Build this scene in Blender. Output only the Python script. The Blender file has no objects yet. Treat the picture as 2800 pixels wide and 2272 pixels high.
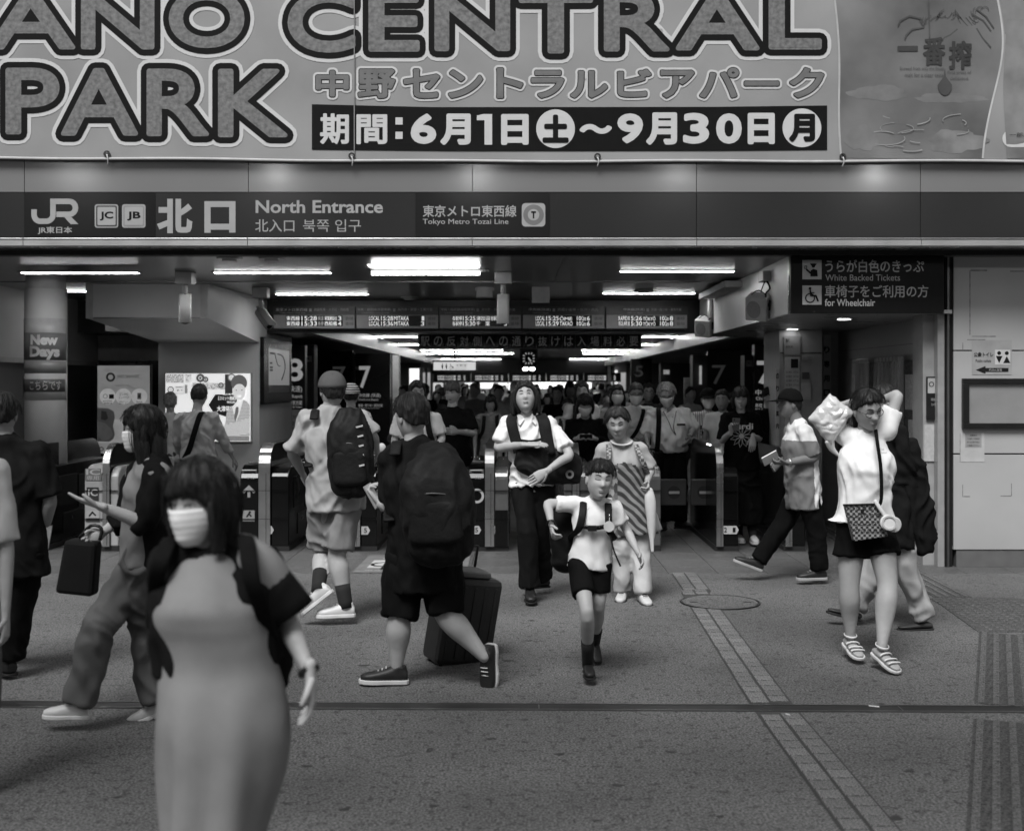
import bpy, math, random
from math import sin, cos, pi, radians
from mathutils import Vector, Matrix, noise
V = Vector
SC = bpy.context.scene
COL = SC.collection

# ---------------------------------------------------------------- camera, sky, sun, exposure
cam = bpy.data.cameras.new('camera')
cam_o = bpy.data.objects.new('camera', cam)
COL.objects.link(cam_o)
cam_o.location = (0, 0, 1.7)
cam_o.rotation_euler = (radians(90), 0, 0)
cam.sensor_width = 36
cam.lens = 41.74
cam.shift_x = -0.00725
cam.shift_y = -0.0295
cam.clip_end = 1000
cam.dof.use_dof = True
cam.dof.focus_distance = 8.6
cam.dof.aperture_fstop = 2.6
SC.camera = cam_o

world = bpy.data.worlds.new('World')
SC.world = world
world.use_nodes = True
wn = world.node_tree
bg = wn.nodes['Background']
sky = wn.nodes.new('ShaderNodeTexSky')
sky.sky_type = 'NISHITA'
sky.sun_disc = False
SUN_EL, SUN_AZ = 54, 200
sky.sun_elevation = radians(SUN_EL)
sky.sun_rotation = radians(SUN_AZ)
bw = wn.nodes.new('ShaderNodeRGBToBW')      # monochrome film: the sky's light without its blue
wn.links.new(sky.outputs[0], bw.inputs[0])
wn.links.new(bw.outputs[0], bg.inputs[0])
bg.inputs[1].default_value = 0.085

sun = bpy.data.lights.new('sun', 'SUN')
sun.energy = 3.6
sun.angle = radians(26)
sun_o = bpy.data.objects.new('sun', sun)
COL.objects.link(sun_o)
_el, _az = radians(SUN_EL), radians(SUN_AZ)
sun_dir = V((sin(_az) * cos(_el), cos(_az) * cos(_el), sin(_el)))
sun_o.rotation_euler = sun_dir.to_track_quat('Z', 'Y').to_euler()
sun_o.location = (0, -20, 30)

SC.view_settings.view_transform = 'Standard'
SC.view_settings.look = 'None'
SC.view_settings.exposure = 0.12
SC.view_settings.gamma = 1.0
SC.view_settings.use_curve_mapping = False
SC.cycles.use_denoising = True
SC.cycles.max_bounces = 6
SC.cycles.diffuse_bounces = 3
SC.cycles.glossy_bounces = 3
SC.cycles.transmission_bounces = 4
SC.cycles.transparent_max_bounces = 6
SC.cycles.sample_clamp_indirect = 4.0
SC.cycles.caustics_reflective = False
SC.cycles.caustics_refractive = False

# ---------------------------------------------------------------- helpers
F = 2480.0
def PX(px, Y): return (px - 1085.0) * Y / F
def PZ(py, Y): return 1.7 - (py - 805.0) * Y / F
def P(px, py, Y): return V((PX(px, Y), Y, PZ(py, Y)))

def tag(o, label=None, cat=None, group=None, kind=None):
    if label: o['label'] = label
    if cat: o['category'] = cat
    if group: o['group'] = group
    if kind: o['kind'] = kind
    return o

def thing(name, label, cat, loc=(0, 0, 0), group=None):
    o = bpy.data.objects.new(name, None)
    o.empty_display_size = 0.1
    COL.objects.link(o)
    o.location = loc
    return tag(o, label, cat, group)

def link(name, me, m, parent=None):
    o = bpy.data.objects.new(name, me)
    if m is not None and len(me.materials) == 0:
        me.materials.append(m)
    COL.objects.link(o)
    if parent is not None:
        o.parent = parent
        pl = parent
        off = V((0, 0, 0))
        while pl is not None:
            off += pl.location
            pl = pl.parent
        o.location = -off
    return o

_MC = {}
def cloth_mat(v, kind='noise', scale=8.0, v2=None, crease=0.6, cs=6.5, rough=0.88):
    """woven cloth with creases"""
    m = mat(v, rough=rough, var=0.10, scale=scale, kind=kind, v2=v2, spec=0.10, bump=0.0)
    if ('cl', m.name, crease, cs) in _MC: return _MC[('cl', m.name, crease, cs)]
    m2 = m.copy(); nt = m2.node_tree; b = nt.nodes['Principled BSDF']
    tc = nt.nodes.new('ShaderNodeTexCoord'); mp = nt.nodes.new('ShaderNodeMapping'); mp.inputs['Scale'].default_value = (1.0, 1.0, 0.62); mp.inputs['Rotation'].default_value = (0.3, 0.5, 0.2)
    nt.links.new(tc.outputs['Object'], mp.inputs[0])
    t = nt.nodes.new('ShaderNodeTexNoise'); t.noise_type = 'RIDGED_MULTIFRACTAL'; t.inputs['Scale'].default_value = cs; t.inputs['Detail'].default_value = 3.0
    t.inputs['Distortion'].default_value = 0.7; t.inputs['Roughness'].default_value = 0.45
    nt.links.new(mp.outputs[0], t.inputs['Vector'])
    bn = nt.nodes.new('ShaderNodeBump'); bn.inputs['Strength'].default_value = crease; bn.inputs['Distance'].default_value = 0.055
    nt.links.new(t.outputs[0], bn.inputs['Height'])
    w = nt.nodes.new('ShaderNodeTexNoise'); w.inputs['Scale'].default_value = 260; nt.links.new(tc.outputs['Object'], w.inputs['Vector'])
    b2 = nt.nodes.new('ShaderNodeBump'); b2.inputs['Strength'].default_value = 0.25; b2.inputs['Distance'].default_value = 0.002
    nt.links.new(w.outputs[0], b2.inputs['Height']); nt.links.new(bn.outputs[0], b2.inputs['Normal']); nt.links.new(b2.outputs[0], b.inputs['Normal'])
    _MC[('cl', m.name, crease, cs)] = m2
    return m2
def hair_mat(v):
    if ('hair', v) in _MC: return _MC[('hair', v)]
    m = bpy.data.materials.new('hair_%03d' % int(v * 1000)); m.use_nodes = True; nt = m.node_tree; b = nt.nodes['Principled BSDF']
    tc = nt.nodes.new('ShaderNodeTexCoord'); mp = nt.nodes.new('ShaderNodeMapping'); mp.inputs['Scale'].default_value = (150, 150, 9); nt.links.new(tc.outputs['Object'], mp.inputs[0])
    t = nt.nodes.new('ShaderNodeTexNoise'); t.inputs['Scale'].default_value = 1.0; t.inputs['Detail'].default_value = 4; t.inputs['Distortion'].default_value = 0.4; nt.links.new(mp.outputs[0], t.inputs['Vector'])
    r = nt.nodes.new('ShaderNodeMapRange'); r.inputs[1].default_value = 0.3; r.inputs[2].default_value = 0.7; r.inputs[3].default_value = v * 0.35; r.inputs[4].default_value = v * 1.9; nt.links.new(t.outputs[0], r.inputs[0])
    cc = nt.nodes.new('ShaderNodeCombineColor')
    for i in range(3): nt.links.new(r.outputs[0], cc.inputs[i])
    nt.links.new(cc.outputs[0], b.inputs['Base Color'])
    bn = nt.nodes.new('ShaderNodeBump'); bn.inputs['Strength'].default_value = 0.9; bn.inputs['Distance'].default_value = 0.004; nt.links.new(t.outputs[0], bn.inputs['Height']); nt.links.new(bn.outputs[0], b.inputs['Normal'])
    b.inputs['Roughness'].default_value = 0.45; b.inputs['Specular IOR Level'].default_value = 0.22
    _MC[('hair', v)] = m
    return m
def mat(v, rough=0.6, var=0.12, scale=8.0, bump=0.0, bscale=60.0, metal=0.0, spec=0.5, emit=0.0, coat=0.0,
        kind='noise', trans=0.0, alpha=1.0, v2=None, sub=0.0):
    key = (v, rough, var, scale, bump, bscale, metal, spec, emit, coat, kind, trans, alpha, v2, sub)
    if key in _MC: return _MC[key]
    m = bpy.data.materials.new('grey_%03d_%s_%d' % (int(v * 1000), kind, len(_MC)))
    m.use_nodes = True
    nt = m.node_tree
    b = nt.nodes['Principled BSDF']
    b.inputs['Roughness'].default_value = rough
    b.inputs['Metallic'].default_value = metal
    b.inputs['Specular IOR Level'].default_value = spec
    b.inputs['Coat Weight'].default_value = coat
    b.inputs['Transmission Weight'].default_value = trans
    b.inputs['Alpha'].default_value = alpha
    if sub:
        b.inputs['Subsurface Weight'].default_value = sub
        b.inputs['Subsurface Radius'].default_value = (0.012, 0.012, 0.012)
    tc = nt.nodes.new('ShaderNodeTexCoord')
    mp = nt.nodes.new('ShaderNodeMapping')
    nt.links.new(tc.outputs['Object'], mp.inputs[0])
    def tex(kind_, sc_, det=5.0):
        if kind_ == 'wave':
            t = nt.nodes.new('ShaderNodeTexWave')
            t.inputs['Scale'].default_value = sc_
            t.inputs['Distortion'].default_value = 0.0
        else:
            t = nt.nodes.new('ShaderNodeTexNoise')
            t.inputs['Scale'].default_value = sc_
            t.inputs['Detail'].default_value = det
        nt.links.new(mp.outputs[0], t.inputs['Vector'])
        return t
    lo, hi = max(0.0, v * (1 - var)), min(1.0, v * (1 + var))
    if v2 is not None: lo, hi = v, v2
    ramp = nt.nodes.new('ShaderNodeMapRange')
    ramp.inputs['From Min'].default_value = 0.3
    ramp.inputs['From Max'].default_value = 0.7
    ramp.inputs['To Min'].default_value = lo
    ramp.inputs['To Max'].default_value = hi
    if kind == 'noise':
        t = tex('noise', scale)
        nt.links.new(t.outputs[0], ramp.inputs[0])
    elif kind == 'stripe_x':
        t = tex('wave', scale); t.bands_direction = 'X'
        nt.links.new(t.outputs[1], ramp.inputs[0])
    elif kind == 'stripe_z':
        t = tex('wave', scale); t.bands_direction = 'Z'
        nt.links.new(t.outputs[1], ramp.inputs[0])
    elif kind == 'stripe_y':
        t = tex('wave', scale); t.bands_direction = 'Y'
        nt.links.new(t.outputs[1], ramp.inputs[0])
    elif kind == 'stripe_d':
        t = tex('wave', scale); t.bands_direction = 'DIAGONAL'
        t.inputs['Distortion'].default_value = 1.5
        nt.links.new(t.outputs[1], ramp.inputs[0])
    elif kind == 'voronoi':
        t = nt.nodes.new('ShaderNodeTexVoronoi')
        t.inputs['Scale'].default_value = scale
        nt.links.new(mp.outputs[0], t.inputs['Vector'])
        nt.links.new(t.outputs['Color'], ramp.inputs[0])
    elif kind == 'checker':
        t = nt.nodes.new('ShaderNodeTexChecker')
        t.inputs['Scale'].default_value = scale
        t.inputs[1].default_value = (0, 0, 0, 1); t.inputs[2].default_value = (1, 1, 1, 1)
        nt.links.new(mp.outputs[0], t.inputs['Vector'])
        nt.links.new(t.outputs[0], ramp.inputs[0])
    cr = nt.nodes.new('ShaderNodeCombineColor')
    for i in range(3): nt.links.new(ramp.outputs[0], cr.inputs[i])
    nt.links.new(cr.outputs[0], b.inputs['Base Color'])
    if emit:
        b.inputs['Emission Strength'].default_value = emit
        if trans == 0.0:
            nt.links.new(cr.outputs[0], b.inputs['Emission Color'])
    if bump:
        t2 = tex('noise', bscale, 6.0)
        bn = nt.nodes.new('ShaderNodeBump')
        bn.inputs['Strength'].default_value = bump
        bn.inputs['Distance'].default_value = 0.01
        nt.links.new(t2.outputs[0], bn.inputs['Height'])
        nt.links.new(bn.outputs[0], b.inputs['Normal'])
        # roughness variation, so that gloss is never uniform
        rr = nt.nodes.new('ShaderNodeMapRange')
        rr.inputs['From Min'].default_value = 0.3; rr.inputs['From Max'].default_value = 0.7
        rr.inputs['To Min'].default_value = max(0.02, rough * 0.85); rr.inputs['To Max'].default_value = min(1, rough * 1.2)
        t3 = tex('noise', max(0.8, scale * 0.4), 3.0)
        nt.links.new(t3.outputs[0], rr.inputs[0])
        nt.links.new(rr.outputs[0], b.inputs['Roughness'])
    _MC[key] = m
    return m

class MB:
    """collects shapes and links them as ONE mesh object"""
    def __init__(s): s.v = []; s.f = []; s.sm = []
    def add(s, vs, fs, smooth=False):
        n = len(s.v)
        s.v.extend([tuple(p) for p in vs])
        for f in fs:
            s.f.append(tuple(i + n for i in f)); s.sm.append(smooth)
        return s
    def box(s, x0, x1, y0, y1, z0, z1, M=None):
        vs = [V((x, y, z)) for x in (x0, x1) for y in (y0, y1) for z in (z0, z1)]
        if M is not None: vs = [M @ p for p in vs]
        return s.add(vs, [(0, 1, 3, 2), (4, 6, 7, 5), (0, 4, 5, 1), (2, 3, 7, 6), (0, 2, 6, 4), (1, 5, 7, 3)])
    def prism(s, pts, d, smooth=False):
        """polygon pts (3-D) swept by vector d"""
        n = len(pts); d = V(d)
        vs = [V(p) for p in pts] + [V(p) + d for p in pts]
        s.add(vs, [tuple(range(n)), tuple(range(2 * n - 1, n - 1, -1))])
        k = len(s.v) - 2 * n
        for i in range(n):
            j = (i + 1) % n
            s.f.append((k + i, k + n + i, k + n + j, k + j)); s.sm.append(smooth)
        return s
    def rings(s, rings, cap=True, smooth=True):
        n = len(rings[0]); m = len(rings)
        vs = [p for r in rings for p in r]
        fs = []
        for i in range(m - 1):
            for j in range(n):
                k = (j + 1) % n
                fs.append((i * n + j, i * n + k, (i + 1) * n + k, (i + 1) * n + j))
        if cap:
            fs.append(tuple(range(n - 1, -1, -1)))
            fs.append(tuple((m - 1) * n + j for j in range(n)))
        return s.add(vs, fs, smooth)
    def loft(s, pts, rx, ry, side, n=14, sub=3, rnd=True, sq=1.0):
        """smooth tube through pts with elliptical sections; rx along side, ry across; rounded ends"""
        pts = [V(p) for p in pts]
        m = len(pts)
        if not isinstance(rx, (list, tuple)): rx = [rx] * m
        if not isinstance(ry, (list, tuple)): ry = [ry] * m
        sides = side if isinstance(side, list) else [V(side)] * m
        P_, A, B, S_ = [], [], [], []
        def cr(a, b, c, d, t):
            return 0.5 * ((2 * b) + (c - a) * t + (2 * a - 5 * b + 4 * c - d) * t * t + (3 * b - a - 3 * c + d) * t ** 3)
        for i in range(m - 1):
            i0, i3 = max(0, i - 1), min(m - 1, i + 2)
            for k in range(sub):
                t = k / sub
                P_.append(cr(pts[i0], pts[i], pts[i + 1], pts[i3], t))
                A.append(cr(rx[i0], rx[i], rx[i + 1], rx[i3], t)); B.append(cr(ry[i0], ry[i], ry[i + 1], ry[i3], t))
                S_.append(sides[i].lerp(sides[i + 1], t))
        P_.append(pts[-1]); A.append(rx[-1]); B.append(ry[-1]); S_.append(sides[-1])
        R = []
        M = len(P_)
        for i in range(M):
            d = (P_[min(M - 1, i + 1)] - P_[max(0, i - 1)]).normalized()
            sd = S_[i] - d * S_[i].dot(d)
            if sd.length < 1e-4: sd = d.orthogonal()
            sd.normalize(); up = d.cross(sd)
            def ring(c, a, b):
                o = []
                for j in range(n):
                    th = 2 * pi * j / n
                    cx, cy = cos(th), sin(th)
                    if sq != 1.0:
                        cx = math.copysign(abs(cx) ** sq, cx); cy = math.copysign(abs(cy) ** sq, cy)
                    o.append(c + sd * (a * cx) + up * (b * cy))
                return o
            if i == 0 and rnd is True:
                r = min(A[0], B[0])
                for q in (0.15, 0.5, 0.85):
                    k = math.sqrt(1 - (1 - q) ** 2)
                    R.append(ring(P_[0] - d * r * (1 - q), A[0] * k, B[0] * k))
            R.append(ring(P_[i], A[i], B[i]))
            if i == M - 1 and rnd:
                r = min(A[-1], B[-1])
                for q in (0.85, 0.5, 0.15):
                    k = math.sqrt(1 - (1 - q) ** 2)
                    R.append(ring(P_[-1] + d * r * (1 - q), A[-1] * k, B[-1] * k))
        return s.rings(R)
    def tube(s, pts, r, n=8, sub=3, rnd=False):
        pts = [V(p) for p in pts]
        d = (pts[-1] - pts[0])
        sd = d.orthogonal() if d.length > 1e-6 else V((1, 0, 0))
        return s.loft(pts, r, r, sd.normalized(), n, sub, rnd)
    def ball(s, c, r, M=None, n=14, m=9):
        c = V(c)
        if not isinstance(r, (tuple, list)): r = (r, r, r)
        vs = []
        R3 = M if M is not None else Matrix.Identity(3)
        for i in range(m + 1):
            ph = pi * i / m
            for j in range(n):
                th = 2 * pi * j / n
                vs.append(c + R3 @ V((r[0] * sin(ph) * cos(th), r[1] * sin(ph) * sin(th), r[2] * cos(ph))))
        fs = []
        for i in range(m):
            for j in range(n):
                k = (j + 1) % n
                fs.append((i * n + j, (i + 1) * n + j, (i + 1) * n + k, i * n + k))
        return s.add(vs, fs, True)
    def disc(s, c, r, nrm=(0, -1, 0), t=0.004, n=32, ry=None):
        c = V(c); nrm = V(nrm).normalized()
        a = nrm.orthogonal().normalized()
        if abs(nrm.z) < 0.9: a = V((0, 0, 1)).cross(nrm).normalized()
        b = nrm.cross(a)
        ry = r if ry is None else ry
        return s.prism([c + a * (r * cos(2 * pi * i / n)) + b * (ry * sin(2 * pi * i / n)) for i in range(n)], nrm * t)
    def ring(s, c, r0, r1, nrm=(0, -1, 0), t=0.004, n=40, ry=1.0):
        c = V(c); nrm = V(nrm).normalized()
        a = V((0, 0, 1)).cross(nrm) if abs(nrm.z) < 0.9 else V((1, 0, 0))
        a.normalize(); b = nrm.cross(a)
        def circ(r, o): return [c + nrm * o + a * (r * cos(2 * pi * i / n)) + b * (r * ry * sin(2 * pi * i / n)) for i in range(n)]
        vs = circ(r0, 0) + circ(r1, 0) + circ(r1, t) + circ(r0, t)
        fs = []
        for i in range(n):
            j = (i + 1) % n
            for k in range(4):
                k2 = (k + 1) % 4
                fs.append((k * n + i, k * n + j, k2 * n + j, k2 * n + i))
        return s.add(vs, fs)
    def mesh(s, name='mesh'):
        me = bpy.data.meshes.new(name)
        me.from_pydata(s.v, [], s.f)
        me.polygons.foreach_set('use_smooth', s.sm)
        me.update()
        return me
    def build(s, name, m, parent=None, bevel=0.0, ang=35):
        o = link(name, s.mesh(name), m, parent)
        if bevel:
            b = o.modifiers.new('bevel', 'BEVEL')
            b.width = bevel; b.segments = 2; b.limit_method = 'ANGLE'; b.angle_limit = radians(ang)
            b.harden_normals = False
        return o

def rect(name, m, parent, x0, x1, z0, z1, y, t=0.004):
    """thin vertical sheet facing the camera side, its front face at y"""
    return MB().box(x0, x1, y, y + t, z0, z1).build(name, m, parent)

_tc = [None]
def text_mesh(s, bold=0.0, bevel=0.0, space=1.0):
    c = bpy.data.curves.new('lettering', 'FONT')
    c.body = s; c.size = 1.0; c.offset = bold; c.bevel_depth = bevel; c.bevel_resolution = 3
    c.space_character = space
    c.resolution_u = 3
    o = bpy.data.objects.new('lettering', c)
    COL.objects.link(o)
    bpy.context.view_layer.update()
    me = bpy.data.meshes.new_from_object(o.evaluated_get(bpy.context.evaluated_depsgraph_get()))
    bpy.data.objects.remove(o); bpy.data.curves.remove(c)
    me.materials.clear()
    return me

def text(s, m, parent, org, w=None, h=None, bold=0.0, bevel=0.0, right=(1, 0, 0), up=(0, 0, 1), name='lettering',
         off=0.0, align='L', zs=1.0, fit=None, space=1.0, flat=None):
    """lettering whose own box (lower left corner org) is fitted to w x h metres"""
    me = text_mesh(s, bold, bevel, space)
    n = len(me.vertices)
    if n == 0: return None
    xs = [v.co.x for v in me.vertices]; ys = [v.co.y for v in me.vertices]
    x0, x1, y0, y1 = min(xs), max(xs), min(ys), max(ys)
    sx = sy = 1.0
    if w and h: sx, sy = w / (x1 - x0), h / (y1 - y0)
    elif h: sx = sy = h / (y1 - y0)
    elif w: sx = sy = w / (x1 - x0)
    right = V(right).normalized(); up = V(up).normalized(); nr = right.cross(up)
    org = V(org)
    ax = 0.0
    if align == 'C': ax = -(x1 - x0) * sx / 2
    if align == 'R': ax = -(x1 - x0) * sx
    for v in me.vertices:
        a = (v.co.x - x0) * sx + ax; b = (v.co.y - y0) * sy
        v.co = org + right * a + up * b + nr * (v.co.z * (flat if flat is not None else 1.0) + off)
    if bevel:
        me.polygons.foreach_set('use_smooth', [False] * len(me.polygons))
    return link(name, me, m, parent)
# ================================================================= GROUND
def grit(name, v, dark, scale, rough=0.85):
    """speckled paving: fine grain, darker flecks, soft dirt and scuffs"""
    m = bpy.data.materials.new(name); m.use_nodes = True
    nt = m.node_tree; b = nt.nodes['Principled BSDF']
    tc = nt.nodes.new('ShaderNodeTexCoord')
    def nz(sc_, det=6):
        t = nt.nodes.new('ShaderNodeTexNoise'); t.inputs['Scale'].default_value = sc_; t.inputs['Detail'].default_value = det
        nt.links.new(tc.outputs['Object'], t.inputs['Vector']); return t.outputs[0]
    def mr(src, a, b_, c, d):
        r = nt.nodes.new('ShaderNodeMapRange'); r.inputs[1].default_value = a; r.inputs[2].default_value = b_
        r.inputs[3].default_value = c; r.inputs[4].default_value = d; nt.links.new(src, r.inputs[0]); return r.outputs[0]
    def mul(a, b_):
        x = nt.nodes.new('ShaderNodeMath'); x.operation = 'MULTIPLY'; nt.links.new(a, x.inputs[0]); nt.links.new(b_, x.inputs[1]); return x.outputs[0]
    fine = mr(nz(scale, 3), 0.35, 0.65, v * 0.3, v * 1.7)
    fleck = mr(nz(scale * 0.24, 6), 0.55, 0.67, 1.0, dark)
    big = mr(nz(0.9, 5), 0.3, 0.7, 0.72, 1.24)
    spot = mr(nz(5.5, 2), 0.735, 0.755, 1.0, 0.42)
    col = mul(mul(mul(fine, fleck), big), spot)
    cc = nt.nodes.new('ShaderNodeCombineColor')
    for i in range(3): nt.links.new(col, cc.inputs[i])
    nt.links.new(cc.outputs[0], b.inputs['Base Color'])
    bn = nt.nodes.new('ShaderNodeBump'); bn.inputs['Strength'].default_value = 0.5; bn.inputs['Distance'].default_value = 0.004
    nt.links.new(nz(scale, 4), bn.inputs['Height']); nt.links.new(bn.outputs[0], b.inputs['Normal'])
    nt.links.new(mr(nz(1.4), 0.3, 0.7, rough - 0.16, rough + 0.05), b.inputs['Roughness'])
    b.inputs['Specular IOR Level'].default_value = 0.35
    return m
M_ASPH = grit('speckled paving', 0.12, 0.45, 90)
M_TILE = grit('granite floor tile', 0.13, 0.72, 120, 0.6)
M_DARK = mat(0.015, rough=0.35, var=0.2, spec=0.25)
M_BLACK = mat(0.007, rough=0.25, var=0.2, spec=0.3)
M_GLOSS = mat(0.010, rough=0.16, var=0.3, scale=3, bump=0.03, bscale=20)
M_CREAM = mat(0.68, rough=0.45, var=0.08, scale=1.5, bump=0.04, bscale=30)
M_WHITEP = mat(0.62, rough=0.4, var=0.06, scale=2, bump=0.02)
M_STEEL = mat(0.55, rough=0.28, var=0.12, scale=6, metal=1.0, bump=0.03, bscale=90)
M_STEELD = mat(0.22, rough=0.35, var=0.15, scale=6, metal=0.9, bump=0.03, bscale=60)
M_LET = mat(0.34, rough=0.5, var=0.05)
M_LETW = mat(0.55, rough=0.5, var=0.04)
M_LETD = mat(0.008, spec=0.1, rough=0.6, var=0.05)
M_GREYL = mat(0.32, rough=0.5, var=0.08)
M_TUBE = mat(1.0, var=0.0, emit=30)
M_TUBE2 = mat(1.0, var=0.0, emit=60)
M_WEB = mat(0.006, rough=0.85, var=0.2, spec=0.08)

def ground_sheet(name, x0, x1, y0, y1, z, m, nx=1, ny=1):
    mb = MB()
    for i in range(nx):
        for j in range(ny):
            a, b = x0 + (x1 - x0) * i / nx, x0 + (x1 - x0) * (i + 1) / nx
            c, d = y0 + (y1 - y0) * j / ny, y0 + (y1 - y0) * (j + 1) / ny
            mb.add([(a, c, z), (b, c, z), (b, d, z), (a, d, z)], [(0, 1, 2, 3)])
    return tag(mb.build(name, m), kind='structure')
ground_sheet('ground', -400, 400, -400, 400, -0.03, mat(0.12, rough=0.9))
ground_sheet('pavement', -16, 16, -8, 10.72, 0.0, M_ASPH)
flo = ground_sheet('concourse_floor', -9.5, 9.5, 10.72, 70, -0.012, grit('floor joint', 0.05, 0.8, 60))
# tiles: individual slabs near the gates, one further sheet of tiles beyond
tile_me = []
rng = random.Random(4)
for k in range(4):
    mb = MB(); e = rng.uniform(0.0, 0.001)
    g = 0.003
    mb.box(g, 0.45 - g, g, 0.45 - g, -0.012, -0.001 - e)
    me = mb.mesh('floor_tile'); me.materials.append(grit('granite tile %d' % k, 0.115 * (0.93 + 0.05 * k), 0.75, 120, 0.55)); tile_me.append(me)
n = 0
for r in range(8):
    for c in range(30):
        o = bpy.data.objects.new('floor_tile', rng.choice(tile_me)); COL.objects.link(o); o.parent = flo
        o.location = (-6.75 + c * 0.45, 10.72 + r * 0.45, 0.0)
mb = MB()
for r in range(26):
    for c in range(15):
        mb.box(-6.75 + c * 0.9 + 0.004, -6.75 + c * 0.9 + 0.896, 14.32 + r * 0.9 + 0.004, 14.32 + r * 0.9 + 0.896, -0.01, -0.001)
tag(mb.build('far_floor_tiles', M_TILE, flo), kind='stuff')

# drain slot across the pavement
d = thing('drain_channel', 'long dark slotted drain channel running straight across the pavement', 'drain', (0, 6.25, 0))
mb = MB()
def dy(x): return 6.27 - 0.018 * x
A = [(-8, dy(-8) - 0.05), (8, dy(8) - 0.05), (8, dy(8) + 0.05), (-8, dy(-8) + 0.05)]
mb.prism([(x, y, 0.001) for x, y in A], (0, 0, 0.003)); mb.build('slot', mat(0.02, rough=0.5), d)
for s_ in (-1, 1):
    mb = MB()
    q = [(-8, dy(-8) + s_ * 0.05), (8, dy(8) + s_ * 0.05), (8, dy(8) + s_ * 0.062), (-8, dy(-8) + s_ * 0.062)]
    if s_ < 0: q = q[::-1]
    mb.prism([(x, y, 0.001) for x, y in q], (0, 0, 0.007)); mb.build('steel_edge', M_STEELD, d)
for i in range(9):
    x = -7.5 + i * 1.9
    mb = MB(); mb.box(x, x + 0.006, dy(x) - 0.048, dy(x) + 0.048, 0.0041, 0.0056); mb.build('joint_plate', M_STEELD, d)

# strip of paving blocks, two rows, running towards the camera
def strip_x(y):
    if y > 9.75: return 1.36 + (y - 9.75) * 0.02
    if y > 6.3: return 1.236 + (y - 6.3) * 0.028
    return 1.236
stp = thing('paving_strip', 'pale two-row strip of paving blocks crossing the pavement past the manhole', 'paving strip', (1.3, 7, 0))
rng = random.Random(9)
bm_ = []
for k, v in enumerate((0.165, 0.18, 0.195, 0.15)):
    mb = MB(); mb.box(0.004, 0.098, 0.003, 0.105, -0.01, 0.006)
    me = mb.mesh('paving_block'); me.materials.append(grit('block %d' % k, v, 0.85, 140)); bm_.append(me)
    bv = None
y = 4.2; bed = MB()
while y < 10.66:
    if not (abs(y + 0.055 - dy(1.3)) < 0.125 or 9.0 < y < 9.62 and abs(y - 9.29) < 0.3):
        for c in range(2):
            o = bpy.data.objects.new('paving_block', rng.choice(bm_)); COL.objects.link(o); o.parent = stp
            o.location = V((strip_x(y) + c * 0.112 + rng.uniform(-0.002, 0.002), y + c * 0.03, rng.uniform(-0.001, 0.001))) - stp.location
            o.rotation_euler = (0, 0, rng.uniform(-0.01, 0.01))
    y += 0.113
ys = [4.1 + i * 0.1 for i in range(67)]
L = [(strip_x(q) - 0.010, q, 0.003) for q in ys if q < 10.71]; R = [(strip_x(q) + 0.222, q, 0.003) for q in ys if q < 10.71]
mb = MB(); nn = len(L)
mb.add(L + R, [(i, nn + i, nn + i + 1, i + 1) for i in range(nn - 1)])
mb.build('joint_bed', mat(0.045, rough=0.9), stp)

# manhole
mh = thing('manhole_cover', 'round manhole cover with a dark rim beside the strip of blocks', 'manhole cover', (PX(1504, 9.29), 9.29, 0))
mb = MB(); mb.disc((mh.location.x, 9.29, 0.0045), 0.29, (0, 0, 1), 0.004, 48); mb.build('cover', M_ASPH, mh)
mb = MB(); mb.ring((mh.location.x, 9.29, 0.0045), 0.292, 0.312, (0, 0, 1), 0.005, 56); mb.build('rim', mat(0.02, rough=0.5), mh)
for s_ in (-1, 1):
    mb = MB(); mb.box(mh.location.x + s_ * 0.21 - 0.03, mh.location.x + s_ * 0.21 + 0.03, 9.26, 9.275, 0.0086, 0.0105); mb.build('key_slot', M_BLACK, mh)

# tactile paving on the right
M_TAC = grit('tactile tile', 0.075, 0.8, 110); M_TAC2 = grit('tactile bar', 0.12, 0.85, 140)
tac = thing('tactile_paving', 'tactile guide tiles with raised bars running into the lower right corner', 'tactile paving', (2.4, 6.5, 0))
ang = math.atan2(0.401, 1.0)
M2 = Matrix.Rotation(-ang, 4, 'Z')
dirv = V((sin(ang), cos(ang), 0)); sdv = V((cos(ang), -sin(ang), 0))
org0 = V((3.16, 8.17, 0)) - dirv * 4.5
tb = MB()
tb.box(0.003, 0.297, 0.003, 0.297, -0.004, 0.005); tme = tb.mesh('tactile_tile'); tme.materials.append(M_TAC)
bb = MB()
for k in range(4): bb.box(0.02 + k * 0.075, 0.052 + k * 0.075, 0.006, 0.294, 0.005, 0.0105)
bme = bb.mesh('raised_bar'); bme.materials.append(M_TAC2)
for r in range(15):
    for c in range(3):
        cuts = [(r * 0.3, r * 0.3 + 0.3)]
        sdr = (dy(2.3) - org0.y + c * 0.3 * sin(ang)) / cos(ang) - 0.06 - c * 0.0
        if sdr - 0.13 < cuts[0][1] and sdr + 0.19 > cuts[0][0]:
            cuts = [q for q in ((r * 0.3, min(r * 0.3 + 0.3, sdr - 0.13)), (max(r * 0.3, sdr + 0.19), r * 0.3 + 0.3)) if q[1] - q[0] > 0.04]
        for s0, s1 in cuts:
            p = org0 + dirv * s0 + sdv * (c * 0.3)
            o = bpy.data.objects.new('tactile_tile', tme); COL.objects.link(o); o.parent = tac; o.location = p - tac.location; o.rotation_euler = (0, 0, -ang); o.scale = (1, (s1 - s0) / 0.3, 1)
            b = bpy.data.objects.new('raised_bars', bme); COL.objects.link(b); b.parent = o
pad = thing('tactile_pad', 'dotted tactile pad at the bend of the guide path, right edge', 'tactile paving', (3.8, 8.8, 0))
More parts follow.
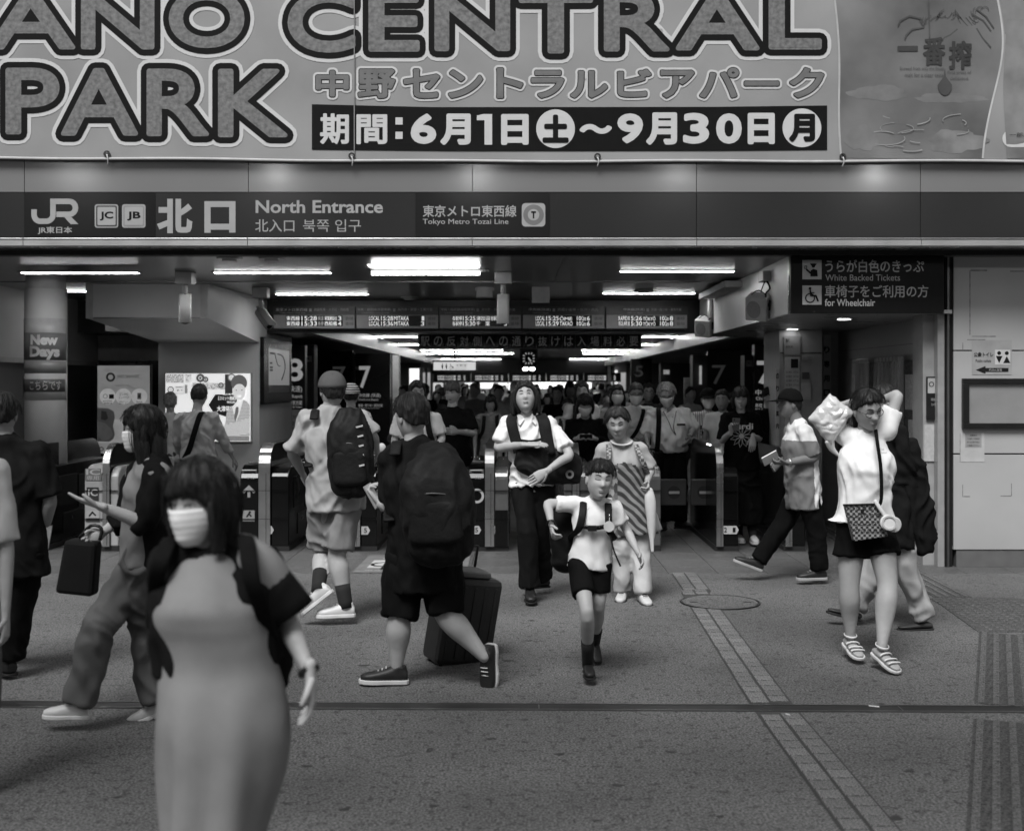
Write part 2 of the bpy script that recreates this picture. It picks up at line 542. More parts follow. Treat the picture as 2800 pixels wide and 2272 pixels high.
mb = MB(); mb.prism([(3.16, 8.18, 0.001), (4.7, 8.18, 0.001), (4.7, 8.9, 0.001), (3.88, 9.5, 0.001), (3.29, 9.5, 0.001)], (0, 0, 0.004)); mb.build('slab', M_TAC, pad)
mb = MB()
for i in range(20):
    for j in range(17):
        x, y = 3.27 + i * 0.075, 8.24 + j * 0.075
        if x > 3.88 + (9.5 - y) * 1.3: continue
        mb.disc((x, y, 0.005), 0.017, (0, 0, 1), 0.005, 8)
tag(mb.build('domes', M_TAC2, pad), kind='stuff')
tr = thing('guide_path', 'narrow tactile path running from the pad back to the ticket office', 'tactile paving', (3.5, 11, 0))
for r in range(17):
    y0 = 9.52 + r * 0.3
    x0 = 3.33 + (y0 - 9.52) * 0.035
    mb = MB(); mb.box(x0, x0 + 0.297, y0, y0 + 0.296, -0.002, 0.005); o = mb.build('tactile_tile', M_TAC, tr)
    mb = MB()
    for k in range(4): mb.box(x0 + 0.02 + k * 0.075, x0 + 0.05 + k * 0.075, y0 + 0.004, y0 + 0.292, 0.005, 0.010)
    mb.build('raised_bars', M_TAC2, o)

# litter and gum
rng = random.Random(77)
gum_m = mat(0.035, rough=0.7)
mb = MB()
spots = [(55, 1800), (245, 1665), (910, 1475), (1110, 1296), (1160, 1318), (1105, 1338), (1270, 1500), (1325, 1340), (1170, 1575), (905, 1683), (1505, 1705), (1400, 1570), (1610, 1520), (1840, 1470), (1900, 1610), (1830, 1705), (1870, 1708), (1540, 1330), (1720, 1480), (1340, 1560), (640, 1600), (720, 1690), (1290, 1640), (1060, 1380), (760, 1390)]
for (px, py) in spots:
    Y = 4216 / (py - 805.0); X = PX(px, Y); r = rng.uniform(0.012, 0.032); a0 = rng.uniform(0, 6)
    mb.prism([(X + r * (1 + 0.35 * sin(3 * t + a0)) * cos(t), Y + r * 0.8 * (1 + 0.3 * cos(2 * t + a0)) * sin(t), 0.0003) for t in [2 * pi * i / 12 for i in range(12)]], (0, 0, 0.0015))
tag(mb.build('gum_spots', gum_m), 'dark flattened chewing gum spots trodden into the pavement', 'gum spots', kind='stuff')
for (px, py, w, lab) in ((1825, 1477, 0.05, 'small white scrap of paper by the drain, right of the block strip'), (1645, 1494, 0.018, 'tiny white paper scrap lying on the block strip at the drain')):
    Y = 4216 / (py - 805.0); X = PX(px, Y)
    mb = MB(); mb.prism([(X - w / 2, Y, 0.006), (X + w / 2, Y - 0.02, 0.006), (X + w / 2, Y - 0.012, 0.009), (X - w / 2, Y + 0.01, 0.008)], (0, 0, 0.001))
    tag(mb.build('paper_scrap', M_WHITEP), lab, 'litter')

# buildings across the square, behind the camera (they show in the glossy panels)
for i, (x0, x1, h) in enumerate(((-40, -22, 17), (-21.5, -8, 12), (-7.5, 7, 20), (7.5, 20, 14), (20.5, 42, 18))):
    b0 = thing('square_building', ('tall grey', 'low grey', 'tallest pale', 'middling dark', 'broad pale')[i] + ' building across the square behind the camera', 'building', ((x0 + x1) / 2, -24, 0))
    MB().box(x0, x1, -36, -24, 0, h).build('wall', mat((0.2, 0.3, 0.35, 0.15, 0.3)[i], rough=0.8), b0)
    mb = MB()
    for fz in range(int(h / 3.2)):
        mb.box(x0 + 1, x1 - 1, -24.0, -23.95, 0.9 + fz * 3.2, 2.7 + fz * 3.2)
    tag(mb.build('window_bands', mat(0.04, rough=0.15), b0), kind='stuff')
# ================================================================= FASCIA
YF = 10.6
b_ = thing('station_facade', 'pale panelled station front above the dark name band, with a bright metal trim', 'station building', (0, YF, 0))
M_FAS = mat(0.19, rough=0.14, var=0.06, scale=0.7, bump=0.01, bscale=4, spec=0.4)
M_BAND = mat(0.030, spec=0.25, rough=0.2, var=0.1, scale=0.6, bump=0.015, bscale=4)
xs = [-4.42 + 2.0 * k for k in range(-2, 6)]
for x in xs:
    MB().box(x + 0.003, x + 1.997, YF, YF + 0.06, PZ(402, YF) + 0.002, 3.86).build('upper_panel', M_FAS, b_)
    MB().box(x + 0.003, x + 1.997, YF + 0.003, YF + 0.06, PZ(498, YF), PZ(402, YF) - 0.003).build('band_panel', M_BAND, b_)
    MB().box(x + 0.002, x + 1.998, YF - 0.03, YF + 0.06, PZ(515, YF), PZ(498.5, YF)).build('metal_trim', mat(0.5, rough=0.35, var=0.15, scale=3, metal=0.6, bump=0.05), b_, 0.004)
    MB().box(x + 0.002, x + 1.998, YF - 0.035, YF - 0.03, PZ(501.5, YF), PZ(500, YF)).build('groove', M_BLACK, b_)
MB().box(-9, 11, YF + 0.061, YF + 0.35, 2.93, 8.0).build('wall', mat(0.16, rough=0.6, bump=0.05), b_)
MB().box(-9, 11, YF + 0.02, YF + 0.06, 3.86, 8.0).build('upper_wall', M_FAS, b_)
MB().box(-9, 11, YF - 0.01, YF + 0.36, PZ(515, YF) - 0.012, PZ(515, YF) - 0.002).build('soffit', mat(0.3, rough=0.25, metal=0.7, bump=0.03), b_)
MB().box(-9, 11, YF + 0.18, YF + 0.21, PZ(515, YF) - 0.06, PZ(515, YF) - 0.013).build('drip_rail', M_DARK, b_)
MB().box(-9.2, 11.2, YF - 0.1, 72, 8.0, 8.3).build('roof', mat(0.2), b_)
MB().box(-9.6, -9.0, YF + 0.061, 72, -0.02, 8.0).build('side_wall', mat(0.3, rough=0.7), b_)
MB().box(11.0, 11.6, YF + 0.061, 72, -0.02, 8.0).build('side_wall', mat(0.3, rough=0.7), b_)

# name boards on the band
def board(name, label, x0, x1, v, parent=None):
    t = thing(name, label, 'sign', (PX((x0 + x1) / 2, YF), YF, PZ(450, YF)))
    MB().box(PX(x0, YF), PX(x1, YF), YF - 0.004, YF + 0.002, PZ(497.5, YF), PZ(403.5, YF)).build('board', mat(v * 0.85, rough=0.2, var=0.08, scale=1, bump=0.01, spec=0.25), t)
    return t
YS = YF - 0.005
def st(s, m, par, x0, x1, y0, y1, Y=YS, bevel=0.0, bold=0.0, off=0.0, space=1.0):
    """lettering fitted to a pixel box on the plane at Y"""
    return text(s, m, par, (PX(x0, Y), Y, PZ(y1, Y)), w=PX(x1, Y) - PX(x0, Y), h=PZ(y0, Y) - PZ(y1, Y), bevel=bevel, bold=bold, flat=0.01, off=off + 0.001, space=space)
s1 = board('company_sign', 'dark board with the big rail company logo, left end of the name band', 51, 325, 0.017)
# the logo: J and R joined in one bent stroke
def strokes(mb, pts, w, Y, t=0.004, round_=False):
    """flat band following pixel points, constant width w (px)"""
    P2 = []
    for p in pts:
        p = V((p[0], p[1]))
        if not P2 or (p - P2[-1]).length > 0.2: P2.append(p)
    Lf, Rt = [], []
    for i, p in enumerate(P2):
        a = (P2[min(len(P2) - 1, i + 1)] - P2[max(0, i - 1)]).normalized()
        nrm = V((-a.y, a.x))
        if 0 < i < len(P2) - 1:
            a1 = (p - P2[i - 1]).normalized(); a2 = (P2[i + 1] - p).normalized()
            k = max(0.45, math.cos(a1.angle(a2) / 2)) if a1.angle(a2) < 3 else 1
        else: k = 1
        Lf.append(p + nrm * w / 2 / k); Rt.append(p - nrm * w / 2 / k)
    n = len(P2)
    vs = [(PX(q.x, Y), Y, PZ(q.y, Y)) for q in Lf + Rt] + [(PX(q.x, Y), Y - t, PZ(q.y, Y)) for q in Lf + Rt]
    fs = []
    for i in range(n - 1):
        fs.append((2 * n + i, 2 * n + i + 1, 3 * n + i + 1, 3 * n + i))
        fs.append((i, i + 1, 2 * n + i + 1, 2 * n + i)); fs.append((n + i + 1, n + i, 3 * n + i, 3 * n + i + 1))
    return mb.add(vs, fs)
def arc(cx, cy, rx, ry, a0, a1, n=8):
    return [(cx + rx * cos(radians(a0 + (a1 - a0) * i / n)), cy + ry * sin(radians(a0 + (a1 - a0) * i / n))) for i in range(n + 1)]
mb = MB()
strokes(mb, [(71.5, 438), (71.5, 449)] + arc(84, 449, 12.5, 14, 180, 90) + [(97, 463)] + arc(97, 449, 14, 14, 90, 0) + [(111, 421.5)], 11.5, YS)
strokes(mb, [(105.2, 421.5), (145, 421.5)] + arc(145, 435, 13, 13.5, -90, 90) + [(118, 448.5)], 11.5, YS - 0.001)
mb.prism([(PX(x, YS), YS - 0.001, PZ(y, YS)) for x, y in ((124, 443), (138, 443), (164, 469), (148, 469))], (0, -0.003, 0))
mb.build('company_logo', M_LET, s1)
st('JR東日本', M_LET, s1, 79, 151, 474, 490, bevel=0.02)
def sqbadge(par, cx, cy, r, inner, letters, mring):
    def rr(R, k, Y, t, m, nm):
        pts = []
        for (sx, sy, a0) in ((1, 1, 0), (-1, 1, 90), (-1, -1, 180), (1, -1, 270)):
            for i in range(5):
                a = radians(a0 + 22.5 * i)
                pts.append((PX(cx + sx * (R - k) + k * cos(a), Y), Y, PZ(cy - sy * (R - k) - k * sin(a), Y)))
        mb = MB(); mb.prism(pts, (0, -t, 0)); mb.build(nm, m, par)
    rr(r, 5, YS, 0.002, M_LET, 'badge_plate'); rr(r - 2.6, 3.5, YS - 0.0022, 0.001, mring, 'badge_ring'); rr(r - 5.6, 2.5, YS - 0.0034, 0.001, M_LET, 'badge_field')
    w = r * 1.15
    st(letters, M_LETD, par, cx - w / 2, cx + w / 2, cy - r * 0.38, cy + r * 0.38, Y=YS - 0.005, bevel=0.03)
sqbadge(s1, 222.5, 452, 24.5, 0, 'JC', mat(0.05)); sqbadge(s1, 279.5, 452, 24.5, 0, 'JB', mat(0.25))
s2 = board('entrance_sign', 'grey board reading North Entrance beside the largest white characters', 325.5, 868, 0.036)
st('北', M_LET, s2, 328, 402, 416, 488, bevel=0.045); st('口', M_LET, s2, 427, 492, 421, 487, bevel=0.045)
st('North Entrance', M_LET, s2, 534, 800, 419, 446, bevel=0.022)
st('北入口', M_LET, s2, 533, 615, 459, 485, bevel=0.006); st('북쪽 입구', M_LET, s2, 633, 754, 459, 485, bevel=0.0)
s3 = board('subway_sign', 'darker board naming the subway line with a round letter T emblem', 868.5, 1148, 0.020)
st('東京メトロ東西線', M_LET, s3, 883, 1079, 429, 454, bevel=0.014); st('Tokyo Metro Tozai Line', M_LET, s3, 883, 1062, 458, 472, bevel=0.006)
mb = MB()
pts = []
for (sx, sy, a0) in ((1, 1, 0), (-1, 1, 90), (-1, -1, 180), (1, -1, 270)):
    for i in range(5):
        a = radians(a0 + 22.5 * i); pts.append((PX(1114.5 + sx * 17 + 7.5 * cos(a), YS), YS, PZ(449.5 - sy * 17 - 7.5 * sin(a), YS)))
mb.prism(pts, (0, -0.002, 0)); mb.build('emblem_plate', M_LET, s3)
MB().disc((PX(1114.5, YS), YS - 0.0022, PZ(449.5, YS)), 21.5 * YS / F, t=0.001).build('emblem_ring', mat(0.16), s3)
MB().disc((PX(1114.5, YS), YS - 0.0034, PZ(449.5, YS)), 12.0 * YS / F, t=0.001).build('emblem_centre', M_LET, s3)
st('T', M_LETD, s3, 1109.5, 1119.5, 442, 457, Y=YS - 0.005, bevel=0.05)

# canopy strip with downlights far over the pavement (their reflections sit on the glossy panels)
cp = thing('canopy_beam', 'long grey canopy beam carrying round downlights over the pavement', 'canopy', (0, 2, 5.35))
MB().box(-14, 14, 1.2, 2.6, 5.22, 5.4).build('beam', mat(0.3, rough=0.6), cp)
for k in range(-4, 6):
    x = -7.42 * 0 + (PX(996, 1) * 0) + (996 - 1085) / F * 19.2 + k * 3.245
    MB().ball((x, 1.9, 5.15), 0.095).build('downlight', mat(1.0, var=0.0, emit=120.0), cp)

# ================================================================= BANNER
YB = 10.54
ban = thing('event_banner', 'huge printed cloth banner for the beer park hung across the station front', 'banner', (0, YB, PZ(335, YB)))
def wav(x, z):
    k = min(1.0, max(0.0, (x - 2.75) / 0.3))      # the cloth creases most beyond the lettering
    return 0.005 * sin(x * 1.1 + z * 0.6) + 0.001 * sin(x * 2.3) + k * (0.006 * sin(x * 4.1 - z * 5.0) + 0.004 * sin(z * 9 + x * 3))
def zb(x):
    px = 1085 + x * F / YB
    return PZ(331 + 7 * min(1, max(0, px / 900)) + 1.2 * sin(px / 83.0), YB)
mb = MB(); nx, nz = 150, 30; vs = []; fs = []
for i in range(nx + 1):
    x = -6.2 + 12.4 * i / nx
    for j in range(nz + 1):
        z = zb(x) + (5.6 - zb(x)) * j / nz
        vs.append((x, YB + 0.012 + wav(x, z), z))
for i in range(nx):
    for j in range(nz):
        a = i * (nz + 1) + j; fs.append((a, a + nz + 1, a + nz + 2, a + 1))
mb.add(vs, fs, True)
mban = mat(0.27, rough=0.55, var=0.16, scale=1.1, bump=0.06, bscale=6)
o = mb.build('cloth', mban, ban)
mb = MB()
mb.loft([(-6.2 + i * 0.2, YB + 0.0, zb(-6.2 + i * 0.2) + 0.004) for i in range(63)], 0.012, 0.007, (0, 0, 1), 8, 1, False)
mb.build('hem', mat(0.45, rough=0.5), ban)
mb = MB()
mb.box(PX(739, YB), PX(741, YB), YB - 0.001, YB + 0.004, PZ(330, YB), 5.6); mb.build('seam', mat(0.2), ban)
for px in (224, 735, 1248, 1760):
    x = PX(px, YB)
    MB().ring((x, YB - 0.004, zb(x) + 0.045), 0.016, 0.03, t=0.008, n=20).build('eyelet', mat(0.06, rough=0.3, metal=0.8), ban)
    MB().tube([(x, YB - 0.012, zb(x) + 0.04), (x + 0.01, YB - 0.014, zb(x) + 0.0), (x, YB + 0.01, zb(x) - 0.04)], 0.006, 6).build('tie_cord', M_WHITEP, ban)

def fat_letters(s, tx, r, base_off, seed=1, res=6):
    """flat glyphs grown by r metres with rounded corners; tx maps glyph coordinates to x, z"""
    c = bpy.data.curves.new('lettering', 'FONT'); c.body = s; c.size = 1.0; c.resolution_u = res
    o = bpy.data.objects.new('lettering', c); COL.objects.link(o); bpy.context.view_layer.update()
    me = bpy.data.meshes.new_from_object(o.evaluated_get(bpy.context.evaluated_depsgraph_get()))
    bpy.data.objects.remove(o); bpy.data.curves.remove(c)
    vs = [tx(v.co.x, v.co.y) for v in me.vertices]
    faces = [tuple(p.vertices) for p in me.polygons]
    cnt = {}
    for f in faces:
        for i in range(len(f)):
            e = (f[i], f[(i + 1) % len(f)]); k = (min(e), max(e)); cnt[k] = cnt.get(k, 0) + 1
    edges = [k for k, n in cnt.items() if n == 1]
    bpy.data.meshes.remove(me)
    rg = random.Random(seed); mb = MB()
    def put(pts, fs, d): mb.add([(x, YB + 0.012 + wav(x, z) - base_off - d, z) for x, z in pts], fs)
    put(vs, faces, 0.0012)
    if r > 0:
        for a, b in edges:
            (x0, z0), (x1, z1) = vs[a], vs[b]
            L = math.hypot(x1 - x0, z1 - z0)
            if L < 1e-5: continue
            nx_, nz_ = -(z1 - z0) / L * r, (x1 - x0) / L * r
            q = [(x0 + nx_, z0 + nz_), (x0 - nx_, z0 - nz_), (x1 - nx_, z1 - nz_), (x1 + nx_, z1 + nz_)]
            put(q, [(0, 1, 2, 3)], rg.uniform(0, 0.001))
        seen = set()
        for e in edges:
            for i in e:
                if i in seen: continue
                seen.add(i); x, z = vs[i]; n = 12 if r > 0.03 else 8
                put([(x + r * cos(2 * pi * k / n), z + r * sin(2 * pi * k / n)) for k in range(n)], [tuple(range(n))], rg.uniform(0, 0.001))
    return mb.mesh('lettering')
def layered(s, box, layers, par, Y=None, name='lettering'):
    """lettering with outlines: the same glyphs, fattened, one behind the other"""
    x0, x1, y0, y1 = box
    base = text_mesh(s)
    xs_ = [v.co.x for v in base.vertices]; ys_ = [v.co.y for v in base.vertices]
    bx0, by0 = min(xs_), min(ys_)
    sx = (PX(x1, YB) - PX(x0, YB)) / (max(xs_) - bx0); sz = (PZ(y0, YB) - PZ(y1, YB)) / (max(ys_) - by0)
    bpy.data.meshes.remove(base)
    tx = lambda u, v: (PX(x0, YB) + (u - bx0) * sx, PZ(y1, YB) + (v - by0) * sz)
    for i, (r, m, off, nm) in enumerate(layers):
        link(nm, fat_letters(s, tx, r, off, i + int(x0), 7 if r > 0.03 or x1 - x0 > 90 else 4), m, par)
mfill = mat(0.085, rough=0.55, var=0.45, scale=26, bump=0.2, bscale=45, v2=0.20)
big = [(0.098, M_LETW, 0.004, 'white_outline'), (0.058, M_LETD, 0.007, 'black_outline'), (0.012, mfill, 0.011, 'letter')]
rows = [('A', -25, 157, -19, 104), ('N', 170, 322, -19, 104), ('O', 353, 510, -22, 101), ('C', 601, 742, -18, 110),
        ('E', 770, 876, -17, 108), ('N', 908, 1065, -17, 107), ('T', 1084, 1238, -17, 112), ('R', 1262, 1398, -17, 108),
        ('A', 1412, 1586, -17, 106), ('L', 1606, 1716, -17, 104),
        ('P', 12, 124, 143, 281), ('A', 128, 288, 144, 284), ('R', 307, 436, 145, 285), ('K', 456, 600, 145, 287)]
for i, (s, x0, x1, y0, y1) in enumerate(rows):
    e = 0.0005 * (i % 3)
    layered(s, (x0 + 4, x1 - 4, y0 + 4, y1 - 4), [(0.106, M_LETW, 0.003, 'white_outline'), (0.072, M_LETD, 0.006, 'black_outline'), (0.020, mfill, 0.009, 'letter')], ban)
mk = mat(0.14, rough=0.55, var=0.15)
for s, x0, x1, y0, y1 in (('中', 660, 728, 147, 203), ('野', 748, 825, 144, 206), ('セ', 843, 918, 144, 206), ('ン', 937, 1008, 146, 206), ('ト', 1038, 1092, 142, 206), ('ラ', 1110, 1178, 147, 206),
                  ('ル', 1192, 1269, 148, 206), ('ビ', 1290, 1360, 145, 204), ('ア', 1380, 1450, 147, 206), ('パ', 1462, 1543, 142, 206), ('ー', 1555, 1627, 170, 181), ('ク', 1650, 1721, 142, 206)):
    layered(s, (x0 + 2, x1 - 2, y0 + 3, y1 - 3), [(0.037, M_LETW, 0.004, 'white_outline'), (0.018, M_LETD, 0.0065, 'black_outline'), (0.011, mk, 0.009, 'letter')], ban)
def bsheet(name, m, pts, off, t=0.001):
    mb = MB(); n = len(pts)
    vs = [(PX(x, YB), YB + 0.012 - off, PZ(y, YB)) for x, y in pts]
    mb.prism(vs, (0, -t, 0)); return mb.build(name, m, ban)
# date strip follows the cloth
mb = MB(); vs = []; fs = []
for i in range(61):
    px = 651 + (1728 - 651) * i / 60
    top = 218 + 6 * min(1, (px - 651) / 250) - 3 * max(0, (px - 1500) / 228); bot = 313 + 3 * min(1, (px - 651) / 300) - 2 * max(0, (px - 1500) / 228)
    for (py) in (top, bot):
        x = PX(px, YB); z = PZ(py, YB); vs.append((x, YB + 0.012 + wav(x, z) - 0.005, z))
for i in range(60): fs.append((2 * i, 2 * i + 1, 2 * i + 3, 2 * i + 2))
mb.add(vs, fs, True); mb.build('date_strip', mat(0.005, rough=0.35, var=0.2, spec=0.2), ban)
WL = [(0.015, M_LETW, 0.008, 'date_lettering')]
for s, x0, x1, y0, y1 in (('期', 667, 730, 236, 303), ('間', 743, 810, 238, 303), ('6', 858, 911, 238, 301), ('月', 920, 983, 238, 303), ('日', 1047, 1104, 239, 303),
                          ('〜', 1211, 1278, 260, 280), ('9', 1290, 1343, 238, 300), ('月', 1350, 1414, 236, 303), ('3', 1427, 1481, 237, 301), ('0', 1496, 1549, 238, 301), ('日', 1562, 1618, 237, 302)):
    k = 3.2
    layered(s, (x0 + k, x1 - k, y0 + k, y1 - k), WL if s not in '間期' else [(0.008, M_LETW, 0.008, 'date_lettering')], ban)
bsheet('numeral_one', M_LETW, [(996, 252), (996, 242), (1010, 239), (1028, 239), (1028, 303), (1012, 303), (1012, 252)][::-1], 0.009)
for y0 in (246, 276): bsheet('colon', M_LETW, [(826, y0), (841, y0), (841, y0 + 15), (826, y0 + 15)][::-1], 0.009)
for cx, cy, s in ((1160.5, 269.5, '土'), (1675, 268, '月')):
    MB().disc((PX(cx, YB), YB + 0.012 + wav(PX(cx, YB), PZ(cy, YB)) - 0.007, PZ(cy, YB)), 40.5 * YB / F, t=0.002, n=40).build('day_disc', M_LETW, ban)
    layered(s, (cx - 24, cx + 24, cy - 26, cy + 26), [(0.014, M_LETD, 0.0125, 'day_lettering')], ban)
# the printed glass of beer at the right end
def wsheet(name, m, fx0, fx1, y0, y1, off, n=20):
    mb = MB(); vs = []; fs = []
    k = 8
    for i in range(n + 1):
        py = y0 + (y1 - y0) * i / n
        for j in range(k + 1):
            px = fx0(py) + (fx1(py) - fx0(py)) * j / k
            x, z = PX(px, YB), PZ(py, YB); vs.append((x, YB + 0.012 + wav(x, z) - off, z))
    for i in range(n):
        for j in range(k):
            a = i * (k + 1) + j; fs.append((a, a + k + 1, a + k + 2, a + 1))
    mb.add(vs, fs, True); return mb.build(name, m, ban)
edgeL = lambda y: 1742 + 16 * (y / 330.0) + 4 * sin(y / 60.0)
edgeR = lambda y: 2088 + 10 * sin(y / 60.0) - 0.00035 * (y - 60) ** 2
wsheet('beer_print', mat(0.075, rough=0.35, var=0.2, scale=1.1, v2=0.23), edgeL, edgeR, -20, 331, 0.004)
wsheet('glass_edge', mat(0.5, rough=0.4), lambda y: edgeR(y) - 4, edgeR, -20, 331, 0.0056)
wsheet('glass_edge', mat(0.42, rough=0.4), edgeL, lambda y: edgeL(y) + 4, -20, 331, 0.0056)
def blob(name, m, cx, cy, rx, ry, off, seed=0, n=40):
    rg_ = random.Random(seed); ph = [rg_.uniform(0, 6) for _ in range(4)]
    mb = MB(); vs = [(cx, cy)]
    for i in range(n):
        a = 2 * pi * i / n; q = 1 + 0.10 * sin(3 * a + ph[0]) + 0.07 * sin(7 * a + ph[1]) + 0.04 * sin(13 * a + ph[2])
        vs.append((cx + rx * q * cos(a), cy + ry * q * sin(a)))
    W = [(PX(x, YB), YB + 0.012 + wav(PX(x, YB), PZ(y, YB)) - off, PZ(y, YB)) for x, y in vs]
    mb.add(W, [(0, i + 1, (i + 1) % n + 1) for i in range(n)], True); return mb.build(name, m, ban)
for i, (cx, cy, rx, ry, a_, b_2) in enumerate(((1835, 195, 60, 16, .12, .20), (1985, 205, 75, 10, .13, .20), (1800, 290, 34, 26, .15, .22), (2000, 296, 60, 24, .13, .24))):
    blob('beer_shade', mat(a_, rough=0.4, var=0.2, scale=5, v2=b_2), cx, cy, rx, ry, 0.0048 + i * 0.0002, i)
mb = MB(); rg_ = random.Random(8)
for k in range(16):   # foam rims inside the printed glass
    cx, cy, rr_ = 1890 + rg_.uniform(-60, 120), 270 + rg_.uniform(-35, 45), rg_.uniform(10, 34); a0 = rg_.uniform(0, 360)
    strokes(mb, arc(cx, cy, rr_ * 1.6, rr_ * 0.5, a0, a0 + rg_.uniform(60, 150), 8), rg_.uniform(1.0, 2.6), YB + 0.0050 + k * 0.00005, 0.0004)
tag(mb.build('foam_rims', mat(0.28, rough=0.4, var=0.2), ban), kind='stuff')
for s, x0, x1, y0, y1 in (('一', 1875, 1918, 96, 108), ('番', 1928, 1975, 78, 138), ('搾', 1982, 2030, 86, 146)):
    layered(s, (x0 + 2, x1 - 2, y0 + 2, y1 - 2), [(0.0075, mat(0.035, rough=0.5), 0.009, 'brand_lettering')], ban)
layered('Brewed from only the finest', (1880, 1972, 140, 149), [(0, mat(0.08), 0.008, 'small_print')], ban)
layered('malt for a clear taste', (1890, 1972, 153, 161), [(0, mat(0.08), 0.008, 'small_print')], ban)
layered('First press of', (1980, 2030, 148, 156), [(0, mat(0.08), 0.008, 'small_print')], ban)
layered('delicious', (1986, 2024, 160, 167), [(0, mat(0.08), 0.008, 'small_print')], ban)
bsheet('drop_print', mat(0.05), [(1974 + 15 * cos(t) * (1 if sin(t) < 0 else 1 - sin(t) * 0.95), 178 - 22 * sin(t) - (12 if sin(t) > 0.9 else 0)) for t in [2 * pi * i / 20 for i in range(20)]], 0.008)
mb = MB()
rng = random.Random(3)
for k in range(24):   # the printed creature emblem: loose brush lines
    cx, cy = 1925 + 5.6 * k, 36 + 10 * sin(k * 0.5)
    strokes(mb, [(cx + (9 + k % 5) * cos(a * 0.9 + k), cy + (10 + k % 4) * sin(a * 1.1 + k * 0.7)) for a in [j * 0.45 for j in range(6)]], 1.1, YB + 0.004, 0.0006)
for pts in ([(1925, 40), (1900, 34), (1880, 44), (1876, 54)], [(1930, 58), (1905, 62), (1893, 74), (1890, 82)], [(2000, 62), (1985, 74), (1972, 80), (1968, 88)], [(2040, 60), (2052, 80), (2070, 100)], [(1940, 0), (1941, 40), (1942, 80)], [(2040, 20), (2060, 36), (2076, 60)], [(2030, 30), (2054, 44), (2070, 66)]):
    strokes(mb, pts, 3.0, YB + 0.004, 0.0008)
mb.build('creature_emblem', mat(0.07, rough=0.5), ban)
wsheet('second_glass', mat(0.14, rough=0.4, var=0.3, scale=3, v2=0.28), lambda y: 2108 - 10 * sin(y / 120.0), lambda y: 2240, 40, 331, 0.004)
wsheet('print_sky', mat(0.22, rough=0.4, var=0.1), lambda y: edgeR(y) + 3, lambda y: 2240, -20, 70, 0.0036)
mb = MB(); pts = arc(2112, 290, 18, 18, 90, 270) + arc(2230, 290, 18, 18, -90, 90)
mb.prism([(PX(x, YB), YB + 0.0045, PZ(y, YB)) for x, y in pts][::-1], (0, -0.001, 0)); mb.build('caption_pill', M_LETW, ban)
layered('一部店舗', (2108, 2165, 278, 287), [(0, M_LETD, 0.0105, 'small_print')], ban)

# ================================================================= CEILINGS AND WALLS
def slat_mat():
    m = bpy.data.materials.new('slatted metal ceiling'); m.use_nodes = True
    nt = m.node_tree; b = nt.nodes['Principled BSDF']
    tc = nt.nodes.new('ShaderNodeTexCoord')
    w = nt.nodes.new('ShaderNodeTexWave'); w.bands_direction = 'Y'; w.inputs['Scale'].default_value = 3.1; w.inputs['Distortion'].default_value = 0
    nt.links.new(tc.outputs['Object'], w.inputs['Vector'])
    r = nt.nodes.new('ShaderNodeMapRange'); r.inputs[1].default_value = 0.0; r.inputs[2].default_value = 0.16; r.inputs[3].default_value = 0.25; r.inputs[4].default_value = 1.0
    nt.links.new(w.outputs[1], r.inputs[0])
    x = nt.nodes.new('ShaderNodeMath'); x.operation = 'MULTIPLY'; x.inputs[1].default_value = 0.20; nt.links.new(r.outputs[0], x.inputs[0])
    cc = nt.nodes.new('ShaderNodeCombineColor')
    for i in range(3): nt.links.new(x.outputs[0], cc.inputs[i])
    nt.links.new(cc.outputs[0], b.inputs['Base Color'])
    bn = nt.nodes.new('ShaderNodeBump'); bn.inputs['Strength'].default_value = 0.35; bn.inputs['Distance'].default_value = 0.01
    nt.links.new(r.outputs[0], bn.inputs['Height']); nt.links.new(bn.outputs[0], b.inputs['Normal'])
    b.inputs['Roughness'].default_value = 0.3; b.inputs['Metallic'].default_value = 0.6
    return m
M_SLAT = slat_mat()
ZC = 2.9
ceil = tag(MB().box(-9, 9, 10.97, 16.8, ZC, ZC + 0.1).build('ceiling', M_SLAT), kind='structure')
for (x0, x1, y) in ((-9, 9, 13.72), (-9, 9, 11.0)):
    MB().box(x0, x1, y - 0.02, y + 0.02, ZC - 0.012, ZC - 0.001).build('ceiling_joint', M_STEELD, ceil)
MB().box(0.40, 0.43, 11.0, 13.7, ZC - 0.01, ZC - 0.001).build('ceiling_joint', M_STEELD, ceil)
# header above the departure boards, passage ceiling behind
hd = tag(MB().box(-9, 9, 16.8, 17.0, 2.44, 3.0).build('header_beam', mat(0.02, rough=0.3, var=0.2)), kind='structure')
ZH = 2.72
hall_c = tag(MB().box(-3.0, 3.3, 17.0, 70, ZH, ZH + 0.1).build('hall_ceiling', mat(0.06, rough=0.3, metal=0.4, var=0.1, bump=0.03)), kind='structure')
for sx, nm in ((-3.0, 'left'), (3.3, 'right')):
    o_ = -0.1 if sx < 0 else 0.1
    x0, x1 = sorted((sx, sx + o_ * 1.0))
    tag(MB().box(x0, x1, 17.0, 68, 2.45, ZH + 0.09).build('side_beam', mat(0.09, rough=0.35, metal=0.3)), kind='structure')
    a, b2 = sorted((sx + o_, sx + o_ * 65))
    tag(MB().box(a, b2, 17.0, 70, 2.44, 2.5).build('low_ceiling', mat(0.05, rough=0.4)), kind='structure')

